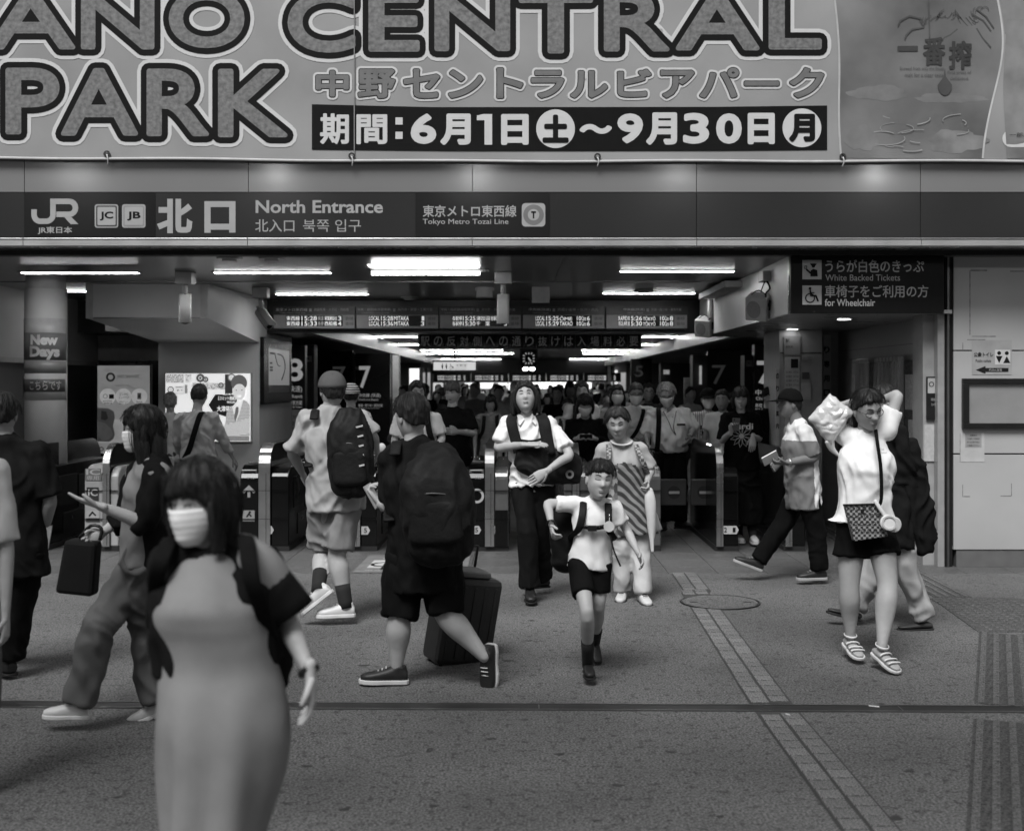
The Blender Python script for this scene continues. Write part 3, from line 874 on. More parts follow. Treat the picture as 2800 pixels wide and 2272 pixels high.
# fluorescent lights
def strip_light(px0, px1, py, label, Y=None, z=None, deep=0.09, group=None, tm=None):
    z = ZC if z is None else z
    Y = (z - 1.7) * F / (805 - py) if Y is None else Y
    x0, x1 = PX(px0, Y), PX(px1, Y)
    t = thing('strip_light', label, 'ceiling light', ((x0 + x1) / 2, Y, z), group)
    MB().box(x0 - 0.03, x1 + 0.03, Y - deep * 0.7, Y + deep * 0.7, z - 0.012, z - 0.001).build('frame', M_STEELD, t)
    MB().box(x0, x1, Y - deep * 0.5, Y + deep * 0.5, z - 0.017, z - 0.0125).build('tube', tm or M_TUBE, t)
    return t
G1 = 'strip lights in the slatted ceiling'
strip_light(48, 288, 568, 'strip light above the round pillar, leftmost in the ceiling', Y=12.1, z=2.856, group=G1)
strip_light(450, 690, 568, 'strip light in the nearer row above the left security camera', group=G1)
strip_light(1296, 1532, 565, 'strip light in the nearer row at the right, before the camera cables', group=G1)
strip_light(138, 182, 606, 'short strip light between the round pillar and the staircase box', Y=15.0, group=G1)
strip_light(578, 768, 613, 'shorter looking strip light above the left departure board', group=G1)
strip_light(1260, 1450, 611, 'strip light in the farther row above the right departure board', group=G1)
# the bright hanging lamp in the middle
Yl = 12.3
hl = thing('hanging_lamp', 'brightest lamp, a tube light hanging just below the ceiling centre', 'ceiling light', (PX(890, Yl), Yl, 2.85))
MB().box(PX(780, Yl), PX(1002, Yl), Yl - 0.52, Yl - 0.20, 2.89, 2.897).build('ceiling_glow', mat(1.0, var=0, emit=2.2), hl)  # glowing sheet added for the bright patch the tube throws on the ceiling
MB().box(PX(776, Yl), PX(1022, Yl), Yl - 0.12, Yl + 0.02, PZ(570, Yl), PZ(563.5, Yl)).build('housing', mat(0.10, rough=0.5), hl, 0.008)
MB().tube([(PX(780, Yl), Yl - 0.14, PZ(574, Yl)), (PX(1003, Yl), Yl - 0.14, PZ(574, Yl))], 0.018, 10).build('tube', mat(1.0, var=0, emit=24.0), hl)
for px in (800, 985): MB().box(PX(px, Yl) - 0.01, PX(px, Yl) + 0.01, Yl - 0.06, Yl - 0.04, PZ(563, Yl), ZC).build('hanger', M_STEELD, hl)
for (px, py, lab) in ((568, 537, 'flat round detector on the ceiling left of the hanging lamp'), (480, 537, 'small round detector on the ceiling right of the left camera'), (855, 620, 'flat round plate on the farther ceiling over the left board'), (1345, 606, 'flat round plate on the ceiling beside the right strip light')):
    Y = 1.2 * F / (805 - py)
    t = thing('ceiling_detector', lab, 'detector', (PX(px, Y), Y, ZC))
    MB().disc((PX(px, Y), Y, ZC - 0.001), 0.12, (0, 0, -1), 0.02, 24).build('base', mat(0.3, rough=0.4), t)
    MB().disc((PX(px, Y), Y, ZC - 0.0215), 0.07, (0, 0, -1), 0.02, 24).build('cap', mat(0.4, rough=0.4), t)
Y = 14.6
t = thing('round_speaker', 'white drum-shaped ceiling fitting left of the middle security camera', 'ceiling fitting', (PX(1012, Y), Y, ZC))
mb = MB(); mb.disc((PX(1012, Y), Y, ZC - 0.001), 0.12, (0, 0, -1), 0.04, 24); mb.build('base', M_WHITEP, t)
mb = MB(); mb.disc((PX(1012, Y), Y, ZC - 0.0415), 0.10, (0, 0, -1), 0.08, 24); mb.build('drum', M_WHITEP, t)
Y = 14.5
t = tag(MB().box(PX(1111, Y), PX(1148, Y), Y, Y + 0.02, PZ(633, Y), PZ(595, Y)).build('hanging_plate', mat(0.45, rough=0.6), None, 0.003), 'blank pale square plate hanging from the ceiling', 'plate')
MB().box(PX(1120, Y), PX(1139, Y), Y, Y + 0.01, PZ(595, Y), ZC).build('bracket', M_STEELD, t)

# security cameras and speakers
def cctv(px, py, Y, label, yaw, pitch):
    x = PX(px, Y)
    t = thing('security_camera', label, 'security camera', (x, Y, ZC))
    MB().box(x - 0.09, x + 0.09, Y - 0.08, Y + 0.1, ZC - 0.13, ZC - 0.001).build('junction_box', mat(0.35, rough=0.5), t, 0.008)
    MB().tube([(x, Y, ZC - 0.13), (x, Y, ZC - 0.29)], 0.028, 10).build('stem', mat(0.3, rough=0.4), t)
    mb = MB(); d_ = V((sin(yaw) * cos(pitch), -cos(yaw) * cos(pitch), -sin(pitch))); p0 = V((x, Y, ZC - 0.33))
    sd = V((cos(yaw), sin(yaw), 0))
    mb.loft([p0 - d_ * 0.06, p0 + d_ * 0.05, p0 + d_ * 0.22], [0.05, 0.055, 0.058], [0.045, 0.05, 0.052], sd, 10, 2, False, 0.6)
    b = mb.build('housing', mat(0.28, rough=0.35), t)
    up_ = sd.cross(d_) if sd.cross(d_).z > 0 else d_.cross(sd)
    mb = MB(); q0 = p0 + up_ * 0.055
    mb.loft([q0 - d_ * 0.08, q0 + d_ * 0.26], [0.065] * 2, [0.006] * 2, sd, 8, 1, False); mb.build('sunshield', mat(0.5, rough=0.35), t)
    mb = MB(); mb.disc(p0 + d_ * 0.221, 0.035, tuple(d_), 0.01, 16); mb.build('lens', M_BLACK, t)
cctv(387, 568, 12.6, 'security camera pointing down above the staircase box, left', 0.25, 1.15)
cctv(1051, 568, 12.6, 'security camera hanging right of the bright lamp in the middle', 0.0, 1.2)
cctv(545, 600, 14.6, 'smaller white camera tilted to the right beside the left board', 0.9, 0.75)
# round pillar
Yp = 12.9; xp = PX(96, Yp)
pil = thing('round_pillar', 'round pale pillar wrapped in a convenience store poster, left side', 'pillar', (xp, Yp, 0))
def cyl(x, y, r, z0, z1, m, nm, par, n=40, a0=0, a1=360, t=None):
    mb = MB(); full = a1 - a0 >= 360
    pts = [(x + r * cos(radians(a0 + (a1 - a0) * i / n)), y + r * sin(radians(a0 + (a1 - a0) * i / n))) for i in range(n + (0 if full else 1))]
    if full: mb.rings([[V((a, b, z0)) for a, b in pts], [V((a, b, z1)) for a, b in pts]])
    else:
        r2 = r - 0.003
        inn = [(x + r2 * cos(radians(a0 + (a1 - a0) * i / n)), y + r2 * sin(radians(a0 + (a1 - a0) * i / n))) for i in range(n + 1)]
        ring = pts + inn[::-1]
        mb.rings([[V((a, b, z0)) for a, b in ring], [V((a, b, z1)) for a, b in ring]])
    return mb.build(nm, m, par)
cyl(xp, Yp, 0.205, 2.72, ZC, mat(0.35, rough=0.4), 'neck', pil)
cyl(xp, Yp, 0.218, 0, 2.74, mat(0.4, rough=0.5, var=0.12, scale=2, bump=0.08, bscale=14), 'shaft', pil)
cyl(xp, Yp, 0.2215, PZ(728 - 1, Yp), PZ(667, Yp) , mat(0.30, rough=0.45), 'poster_field', pil, a0=176, a1=364)
yfr = Yp - 0.226
cyl(xp, Yp, 0.2225, PZ(752, yfr), PZ(695, yfr), mat(0.13, rough=0.4), 'poster_panel', pil, a0=178, a1=362)
cyl(xp, Yp, 0.2222, PZ(780, yfr), PZ(754, yfr), mat(0.20, rough=0.4), 'poster_panel', pil, a0=178, a1=362)
cyl(xp, Yp, 0.2218, PZ(836, yfr), PZ(780, yfr), mat(0.42, rough=0.4), 'poster_sheet', pil, a0=176, a1=364)
cyl(xp, Yp, 0.2232, PZ(819, yfr), PZ(792, yfr), mat(0.09, rough=0.4), 'arrow_band', pil, a0=205, a1=352)
def wrap(o, x, y, r):
    for v in o.data.vertices:
        a = (v.co.x + o.location.x * 0 - x) / r
        if abs(a) < 1.4:
            v.co = V((x + r * sin(a), y - r * cos(a) , v.co.z))
def ptext(s, m, x0, x1, y0, y1, bevel, off=0.0):
    o = st(s, m, pil, x0, x1, y0, y1, Y=yfr, bevel=bevel)
    wrap(o, xp, Yp, 0.2255 + off)
ptext('New', mat(0.75, rough=0.5), 62, 120, 699, 721, 0.055); ptext('Days', mat(0.6, rough=0.5), 60, 124, 723, 752, 0.055)
ptext('こちらです', mat(0.6, rough=0.5), 60, 128, 796, 815, 0.015)
mb = MB(); mb.prism([(xp - 0.222 * cos(0.1), Yp - 0.03, PZ(805, yfr)), (xp - 0.19, Yp - 0.14, PZ(785, yfr)), (xp - 0.19, Yp - 0.14, PZ(832, yfr))], (-0.004, -0.006, 0)); mb.build('arrow_head', mat(0.09), pil)

# left region walls
wl = tag(MB().box(-6.4, -6.25, 11.0, 17.6, 2.04, ZC).build('left_wall', mat(0.5, rough=0.5, var=0.06, scale=1.5)), kind='structure')
tag(MB().box(-6.4, -6.22, 11.0, 17.6, 0, 1.98).build('lower_wall', mat(0.035, rough=0.3, var=0.5, scale=1.4, v2=0.09)), kind='structure')
tag(MB().box(-6.4, -6.18, 11.0, 17.6, 1.98, 2.04).build('wall_rail', mat(0.4, rough=0.4)), kind='structure')
t = thing('framed_notice', 'small dark framed poster on the pale left wall above the rail', 'poster', (-6.25, 15.5, 2.2))
MB().box(-6.249, -6.235, 15.0, 16.1, 2.05, 2.34).build('frame', M_DARK, t)
MB().box(-6.234, -6.230, 15.04, 16.06, 2.07, 2.32).build('print', mat(0.05, rough=0.4, scale=14, v2=0.45), t)
tag(MB().box(-6.25, -3.6, 17.6, 17.8, 0, ZC).build('back_wall', mat(0.5, rough=0.5, var=0.1)), kind='structure')
tag(MB().box(-6.0, -5.0, 16.9, 17.59, 0, 2.05).build('dark_cabinet', mat(0.012, rough=0.25, var=0.3)), 'tall dark glazed cabinet standing between the pillar and the bank poster', 'cabinet')
YW = 16.3
stair = thing('staircase_block', 'pale concrete block under the stairs carrying the lit advertisement', 'staircase block', (-4.2, YW, 0))
MB().box(PX(331, YW), -3.57, YW, YW + 2.3, 0, 2.9).build('wall', M_CREAM, stair)
# sloping box: front face at 14.1
Y1 = 14.1; xa, xb = PX(180, Y1), PX(434, Y1); zt, zbm = ZC, PZ(665, Y1)
Y2 = YW; zb2 = PZ(716, Y2)
mb = MB()
vs = [(xa, Y1, zt), (xb, Y1, zt), (xb, Y1, zbm), (xa, Y1, zbm), (PX(331, YW) - 0.9, Y2, zt), (-3.569, Y2, zt), (-3.569, Y2, zb2), (PX(331, YW) - 0.002, Y2, zb2)]
mb.add(vs, [(0, 1, 2, 3), (1, 5, 6, 2), (3, 2, 6, 7), (0, 3, 7, 4)])
mb.build('sloping_soffit', M_CREAM, stair)
for x in (xa, xb - 0.085): MB().box(x, x + 0.085, Y1 - 0.012, Y1 - 0.001, zbm - 0.005, zt).build('corner_strip', mat(0.5, rough=0.35), stair)
MB().box(xa, xb, Y1 - 0.008, Y1 - 0.001, zbm - 0.006, zbm + 0.01).build('edge_strip', M_STEELD, stair)
mb = MB(); mb.prism([(PX(220, 15.2), 15.2, PZ(692, 15.2)), (PX(220, 15.2), 15.2, ZC), (PX(420, 15.2), 15.2, ZC), (PX(420, 15.2), 15.2, PZ(692, 15.2))], (0, 0.3, 0))
mb.build('rear_soffit', mat(0.33, rough=0.5), stair)
# lit advertisement
YA = YW - 0.08
ad = thing('advert_lightbox', 'glowing advertisement box with a smiling man in a checked jacket', 'lightbox', (PX(434, YA), YA, 1.8))
MB().box(PX(343, YA), PX(525, YA), YA, YW - 0.001, PZ(924, YA), PZ(779, YA)).build('frame', mat(0.45, rough=0.4), ad, 0.006)
EM = lambda v: mat(v, rough=0.3, var=0.0, emit=0.75)
EMv = lambda v, v2, sc=20: mat(v, rough=0.3, var=0.0, emit=0.75, v2=v2, scale=sc)
def ar(name, m, x0, x1, y0, y1, k=1):
    return MB().box(PX(x0, YA), PX(x1, YA), YA - 0.004 - 0.003 * k, YA - 0.001 - 0.003 * (k - 1) - 0.001, PZ(y1, YA), PZ(y0, YA)).build(name, m, ad)
ar('light_panel', EM(0.85), 346, 523, 780.5, 922, 0.5)
ar('print_block', EMv(0.1, 0.8, 60), 347, 384, 782, 800); ar('print_block', EMv(0.3, 0.9, 40), 386, 400, 782, 800)
ar('print_block', EMv(0.15, 0.85, 50), 402, 470, 800, 814); ar('print_block', EM(0.03), 470, 486, 782, 826); ar('print_block', EM(0.25), 386, 392, 804, 822)
mb = MB(); mb.prism([(PX(x, YA), YA - 0.0085, PZ(y, YA)) for x, y in ((450, 824), (494, 824), (500, 880), (446, 862), (436, 846))][::-1], (0, -0.002, 0)); mb.build('black_panel', EM(0.01), ad)
for i, (x, y, r) in enumerate(((419, 790, 9), (484, 789, 8.5), (430, 793, 6), (357, 814, 7), (462, 805, 6))):
    MB().disc((PX(x, YA), YA - 0.009, PZ(y, YA)), r * YA / F, t=0.002).build('watch_print', EM(0.12), ad)
    MB().disc((PX(x, YA), YA - 0.0115, PZ(y, YA)), r * 0.72 * YA / F, t=0.001).build('watch_dial', EM(0.55 if i % 2 else 0.06), ad)
    MB().ring((PX(x, YA), YA - 0.0128, PZ(y, YA)), r * 0.3 * YA / F, r * 0.45 * YA / F, t=0.001, n=16).build('watch_ring', EM(0.8), ad)
YT = YA - 0.012
def at_(s, x0, x1, y0, y1, m=None, b=0.01): return st(s, m or EM(0.02), ad, x0, x1, y0, y1, Y=YT, bevel=b)
at_('高級腕時計', 366, 384, 807, 811); at_('一番高く買う', 366, 384, 813, 818); at_('売るなら今', 366, 384, 820, 824)
at_('ゲットチャンス', 350, 398, 862, 870, b=0.02); at_('大津祐樹', 453, 490, 848, 860, EM(0.9), 0.02); at_('【コミット銀座】', 456, 492, 828, 836, EM(0.9), 0.02)
at_('時計専門店', 466, 492, 822, 826, EM(0.9), 0.01); at_('特別版', 474, 492, 838, 843, EM(0.9), 0.01)
ar('footer', EMv(0.02, 0.4, 90), 452, 521, 911, 921, 1.6)
def apoly(nm, m, pts, k):
    mb = MB(); mb.prism([(PX(x, YA), YA - 0.011 - 0.0022 * k, PZ(y, YA)) for x, y in pts][::-1], (0, -0.0018, 0)); return mb.build(nm, m, ad)
chk = mat(0.18, rough=0.3, var=0, emit=0.75, v2=0.62, kind='stripe_z', scale=16)
apoly('printed_jacket', chk, [(472, 911), (470, 888), (474, 862), (484, 850), (498, 842), (508, 834), (516, 838), (522.5, 846), (522.5, 911)], 1)
apoly('printed_sleeve', mat(0.3, rough=0.3, var=0, emit=0.75, v2=0.7, kind='stripe_z', scale=22), [(462, 900), (468, 888), (500, 880), (522.5, 872), (522.5, 905), (490, 911), (470, 909)], 2)
apoly('printed_shirt', EM(0.8), [(486, 850), (498, 836), (508, 836), (500, 866), (494, 880)], 2)
apoly('printed_tie', EM(0.12), [(493, 850), (499, 850), (499, 862), (492, 882), (490, 872)], 3)
apoly('printed_hair', EM(0.10), [(500 + 17 * cos(t), 800 - 17 * sin(t)) for t in [2 * pi * i / 24 for i in range(24)]], 1)
apoly('printed_face', EM(0.62), [(500.5 + 13 * cos(t), 817 - 20 * sin(t) * (0.75 if sin(t) > 0 else 1)) for t in [2 * pi * i / 24 for i in range(24)]], 2)
apoly('printed_fringe', EM(0.10), [(485, 806), (489, 792), (502, 786), (514, 794), (516, 808), (510, 803), (503, 802), (494, 803), (488, 811)], 3)
for x in (494.5, 506): apoly('printed_eye', EM(0.05), [(x - 2.4, 815), (x, 814), (x + 2.4, 815), (x, 816.2)], 4)
apoly('printed_smile', EM(0.9), [(495, 826.5), (505, 825.5), (503, 830), (498, 830.5)], 4)
# bank poster stand
YP_ = 16.0
bp = thing('bank_poster', 'tall bank poster with three white circles in a thin black frame', 'poster', (PX(258, YP_), YP_, 1.4))
MB().box(PX(201, YP_), PX(316, YP_), YP_, YP_ + 0.05, PZ(950, YP_), PZ(761, YP_)).build('frame', M_BLACK, bp, 0.003)
def br(nm, m, x0, x1, y0, y1, k=1): return MB().box(PX(x0, YP_), PX(x1, YP_), YP_ - 0.003 * k - 0.002, YP_ - 0.003 * (k - 1) - 0.0005, PZ(y1, YP_), PZ(y0, YP_)).build(nm, m, bp)
br('print', mat(0.42, rough=0.35, var=0.05, emit=0.25), 204, 313, 764, 947)
br('lower_print', mat(0.55, rough=0.35, emit=0.25), 204, 313, 876, 925, 2)
YQ = YP_ - 0.009
def bt(s, x0, x1, y0, y1, m, b=0.01): return st(s, m, bp, x0, x1, y0, y1, Y=YQ, bevel=b)
bt('JR東日本グループブランドのネットバンクサービス', 218, 296, 772, 777, M_LETW); bt('JRE BANK', 244, 292, 783, 792, M_LETW, 0.03)
bt('お客様の毎日を便利に', 238, 274, 803, 807, M_LETW); bt('JR東日本グループでおトクな特典がたくさん', 211, 306, 809, 813, M_LETW)
MB().ring((PX(231, YQ), YQ, PZ(788, YQ)), 5.5 * YQ / F, 9.5 * YQ / F, t=0.002).build('bank_emblem', mat(0.06), bp)
for x in (225, 258, 291): MB().disc((PX(x, YQ), YQ, PZ(828.5, YQ)), 16.8 * YQ / F, t=0.002).build('white_circle', mat(0.72, emit=0.25), bp)
YQ2 = YQ - 0.003
for s, x0, x1, y0, y1 in (('JRE BANK', 215, 235, 837, 840), ('優待割引券', 217, 234, 841, 844.5), ('どこかに', 250, 268, 821, 826), ('ビューーン!', 249, 269, 827, 833), ('2,000ポイント', 248, 268, 838, 841), ('割引クーポン', 249, 267, 842, 845), ('Suica', 285, 297, 838, 841), ('グリーン券', 284, 299, 842, 845)):
    st(s, M_LETD, bp, x0, x1, y0, y1, Y=YQ2, bevel=0.01)
MB().box(PX(228, YQ), PX(238, YQ), YQ - 0.004, YQ - 0.0022, PZ(833, YQ), PZ(824, YQ)).build('icon', M_DARK, bp); MB().ring((PX(220, YQ), YQ - 0.0022, PZ(828, YQ)), 0.025, 0.03, t=0.001).build('icon', M_DARK, bp)
MB().box(PX(287, YQ), PX(295, YQ), YQ - 0.004, YQ - 0.0022, PZ(834, YQ), PZ(821, YQ)).build('icon', mat(0.3), bp); MB().disc((PX(291, YQ), YQ - 0.0042, PZ(828, YQ)), 0.012, t=0.001).build('icon', M_DARK, bp)
def bpoly(nm, m, pts, k):
    mb = MB(); mb.prism([(PX(x, YQ), YQ - 0.002 * k, PZ(y, YQ)) for x, y in pts][::-1], (0, -0.0018, 0)); return mb.build(nm, m, bp)
bpoly('train_print', mat(0.30, rough=0.4), [(204, 922), (204, 852), (226, 853), (238, 860), (240, 872), (236, 890), (240, 908), (236, 918), (228, 923)], 0)
bpoly('train_nose', mat(0.45, rough=0.4), [(204, 910), (204, 880), (220, 884), (232, 896), (236, 908), (228, 918), (214, 921)], 1)
bpoly('train_window', mat(0.1, rough=0.3), [(212, 858), (222, 860), (226, 874), (220, 878), (211, 876)], 1)
bpoly('phone_print', mat(0.05), [(258, 902), (258, 860), (262, 856), (288, 856), (292, 860), (292, 902)], 0)
bpoly('phone_screen', mat(0.55), [(260, 901), (260, 868), (290, 868), (290, 901)], 1)
bt('JRE BANK', 222, 262, 935, 941, M_LETD); MB().ring((PX(212, YQ), YQ, PZ(938, YQ)), 0.018, 0.03, t=0.002).build('bank_emblem', mat(0.06), bp)
# map display on the side of the stair block: faces +X
XM = -3.57
ms = thing('map_display', 'black framed route map screen on the side of the stair block', 'display', (XM, 17.3, 1.9))
MB().box(XM + 0.001, XM + 0.06, 16.32, 18.3, 1.437, 2.365).build('housing', M_BLACK, ms, 0.01)
MB().box(XM + 0.061, XM + 0.063, 16.62, 18.1, 1.70, 2.22).build('screen', mat(0.30, rough=0.3, emit=0.45, var=0.05), ms)
MB().box(XM + 0.061, XM + 0.063, 16.62, 18.1, 1.60, 1.69).build('caption_bar', mat(0.03, rough=0.3, v2=0.15, scale=30), ms)
mb = MB(); mb.tube([(XM + 0.066, 17.2, 2.15), (XM + 0.066, 17.6, 2.12), (XM + 0.066, 17.75, 1.95), (XM + 0.066, 17.5, 1.78)], 0.008, 5)
mb.tube([(XM + 0.066, 17.0, 2.16), (XM + 0.066, 17.2, 2.0), (XM + 0.066, 17.4, 1.98)], 0.006, 5); mb.build('map_line', mat(0.05), ms)
for z0, w in ((2.14, 0.3), (2.0, 0.16), (1.94, 0.2), (1.9, 0.2)): MB().box(XM + 0.0635, XM + 0.065, 16.68, 16.68 + w, z0, z0 + 0.025).build('map_text', mat(0.04), ms)

# ---- platform number panels on both sides of the hall
def num_panel(px0, px1, pytop, Y, num, label, nbox, letters=None, v=0.04, lv=0.6, bev=0.0):
    t = thing('platform_panel', label, 'platform sign', (PX((px0 + px1) / 2, Y), Y, 0))
    MB().box(PX(px0, Y), PX(px1, Y), Y, Y + 0.2, 0, PZ(pytop, Y)).build('panel', mat(v, rough=0.28, var=0.15, scale=1.0, bump=0.01), t)
    m = mat(lv, rough=0.5, var=0.0, emit=0.35)
    if num: st(num, m, t, *nbox, Y=Y - 0.003, bevel=bev)
    for l in letters or []: st(l[0], m, t, *l[1:], Y=Y - 0.003)
    return t
def column(px0, px1, pytop, Y, v, lab):
    tag(MB().box(PX(px0, Y), PX(px1, Y), Y, Y + 0.35, 0, PZ(pytop, Y) if pytop else 2.44).build('square_column', mat(v, rough=0.45, var=0.1)), lab, 'column')
num_panel(598, 637, 722, 19.0, '8', 'dark platform panel with a big white 8 beside the map screen', (598, 633, 749, 797), [('(快速)', 601, 631, 806, 821), ('e (Rapid)', 601, 631, 825, 833), ('東京方面', 604, 631, 837, 846), ('inchi & Tokyo', 601, 631, 849, 853)], bev=0.02)
t = tag(MB().box(PX(602, 18.9), PX(629, 18.9), 18.9, 18.95, PZ(930, 18.9), PZ(845 + 11, 18.9)).build('paper_poster', mat(0.55, rough=0.6)), 'white paper poster below the big 8 on its panel', 'poster')
for s, y in (('ケット', 866), ('なさま!!', 880), ('ェック!', 892)): st(s, M_LETD, t, 603, 626, y, y + 8, Y=18.895, bevel=0.02)
MB().box(PX(605, 18.9), PX(626, 18.9), 18.893, 18.899, PZ(925, 18.9), PZ(905, 18.9)).build('picture', mat(0.1, v2=0.6, scale=16), t)
column(637, 656, 720, 20.0, 0.10, 'grey square column beside the platform 8 panel')
tb_ = MB().box(PX(638.5, 19.99), PX(651, 19.99), 19.96, 19.99, PZ(756, 19.99), PZ(744, 19.99)).build('line_badge', mat(0.5)); tag(tb_, 'small white line badge lettered JC on the left grey column', 'badge')
st('JC', M_LETD, tb_, 640, 649, 746.5, 753.5, Y=19.955, bevel=0.02)
num_panel(656, 736, 733, 24.5, '7', 'dark panel with a dim 7, coloured for the shaded recess left of the hall', (695, 722, 766, 806), v=0.012, lv=0.06)  # the recess's shade is put into the panel and numeral colours
column(736, 741, 738, 23.9, 0.12, 'thin grey edge column beside the left panel 7')
p7 = num_panel(741, 815, 739, 24.0, '7', 'dark platform panel with a white 7, left side of the hall', (750, 774, 765, 811), [('中央線 (快速)', 749, 795, 822, 831), ('Chūō Line (Rapid)', 749, 790, 833, 838), ('新宿・四ツ谷・東京方面', 749, 799, 844, 850), ('for Shinjuku, Yotsuya & Tokyo', 749, 793, 852, 854)], bev=0.015)
MB().box(PX(742, 23.98), PX(748, 23.98), 23.97, 23.99, PZ(773, 24), PZ(766, 24)).build('line_badge', mat(0.45), p7)
column(820, 833, 742, 25.5, 0.34, 'pale upright post at the left end of the hall beam')
lp = tag(MB().box(PX(855, 27), PX(875, 27), 27, 27.1, PZ(830, 27), PZ(770, 27)).build('light_board', mat(0.8, emit=1.2, var=0.0)), 'bright upright light board left of the restroom sign', 'light board')
MB().box(PX(852, 27), PX(878, 27), 27.11, 27.2, 0, PZ(768, 27)).build('board_post', M_DARK, lp)
# right side
num_panel(1576, 1632, 720, 19.6, '7', 'tall dark platform panel with the largest 7, right of the hall', (1581, 1622, 754, 803), [('中央線', 1578, 1622, 814, 826), ('Chūō Line', 1579, 1622, 829, 836), ('新宿・四ツ谷', 1578, 1621, 843, 851), ('for Shinjuku', 1578, 1618, 853, 857)], bev=0.02)
column(1555, 1577, 742, 19.9, 0.07, 'dark grey column left of the largest 7')
tb_ = MB().box(PX(1559, 19.89), PX(1571, 19.89), 19.86, 19.89, PZ(766, 19.89), PZ(753, 19.89)).build('line_badge', mat(0.5)); tag(tb_, 'small white line badge lettered JC on the right column', 'badge')
st('JC', M_LETD, tb_, 1561, 1569, 756, 763, Y=19.855, bevel=0.02)
num_panel(1478, 1555, 735, 23.0, '7', 'dark panel with a dim 7, coloured for the shaded recess right of the hall', (1487, 1516, 763, 803), [('中央線 (快速)', 1487, 1545, 820, 828)], v=0.010, lv=0.05)  # darkened panel and lettering stand in for shade in the right recess
column(1447, 1478, 742, 22.5, 0.06, 'broad dark column between the poster and the dim right 7')
tb_ = MB().box(PX(1462, 22.4), PX(1466, 22.4), 22.4, 22.49, PZ(803, 22.4), PZ(764, 22.4)).build('edge_numeral', mat(0.6, emit=0.4)); tag(tb_, 'narrow white numeral seen edge on at the broad dark column', 'sign')  # numeral seen edge on, a glow added to its colour
t = tag(MB().box(PX(1429, 25), PX(1449, 25), 25, 25.05, PZ(860, 25), PZ(789, 25)).build('wall_poster', mat(0.12, rough=0.5, v2=0.22, scale=10)), 'dim grey poster standing by the broad dark column', 'poster')
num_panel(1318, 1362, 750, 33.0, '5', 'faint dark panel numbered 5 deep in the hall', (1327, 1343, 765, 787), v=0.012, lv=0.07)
column(1380, 1402, 760, 30.0, 0.03, 'dark column hung with small notices behind the old man')
t = tag(MB().box(PX(1386, 29.9), PX(1398, 29.9), 29.85, 29.9, PZ(782, 29.9), PZ(773, 29.9)).build('lit_notice', mat(0.6, emit=0.5, v2=0.2, scale=30)), 'small pale notice high on the dark column behind the old man', 'notice')
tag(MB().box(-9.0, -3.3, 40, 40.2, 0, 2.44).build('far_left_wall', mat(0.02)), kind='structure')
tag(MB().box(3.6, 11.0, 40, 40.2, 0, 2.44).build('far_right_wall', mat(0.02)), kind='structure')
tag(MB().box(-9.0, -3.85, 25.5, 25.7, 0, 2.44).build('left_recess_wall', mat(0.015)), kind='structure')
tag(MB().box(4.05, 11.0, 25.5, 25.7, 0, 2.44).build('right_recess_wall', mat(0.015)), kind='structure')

# ---- right: ticket office bulkhead, office wall, outer column
bk = thing('office_bulkhead', 'pale bulkhead over the ticket office with cables and speakers on it', 'bulkhead', (3.3, 11.1, 2.4))
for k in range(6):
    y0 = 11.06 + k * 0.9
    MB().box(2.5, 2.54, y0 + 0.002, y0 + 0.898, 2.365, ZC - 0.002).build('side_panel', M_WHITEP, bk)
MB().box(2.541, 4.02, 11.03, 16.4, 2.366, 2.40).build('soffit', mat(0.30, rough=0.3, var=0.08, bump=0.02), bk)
MB().box(2.5, 2.52, 11.03, 11.058, 2.365, ZC).build('corner_trim', M_STEEL, bk)
for px, Yd in ((1655, 13.2), (1763, 12.05)):
    z = 2.365; x = PX(px, Yd)
    Yd = 0.665 * F / ({1655: 688, 1763: 667}[px] - 805) * -1 if False else 0.665 * F / (805 - {1655: 688, 1763: 667}[px]); x = PX(px, Yd) + (0.0)
    t = thing('downlight', {1655: 'oval recessed downlight in the office soffit, the farther left one', 1763: 'oval recessed downlight in the office soffit, the nearer right one'}[px], 'ceiling light', (x, Yd, z))
    MB().ring((x, Yd, z - 0.001), 0.07, 0.09, (0, 0, -1), 0.006, 28).build('rim', M_STEEL, t); MB().disc((x, Yd, z - 0.0012), 0.068, (0, 0, -1), 0.004, 24).build('lamp', mat(1.0, var=0, emit=7.0), t)
# ticket sign
YK = 10.98
ks = thing('ticket_sign', 'black sign for white backed tickets and wheelchair users over the ticket office', 'sign', (PX(1815, YK), YK, 2.4))
MB().box(PX(1652, YK), PX(1972, YK), YK, YK + 0.05, PZ(655, YK), PZ(527, YK)).build('board', mat(0.010, rough=0.3, var=0.2, scale=1, spec=0.2), ks, 0.003)
YKt = YK - 0.003
def kt(s, x0, x1, y0, y1, m=mat(0.42, rough=0.5), b=0.01): return st(s, m, ks, x0, x1, y0, y1, Y=YKt, bevel=b)
kt('うらが白色のきっぷ', 1724, 1930, 543, 570, b=0.014); kt('White Backed Tickets', 1724, 1880, 574, 587, b=0.004)
kt('車椅子をご利用の方', 1723, 1939, 596, 622, b=0.01); kt('for Wheelchair', 1723, 1828, 625, 640, mat(0.6), 0.01)
for y0, y1 in ((544, 584), (597, 637)):
    MB().box(PX(1676, YK), PX(1716, YK), YK - 0.004, YK - 0.0005, PZ(y1, YK), PZ(y0, YK)).build('pictogram_plate', mat(0.45, rough=0.5), ks)
YKp = YK - 0.006
mb = MB(); mb.disc((PX(1699, YKp), YKp, PZ(556, YKp)), 0.017, t=0.002, n=16)
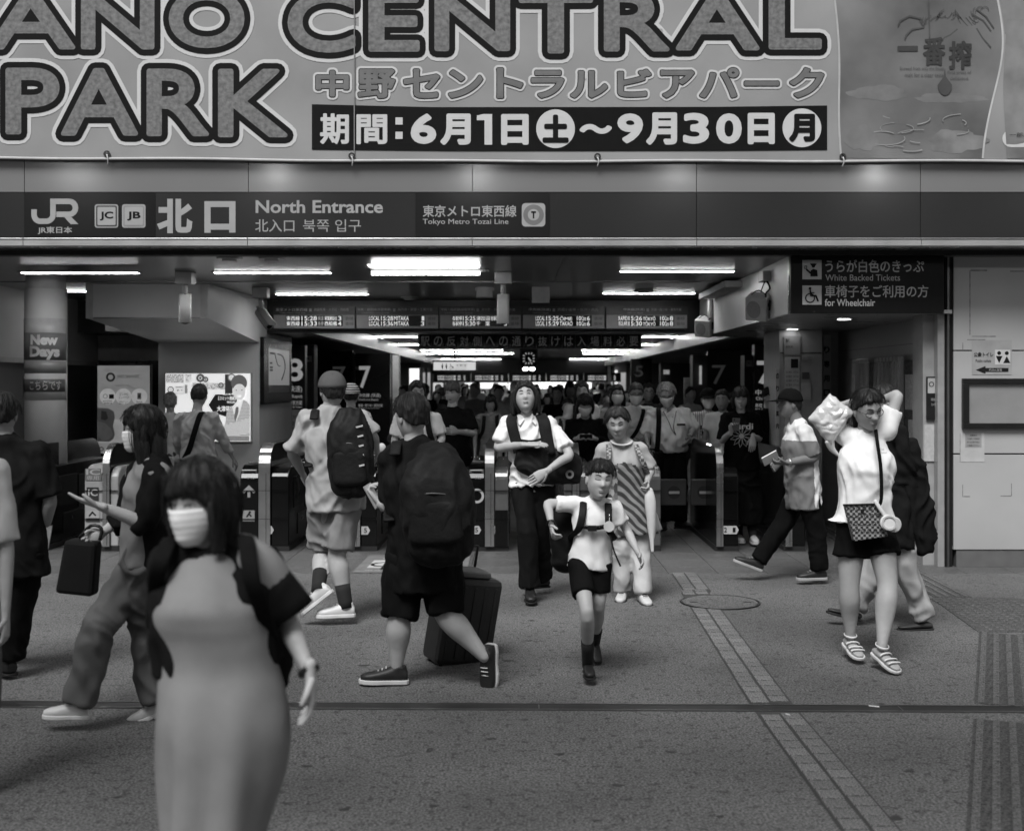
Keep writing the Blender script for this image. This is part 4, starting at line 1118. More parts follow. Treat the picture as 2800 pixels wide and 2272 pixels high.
mb.prism([(PX(x, YKp), YKp, PZ(y, YKp)) for x, y in ((1692, 551), (1706, 551), (1704, 555), (1694, 555))][::-1], (0, -0.0025, 0))
mb.prism([(PX(x, YKp), YKp, PZ(y, YKp)) for x, y in ((1693, 578), (1693, 566), (1699, 562), (1707, 565), (1708, 578))][::-1], (0, -0.002, 0))
strokes(mb, [(1705, 566), (1693, 571), (1684, 563)], 3.4, YKp); strokes(mb, [(1681, 556), (1685, 556), (1685, 562), (1681, 562), (1681, 556)], 1, YKp)
mb.build('officer_pictogram', M_LETD, ks)
mb = MB(); mb.disc((PX(1692, YKp), YKp, PZ(603, YKp)), 0.012, t=0.002, n=14)
mb.ring((PX(1692, YKp), YKp, PZ(623, YKp)), 8.0 * YKp / F, 10.3 * YKp / F, t=0.002)
strokes(mb, [(1692, 606), (1694, 618), (1704, 618), (1709, 630)], 3.2, YKp - 0.001); strokes(mb, [(1693, 612), (1701, 612)], 2, YKp - 0.001)
mb.build('wheelchair_pictogram', M_LETD, ks)
# outer column at the right
YC = 11.1
oc = thing('corner_column', 'broad pale panelled column at the right edge with a dark channel beside it', 'column', (4.6, YC, 0))
x0 = PX(1992, YC)
for z0, z1 in ((PZ(1148, YC), PZ(950, YC)), (PZ(947, YC), PZ(734, YC)), (PZ(731.5, YC), 2.95)):
    MB().box(x0, x0 + 2.4, YC, YC + 0.4, z0, z1).build('wall_panel', mat(0.40, rough=0.5, var=0.1, scale=1.2, bump=0.1, bscale=14), oc, 0.003)
MB().box(x0 + 0.03, x0 + 2.4, YC + 0.01, YC + 0.4, 0, PZ(1148, YC) - 0.002).build('plinth', mat(0.12, rough=0.6), oc)
MB().box(x0 + 0.0, x0 + 2.4, YC + 0.02, YC + 0.35, 0.2, 2.9).build('core', M_DARK, oc)
MB().box(PX(1976, YC), x0 - 0.001, YC + 0.03, YC + 0.35, 0, 2.95).build('dark_channel', M_DARK, oc)
MB().box(PX(1979, YC), PX(1983, YC), YC + 0.0, YC + 0.029, 0, 2.95).build('rail', M_STEELD, oc)
MB().box(PX(1961, YC), PX(1975, YC), YC + 0.03, YC + 0.35, 0, 2.364).build('jamb', mat(0.3, rough=0.4), oc)
# tape marks left by removed notices
mb = MB()
for (a, b, c, d) in ((2025, 2027, 566, 700), (2027, 2062, 564, 567), (2110, 2139, 566, 568.5), (2030, 2080, 702, 704), (2010, 2012, 716, 730), (2020, 2058, 709, 711), (2005, 2007, 905, 965), (2010, 2011.5, 1012, 1038), (2012, 2026, 1036, 1038), (2112, 2113.5, 1010, 1036), (2090, 2112, 1035, 1037)):
    mb.box(PX(a, YC), PX(b, YC), YC - 0.0012, YC - 0.0002, PZ(d, YC), PZ(c, YC))
mb.build('tape_marks', mat(0.2, rough=0.7, var=0.5, scale=30), oc)
ts = thing('toilet_sign', 'paper sign with an arrow and two toilet figures on the right column', 'sign', (PX(2071, YC), YC, 1.95))
Yt = YC - 0.002
MB().box(PX(2030, YC), PX(2113, YC), Yt - 0.002, Yt, PZ(783, YC), PZ(711, YC)).build('paper', mat(0.35, rough=0.4), ts)
MB().box(PX(2078, YC), PX(2110, YC), Yt - 0.0035, Yt - 0.0021, PZ(762, YC), PZ(731, YC)).build('figure_plate', mat(0.6), ts)
def tt(s, x0, x1, y0, y1, m=M_DARK, b=0.0): return st(s, m, ts, x0, x1, y0, y1, Y=Yt - 0.004, bevel=b)
tt('公衆トイレ', 2034, 2075, 736, 746, b=0.02); tt('Public toilets', 2038, 2070, 751, 757)
mb = MB()
for (x, inv) in ((2086.5, 1), (2102.5, 0)):
    mb.disc((PX(x, YC), Yt - 0.0036, PZ(738, YC)), 0.018, t=0.001, n=16)
    pts = [(x - 7, 744), (x + 7, 744), (x, 759)] if inv else [(x, 744), (x + 7.5, 759), (x - 7.5, 759)]
    mb.prism([(PX(a, YC), Yt - 0.0036, PZ(b, YC)) for a, b in pts][::-1], (0, -0.001, 0))
mb.prism([(PX(a, YC), Yt - 0.0036, PZ(b, YC)) for a, b in ((2038, 773), (2058, 765), (2058, 769), (2106, 769), (2106, 777), (2058, 777), (2058, 781))][::-1], (0, -0.001, 0))
mb.build('pictogram', M_DARK, ts)
st('約30m直進', mat(0.4), ts, 2066, 2093, 770.5, 775.5, Y=Yt - 0.0055)
fr = thing('notice_case', 'black framed empty notice case on the right column', 'notice case', (PX(2076, YC), YC, 1.5))
for a, b, c, d in ((2008, 2150, 791, 802), (2008, 2150, 884, 895), (2008, 2021, 802, 884)):
    MB().box(PX(a, YC), PX(b, YC), YC - 0.05, YC - 0.001, PZ(d, YC), PZ(c, YC)).build('frame', M_DARK, fr, 0.004)
MB().box(PX(2150, YC), PX(2162, YC), YC - 0.05, YC - 0.001, PZ(895, YC), PZ(791, YC)).build('frame', M_DARK, fr, 0.004)
MB().box(PX(2021, YC), PX(2150, YC), YC - 0.02, YC - 0.001, PZ(884, YC), PZ(802, YC)).build('backboard', mat(0.27, rough=0.25, var=0.12, scale=3, coat=0.6), fr)
nt_ = thing('paper_notice', 'small torn paper notice taped below the notice case', 'notice', (PX(2035, YC), YC, 1.1))
MB().box(PX(2006, YC), PX(2056, YC), Yt - 0.001, Yt, PZ(965, YC), PZ(903, YC)).build('sheet', mat(0.46, rough=0.5), nt_)
MB().box(PX(2016, YC), PX(2050, YC), Yt - 0.002, Yt - 0.0011, PZ(935, YC), PZ(905, YC)).build('print', mat(0.3, rough=0.5), nt_)
for i, s in enumerate(('注意事項', 'この場所での物品販売', '座り込み等の行為は', 'ご遠慮ください')):
    st(s, M_DARK, nt_, 2020 + (6 if i == 0 else 0), 2046 - (6 if i == 0 else 0), 908 + i * 7, 911.5 + i * 7, Y=Yt - 0.0025)
# office wall (runs away from the camera at X=4)
XO = 4.0
ow = thing('ticket_office', 'ticket office wall with a framed service window hung with clear plastic', 'ticket office', (XO, 13, 0))
MO = mat(0.30, rough=0.5, var=0.08, scale=1.5, bump=0.04)
MB().box(XO, XO + 0.15, 11.5, 14.9, 2.02, 2.364).build('wall', MO, ow)
MB().box(XO, XO + 0.15, 11.5, 11.75, 0, 2.02).build('wall', MO, ow)
MB().box(XO, XO + 0.15, 14.3, 14.9, 0, 2.02).build('wall', MO, ow)
MB().box(XO, XO + 0.15, 11.75, 14.3, 0, 0.95).build('lower_wall', mat(0.05, rough=0.4), ow)
MB().box(XO - 0.05, XO + 0.16, 11.75, 14.3, 0.951, 0.99).build('counter', M_STEELD, ow)
for y0 in (11.75, 12.45, 13.35, 14.24): MB().box(XO - 0.012, XO + 0.05, y0, y0 + 0.06, 0.99, 2.02).build('window_frame', M_STEELD, ow)
MB().box(XO - 0.013, XO + 0.05, 11.75, 14.3, 1.96, 2.019).build('window_frame', M_STEELD, ow)
MB().box(XO + 0.03, XO + 0.04, 11.81, 14.24, 0.99, 1.96).build('window_pane', mat(0.10, rough=0.05, var=0.1, alpha=1.0, spec=0.8), ow)
mb = MB()   # hanging clear plastic, pleated
for (ya, yb) in ((12.2, 13.2), (13.45, 14.1)):
    n = 40; top = [(XO - 0.05 + 0.018 * sin(i * 1.3 + ya), ya + (yb - ya) * i / n, 2.0) for i in range(n + 1)]
    bot = [(XO - 0.07 + 0.03 * sin(i * 1.1 + ya), ya + (yb - ya) * i / n, 1.2) for i in range(n + 1)]
    mb.add(top + bot, [(i, i + 1, n + 2 + i, n + 1 + i) for i in range(n)], True)
mb.build('plastic_sheet', mat(0.6, rough=0.12, var=0.1, spec=1.0, alpha=0.32), ow)
for i, (y0, z0, w, h, v) in enumerate(((11.84, 1.45, 0.42, 0.36, 0.5), (11.86, 1.05, 0.3, 0.3, 0.5), (12.6, 1.5, 0.2, 0.16, 0.06), (12.6, 1.05, 0.35, 0.25, 0.35), (14.1, 1.62, 0.12, 0.2, 0.6), (11.56, 1.2, 0.14, 0.55, 0.5))):
    MB().box(XO - 0.018, XO - 0.014, y0, y0 + w, z0, z0 + h).build('notice', mat(v, rough=0.5, v2=v * 0.5, scale=40), ow)
MB().box(XO - 0.004, XO - 0.0005, 11.5, 14.9, 2.12, 2.125).build('wall_joint', M_DARK, ow)
ns = thing('prohibition_notice', 'narrow dark notice with a round prohibition mark on the office jamb', 'notice', (PX(1961, 11.4), 11.4, 1.3))
Yn = 11.12
MB().box(PX(1942, Yn), PX(1961, Yn), Yn + 0.08, Yn + 0.10, PZ(877, Yn), PZ(787, Yn)).build('plate', M_DARK, ns)
MB().box(PX(1944, Yn), PX(1959, Yn), Yn + 0.076, Yn + 0.0795, PZ(822, Yn), PZ(790, Yn)).build('white_field', mat(0.4), ns)
MB().ring((PX(1951.5, Yn), Yn + 0.0755, PZ(803, Yn)), 0.017, 0.024, t=0.001).build('prohibition_ring', M_DARK, ns)
st('関係者以外', mat(0.4), ns, 1945, 1958, 832, 838, Y=Yn + 0.075); st('立入禁止', mat(0.4), ns, 1945, 1958, 842, 848, Y=Yn + 0.075)
MB().box(PX(1936, Yn), PX(1965, Yn), Yn + 0.11, Yn + 0.4, 0, 2.364).build('post', mat(0.3, rough=0.5), ns)
t = tag(MB().box(PX(1938, Yn), PX(1959, Yn), Yn + 0.095, Yn + 0.109, PZ(965, Yn), PZ(888, Yn)).build('memo_sheet', mat(0.4, v2=0.5, scale=30)), 'white memo sheet below the prohibition notice', 'notice')
# facing wall with notices left of the office
YO = 14.9
fw = thing('office_end_wall', 'pale wall facing the gates with notices and a vertical banner', 'wall', (3.8, YO, 0))
MB().box(PX(1717, YO), PX(1762, YO), YO, YO + 0.2, 0, 2.364).build('wall', mat(0.34, rough=0.5, var=0.08), fw)
MB().box(PX(1628, 14.2), PX(1717, 14.2), 14.2, 15.1, 0, 2.364).build('pier', mat(0.34, rough=0.5, var=0.08), fw)
MB().box(PX(1630, 14.2), PX(1717, 14.2), 14.195, 14.199, PZ(738, 14.2), PZ(736.5, 14.2)).build('joint', M_DARK, fw)
Yv = 14.18
MB().box(PX(1719, YO), PX(1735, YO), YO - 0.02, YO - 0.005, PZ(880, YO), PZ(700, YO)).build('vertical_banner', mat(0.55, rough=0.6), fw)
for i, c in enumerate('り専用口改'):
    st(c, M_LETD, fw, 1721, 1733, 724 + i * 30, 738 + i * 30, Y=YO - 0.022, bevel=0.03)
MB().box(PX(1620, Yv), PX(1628, Yv), Yv, Yv + 0.02, PZ(940, Yv), PZ(770, Yv)).build('side_banner', mat(0.5, rough=0.6), fw)
for i, c in enumerate('のりば案内'): st(c, M_LETD, fw, 1621, 1627, 780 + i * 26, 792 + i * 26, Y=Yv - 0.003, bevel=0.03)
for (a, b, c, d, v) in ((1638, 1672, 702, 742, 0.24), (1639, 1670, 746, 830, 0.48), (1674, 1692, 746, 752, 0.3), (1676, 1690, 778, 792, 0.08), (1640, 1672, 850, 900, 0.5), (1674, 1694, 800, 835, 0.42)):
    MB().box(PX(a, Yv), PX(b, Yv), Yv, Yv + 0.015, PZ(d, Yv), PZ(c, Yv)).build('notice', mat(v, rough=0.5), fw)
MB().box(PX(1652, Yv), PX(1667, Yv), Yv - 0.004, Yv - 0.001, PZ(769, Yv), PZ(750, Yv)).build('dark_field', M_DARK, fw)
for i in range(4):
    st('出口案内', M_DARK, fw, 1642, 1654, 775 + i * 9, 780 + i * 9, Y=Yv - 0.003); st('のりば', M_DARK, fw, 1657, 1668, 775 + i * 9, 780 + i * 9, Y=Yv - 0.003)
st('駅', mat(0.05), fw, 1641, 1649, 708, 716, Y=Yv - 0.003, bevel=0.02); st('運賃表', mat(0.05), fw, 1641, 1656, 722, 727, Y=Yv - 0.003)
# speakers with cables on the bulkhead
def speaker_box(px, py, Y, s, label, yaw):
    c = V((2.5 - 0.17 * s * 0.6, Y, PZ(py, Y)))
    t = thing('wall_speaker', label, 'loudspeaker', tuple(c))
    M = Matrix.Translation(c) @ Matrix.Rotation(yaw, 4, 'Z') @ Matrix.Rotation(0.35, 4, 'X') @ Matrix.Rotation(0.12, 4, 'Y')
    o = MB().box(-0.11 * s, 0.11 * s, -0.11 * s, 0.11 * s, -0.12 * s, 0.12 * s, M).build('cabinet', mat(0.42, rough=0.5, bump=0.05), t, 0.012)
    MB().disc(M @ V((-0.02 * s, -0.111 * s, 0)), 0.07 * s, tuple((M.to_3x3() @ V((0, -1, 0)))), 0.004, 24, 0.09 * s).build('grille', mat(0.2, rough=0.7, v2=0.3, scale=150), t)
    MB().box(0.10 * s, 0.17 * s, -0.03, 0.05, -0.02, 0.08, M).build('bracket', M_DARK, t)
    MB().tube([M @ V((-0.08 * s, 0, 0.12 * s)), M @ V((0, 0.0, 0.17 * s)), M @ V((0.08 * s, 0, 0.12 * s))], 0.007, 6).build('handle', M_DARK, t)
    return c
c1 = speaker_box(1602, 641, 11.9, 1.0, 'bigger pale speaker box tilted below a loop of black cables', -0.5)
c2 = speaker_box(1494, 683, 15.4, 0.95, 'smaller pale speaker box farther along the bulkhead', -0.5)
t = thing('cable_box', 'junction box trailing tangled black cables above the bigger speaker', 'junction box', (2.45, 11.9, 2.8))
MB().box(2.42, 2.499, 11.8, 12.05, 2.74, 2.84).build('box', mat(0.4, rough=0.5), t, 0.006)
MB().tube([(2.47, 11.85, 2.74), (2.49, 11.8, 2.66), (2.44, 11.78, 2.6), (2.47, 11.8, 2.5), (c1.x + 0.06, 11.85, 2.45)], 0.009, 6).build('cable', M_BLACK, t)
MB().tube([(2.46, 11.9, 2.74), (2.43, 11.95, 2.62), (2.49, 12.0, 2.55), (2.46, 11.9, 2.49), (c1.x, 11.9, 2.46)], 0.006, 6).build('cable', M_BLACK, t)
MB().tube([(2.48, 12.1, 2.6), (2.46, 12.0, 2.55), (2.485, 11.95, 2.5), (2.46, 11.9, 2.53)], 0.006, 6).build('cable', M_BLACK, t)
MB().box(2.47, 2.499, 12.02, 12.14, 2.55, 2.63).build('small_box', mat(0.3), t)
t = thing('conduit', 'white upright conduit running down to the smaller speaker', 'conduit', (2.47, 15.3, 2.7))
MB().tube([(2.46, 15.3, 2.86), (2.46, 15.3, 2.56)], 0.035, 8).build('pipe', M_WHITEP, t); MB().tube([(2.45, 15.25, 2.56), (2.43, 15.3, 2.52), (c2.x + 0.05, 15.35, 2.5)], 0.01, 6).build('cable', M_BLACK, t)
MB().box(2.30, 2.499, 13.3, 15.2, 2.80, 2.87).build('strip_box', mat(0.3), t)

# ================================================================= DEPARTURE BOARDS
YD = 16.6
def board_unit(px0, px1, label, head, sub, head2, lines, dotx):
    t = thing('departure_board', label, 'departure board', (PX((px0 + px1) / 2, YD), YD, 2.5), 'departure boards in a row')
    MB().box(PX(px0, YD) + 0.004, PX(px1, YD) - 0.004, YD, YD + 0.18, PZ(688, YD), PZ(641, YD)).build('case', mat(0.03, rough=0.35), t, 0.005)
    MB().box(PX(px0 + 2, YD), PX(px1 - 2, YD), YD - 0.004, YD - 0.0005, PZ(686, YD), PZ(658.5, YD)).build('lower_panel', mat(0.34, rough=0.4), t)
    MB().box(PX(dotx[0], YD), PX(dotx[1], YD), YD - 0.008, YD - 0.0045, PZ(682, YD), PZ(659.5, YD)).build('dot_screen', M_BLACK, t)
    Yh = YD - 0.003
    st(head, mat(0.5), t, head_x[0] + px0, head_x[1] + px0, 644, 650.5, Y=Yh, bevel=0.006)
    st(sub, mat(0.35), t, head_x[0] + px0 + 8, head_x[1] + px0 - 4, 652.5, 656, Y=Yh)
    MB().box(PX(px0 + head_x[1] + 4, Yh), PX(px0 + head_x[1] + 9, Yh), Yh - 0.002, Yh, PZ(651, Yh), PZ(645, Yh)).build('line_mark', mat(0.3), t)
    st(head2, mat(0.38), t, px0 + head_x[1] + 14, px1 - 14, 644, 650, Y=Yh)
    Ye = YD - 0.0095
    LED = mat(0.8, var=0.0, emit=0.7)
    for i, ln in enumerate(lines):
        y0, y1 = (660.8, 670) if i == 0 else (671.8, 681)
        for (s, a, b, *r) in ln:
            st(s, LED if not r else mat(0.5, emit=0.3, var=0.0), t, a, b, y0, y1, Y=Ye, bevel=0.008)
    for y0 in (662, 673): st('番線', mat(0.12), t, dotx[1] + 5, min(dotx[1] + 22, px1 - 3), y0, y0 + 7, Y=Yh - 0.003)
    return t
head_x = (6, 72)
board_unit(570, 742.5, 'first departure board from the left, two Tozai Line trains at 15:28 and 15:33', '東京メトロ東西線', 'Tokyo Metro Tozai Line', '高田馬場・大手町・西船橋', [[('東西線', 598, 626), ('15:28', 630, 662), ('快速', 664, 676, 1), ('東葉勝田台', 678, 704), ('3', 706, 713)], [('東西線', 598, 626), ('15:33', 630, 662), ('各停', 664, 676, 1), ('西船橋', 678, 704), ('4', 706, 713)]], (597, 716))
head_x = (4, 74)
board_unit(743, 917, 'second departure board from the left, two local trains for Mitaka', '中央・総武線(各駅停車)', 'Chūō-Sōbu Line (Local)', '高円寺・荻窪・三鷹方面', [[('LOCAL', 771, 793), ('15:28', 796, 821), ('MITAKA', 823, 854), ('1', 881, 886)], [('LOCAL', 771, 793), ('15:36', 796, 821), ('MITAKA', 823, 854), ('3', 879, 886)]], (770, 888))
board_unit(917.5, 1090, 'middle departure board with trains at 15:25 and 15:30', '中央・総武線(各駅停車)', 'Chūō-Sōbu Line (Local)', '東中野・新宿・千葉方面', [[('各駅停', 945, 965), ('15:25', 967, 993), ('津田沼', 995, 1023), ('当駅始発', 1025, 1051), ('2', 1053, 1059)], [('各駅停', 945, 965), ('15:30', 967, 993), ('千', 995, 1003), ('葉', 1014, 1023), ('5', 1053, 1059)]], (944, 1062))
head_x = (14, 60)
board_unit(1090.5, 1264, 'fourth departure board from the left, locals for Ome and Takao', '中央線(快速)', 'Chūō Line (Rapid)', '武蔵小金井・立川・高尾', [[('LOCAL', 1119, 1138), ('15:25', 1141, 1167), ('ŌME', 1169, 1195), ('10', 1205, 1214), ('Cars', 1215, 1224), ('6', 1226, 1232)], [('LOCAL', 1119, 1138), ('15:29', 1141, 1167), ('TAKAO', 1169, 1196), ('10', 1205, 1214), ('Cars', 1215, 1224), ('6', 1226, 1232)]], (1118, 1236))
head_x = (38, 82)
board_unit(1264.5, 1437, 'rightmost departure board, rapid trains for Tokyo at 15:26 and 15:30', '中央線(快速)', 'Chūō Line (Rapid)', '新宿・四ツ谷・東京方面', [[('RAPID', 1292, 1311), ('15:26', 1313, 1341), ('TŌKYŌ', 1343, 1369), ('10', 1379, 1388), ('Cars', 1389, 1397), ('8', 1399, 1406)], [('SPECIAL RAPID', 1292, 1311), ('15:30', 1313, 1341), ('TŌKYŌ', 1343, 1369), ('10', 1379, 1388), ('Cars', 1389, 1397), ('8', 1399, 1406)]], (1291, 1408))
# message board of single character panels
YM = 18.0
mbd = thing('message_board', 'row of dark tiles spelling a passage notice, one character each', 'message board', (PX(1106, YM), YM, 2.3))
chars = '駅の反対側への通り抜けは入場料必要'
MB().box(PX(874, YM), PX(1339, YM), YM + 0.01, YM + 0.06, PZ(729, YM), PZ(698, YM)).build('rail', mat(0.12, rough=0.4), mbd)
for i, c in enumerate(chars):
    a = 875 + i * 27.25
    o = MB().box(PX(a + 0.8, YM), PX(a + 26.5, YM), YM, YM + 0.009, PZ(727, YM), PZ(699.5, YM)).build('character_tile', M_BLACK, mbd)
    st(c, mat(0.4, rough=0.5, var=0.05, emit=0.06), o, a + 4, a + 22, 703, 723, Y=YM - 0.002)
for px in (900, 1310): MB().tube([(PX(px, YM), YM + 0.03, PZ(698, YM)), (PX(px, YM), YM + 0.03, ZH)], 0.01, 6).build('hanger', M_STEELD, mbd)
# hall lights
hl_specs = [(770, 872, 703), (1341, 1440, 703), (828, 880, 719), (1341, 1400, 719), (878, 1050, 731.5), (1215, 1366, 731.5), (890, 1072, 738), (1218, 1372, 738), (905, 1045, 750), (1190, 1350, 750), (985, 1075, 756.5), (1130, 1325, 756.5), (990, 1060, 762), (1130, 1300, 762)]
for i, (a, b, py) in enumerate(hl_specs):
    Y = (ZH - 1.7) * F / (805 - py)
    side = 'left' if b < 1100 else 'right'
    dist = ['nearest', 'second', 'third', 'fourth', 'fifth', 'sixth', 'farthest'][i // 2]
    strip_light(a, b, py, '%s strip light in the deep hall ceiling, %s side' % (dist, side), z=ZH, group='strip lights in the deep hall', tm=M_TUBE2)
# wall scallop lamps along both beams
for i, Y in enumerate((18.9, 20.5, 22.6, 25.2)):
    for sx, nm in ((-2.985, 'left'), (3.285, 'right')):
        o = MB().disc((sx + (0.06 if sx < 0 else -0.06), Y, ZH - 0.001), 0.03, (0, 0, -1), 0.01, 12).build('spot_lamp', mat(1.0, var=0, emit=60.0))
        tag(o, '%s small spot lamp lighting the %s beam' % (('nearest', 'second', 'third', 'farthest')[i], nm), 'spot lamp', 'spot lamps along the beams')
# restroom sign, clock, far boards
YR = 24.0
rs = thing('restroom_sign', 'glowing white restroom sign with wheelchair symbol hanging in the hall', 'sign', (PX(949, YR), YR, 2.1))
MB().box(PX(904, YR), PX(995.5, YR), YR, YR + 0.15, PZ(775.5, YR), PZ(754, YR)).build('case', M_DARK, rs, 0.004)
MB().box(PX(905.5, YR), PX(993.5, YR), YR - 0.005, YR - 0.001, PZ(773.5, YR), PZ(756.5, YR)).build('face', mat(0.75, emit=0.75, var=0.0), rs)
YRt = YR - 0.007
mb = MB()
for x in (924, 932.5):
    mb.disc((PX(x, YRt), YRt, PZ(760.5, YRt)), 0.013, t=0.002, n=10); mb.prism([(PX(a, YRt), YRt, PZ(b, YRt)) for a, b in ((x - 2.2, 763), (x + 2.2, 763), (x + 1, 771), (x - 1, 771))][::-1], (0, -0.002, 0))
mb.ring((PX(942, YRt), YRt, PZ(768.5, YRt)), 0.022, 0.032, t=0.002, n=16); strokes(mb, [(941, 760), (942, 766), (946, 766), (948, 771)], 1.4, YRt)
mb.build('pictogram', M_DARK, rs)
st('化粧室', mat(0.1), rs, 952, 975, 760, 767, Y=YRt); st('Restrooms', mat(0.15), rs, 952, 974, 769, 772, Y=YRt)
MB().tube([(PX(949, YR), YR + 0.07, PZ(754, YR)), (PX(949, YR), YR + 0.07, ZH)], 0.015, 6).build('hanger', M_DARK, rs)
YL = 22.0
ck = thing('station_clock', 'square dark clock with white hands hanging in the hall', 'clock', (PX(1104.5, YL), YL, 2.2))
MB().box(PX(1086, YL), PX(1123, YL), YL + 0.02, YL + 0.1, PZ(766, YL), PZ(725, YL)).build('back_plate', mat(0.12, rough=0.4), ck, 0.005)
MB().box(PX(1089, YL), PX(1120, YL), YL, YL + 0.019, PZ(764, YL), PZ(734, YL)).build('case', M_BLACK, ck, 0.004)
WH = mat(0.7, emit=0.3, var=0)
for k in range(12):
    a = k * pi / 6; r = 12.5 / max(abs(cos(a)), abs(sin(a)), 0.75) * 0.82
    MB().box(-0.012, 0.012, -0.002, 0.002, -0.018, 0.018, Matrix.Translation((PX(1104.5 + r * sin(a), YL), YL - 0.003, PZ(749 - r * cos(a), YL))) @ Matrix.Rotation(a, 4, 'Y')).build('hour_mark', WH, ck)
for (L_, a, w) in ((0.07, 3.9 * pi / 6 + 0.3, 0.009), (0.095, 5.2 * pi / 6, 0.007)):
    MB().box(-w, w, -0.002, 0.002, -0.015, L_, Matrix.Translation((PX(1104.5, YL), YL - 0.006, PZ(749, YL))) @ Matrix.Rotation(a, 4, 'Y')).build('clock_hand', WH, ck)
MB().box(PX(1099, YL), PX(1110, YL), YL + 0.03, YL + 0.06, PZ(725, YL), ZH).build('hanger', M_DARK, ck)
t = thing('twin_lamp', 'pair of small bright lamps glowing just under the clock', 'lamp', (PX(1103, YL), YL + 1, 2.05))
for px in (1097.5, 1111.5): MB().ball((PX(px, YL + 1), YL + 1, PZ(771, YL + 1)), (0.06, 0.04, 0.035)).build('lamp', mat(1.0, emit=8.0, var=0), t)
MB().box(PX(1096, YL + 1), PX(1113, YL + 1), YL + 1.05, YL + 1.1, PZ(768, YL + 1), PZ(764, YL + 1)).build('bracket', M_DARK, t)
YE = 46.0
tag(MB().box(-3.4, 3.6, YE, YE + 0.5, 2.15, ZH).build('far_beam', mat(0.015, rough=0.4)), kind='structure')
for i in range(5):
    a = 906 + i * 78.5
    t = thing('far_departure_board', 'small far departure board deep in the hall, number %s from the left' % ('one', 'two', 'three', 'four', 'five')[i], 'departure board', (PX(a + 39, YE - 1), YE - 1, 2.0), 'far departure boards')
    MB().box(PX(a, YE - 1), PX(a + 77, YE - 1), YE - 1, YE - 0.8, PZ(798, YE - 1), PZ(779, YE - 1)).build('case', M_DARK, t)
    for (s, b, w) in (('各停快速', 8, 14), ('15:29三鷹', 24, 22), ('始発', 50, 6), ('2', 62, 4)):
        for y0 in (784.5, 790): st(s, mat(0.6, emit=0.8, var=0), t, a + b, a + b + w, y0, y0 + 4.6, Y=YE - 1.01, bevel=0.02)
tag(MB().box(-4.5, 4.5, 60, 60.3, 0, 2.9).build('end_wall', mat(0.3, rough=0.6)), kind='structure')
for i, (a, b, c, d, e, v) in enumerate(((970, 1060, 800, 812, 3.0, 'wide bright shop window at the far end, left of centre'), (1062, 1110, 800, 818, 4.0, 'tall bright shop window at the far end behind the young man'), (1112, 1235, 799, 812, 5.0, 'longest bright shop window at the far end, right of centre'), (905, 925, 800, 824, 2.0, 'narrow far opening glowing at the left of the hall'), (1250, 1262, 800, 818, 1.5, 'thin far opening left of the tall glass door'), (1278, 1290, 772, 826, 3.0, 'tall narrow far glass door glowing at the right'), (940, 958, 802, 815, 2.2, 'small square far window at the left'))):
    Y = 59.0
    t = thing('shop_window', v, 'shop window', (PX((a + b) / 2, Y), Y, 1.6), 'lit shop windows at the far end')
    MB().box(PX(a, Y), PX(b, Y), Y, Y + 0.1, PZ(d, Y), PZ(c, Y)).build('pane', mat(1.0, emit=e * 0.3, var=0), t)
    MB().box(PX(a - 1, Y), PX(b + 1, Y), Y + 0.11, Y + 0.2, PZ(d + 1, Y), PZ(c - 1, Y)).build('frame', M_DARK, t)
rngm = random.Random(12)
for i in range(9):
    a = 862 + i * 9 + rngm.uniform(-2, 2) if i < 5 else 1252 + (i - 5) * 9
    Y = 50 + rngm.uniform(-8, 8)
    tag(MB().box(PX(a, Y), PX(a, Y) + 0.1, Y, Y + 0.1, 0, 2.44).build('steel_post', mat(0.4, rough=0.3, metal=0.6)), 'slim steel post at the %s of the deep hall, %s from the left' % ('left' if i < 5 else 'right', ('first', 'second', 'third', 'fourth', 'fifth')[i % 5]), 'post', 'slim far posts ' + ('left' if i < 5 else 'right'))
# ================================================================= TICKET GATES
def gate_profile(y0, y1, z0, z1, rf, n=6):
    """side outline (y,z) with rounded upper corners"""
    pts = [(y0, z0)]
    for i in range(n + 1):
        a = pi - i * (pi / 2) / n
        pts.append((y0 + rf + rf * cos(a), z1 - rf * 0.8 + rf * 0.8 * sin(a)))
    for i in range(n + 1):
        a = pi / 2 - i * (pi / 2) / n
        pts.append((y1 - rf + rf * cos(a), z1 - rf * 0.8 + rf * 0.8 * sin(a)))
    pts.append((y1, z0))
    return pts
M_GB = mat(0.004, rough=0.16, var=0.3, scale=2.5, bump=0.02, bscale=12, spec=0.35)
M_GB2 = mat(0.014, spec=0.35, rough=0.25, var=0.2, scale=2.5, bump=0.02)
def slab(mb, x0, x1, prof): return mb.prism([(x0, y, z) for y, z in prof], (x1 - x0, 0, 0))
def num_badge(par, px, py, n, left, Y, dark=False):
    w, h = 9, 8.5
    pts = [(px - w, py - h), (px + w * 0.5, py - h), (px + w, py), (px + w * 0.5, py + h), (px - w, py + h)]
    if left: pts = [(2 * px - a, b) for a, b in pts]; pts = pts[::-1]
    mb = MB(); mb.prism([(PX(a, Y), Y, PZ(b, Y)) for a, b in pts][::-1], (0, -0.003, 0)); mb.build('number_plate', mat(0.5), par)
    st(n, M_LETD, par, px - 3.5, px + 2.5, py - 5, py + 5, Y=Y - 0.004, bevel=0.02)
YG = 12.15
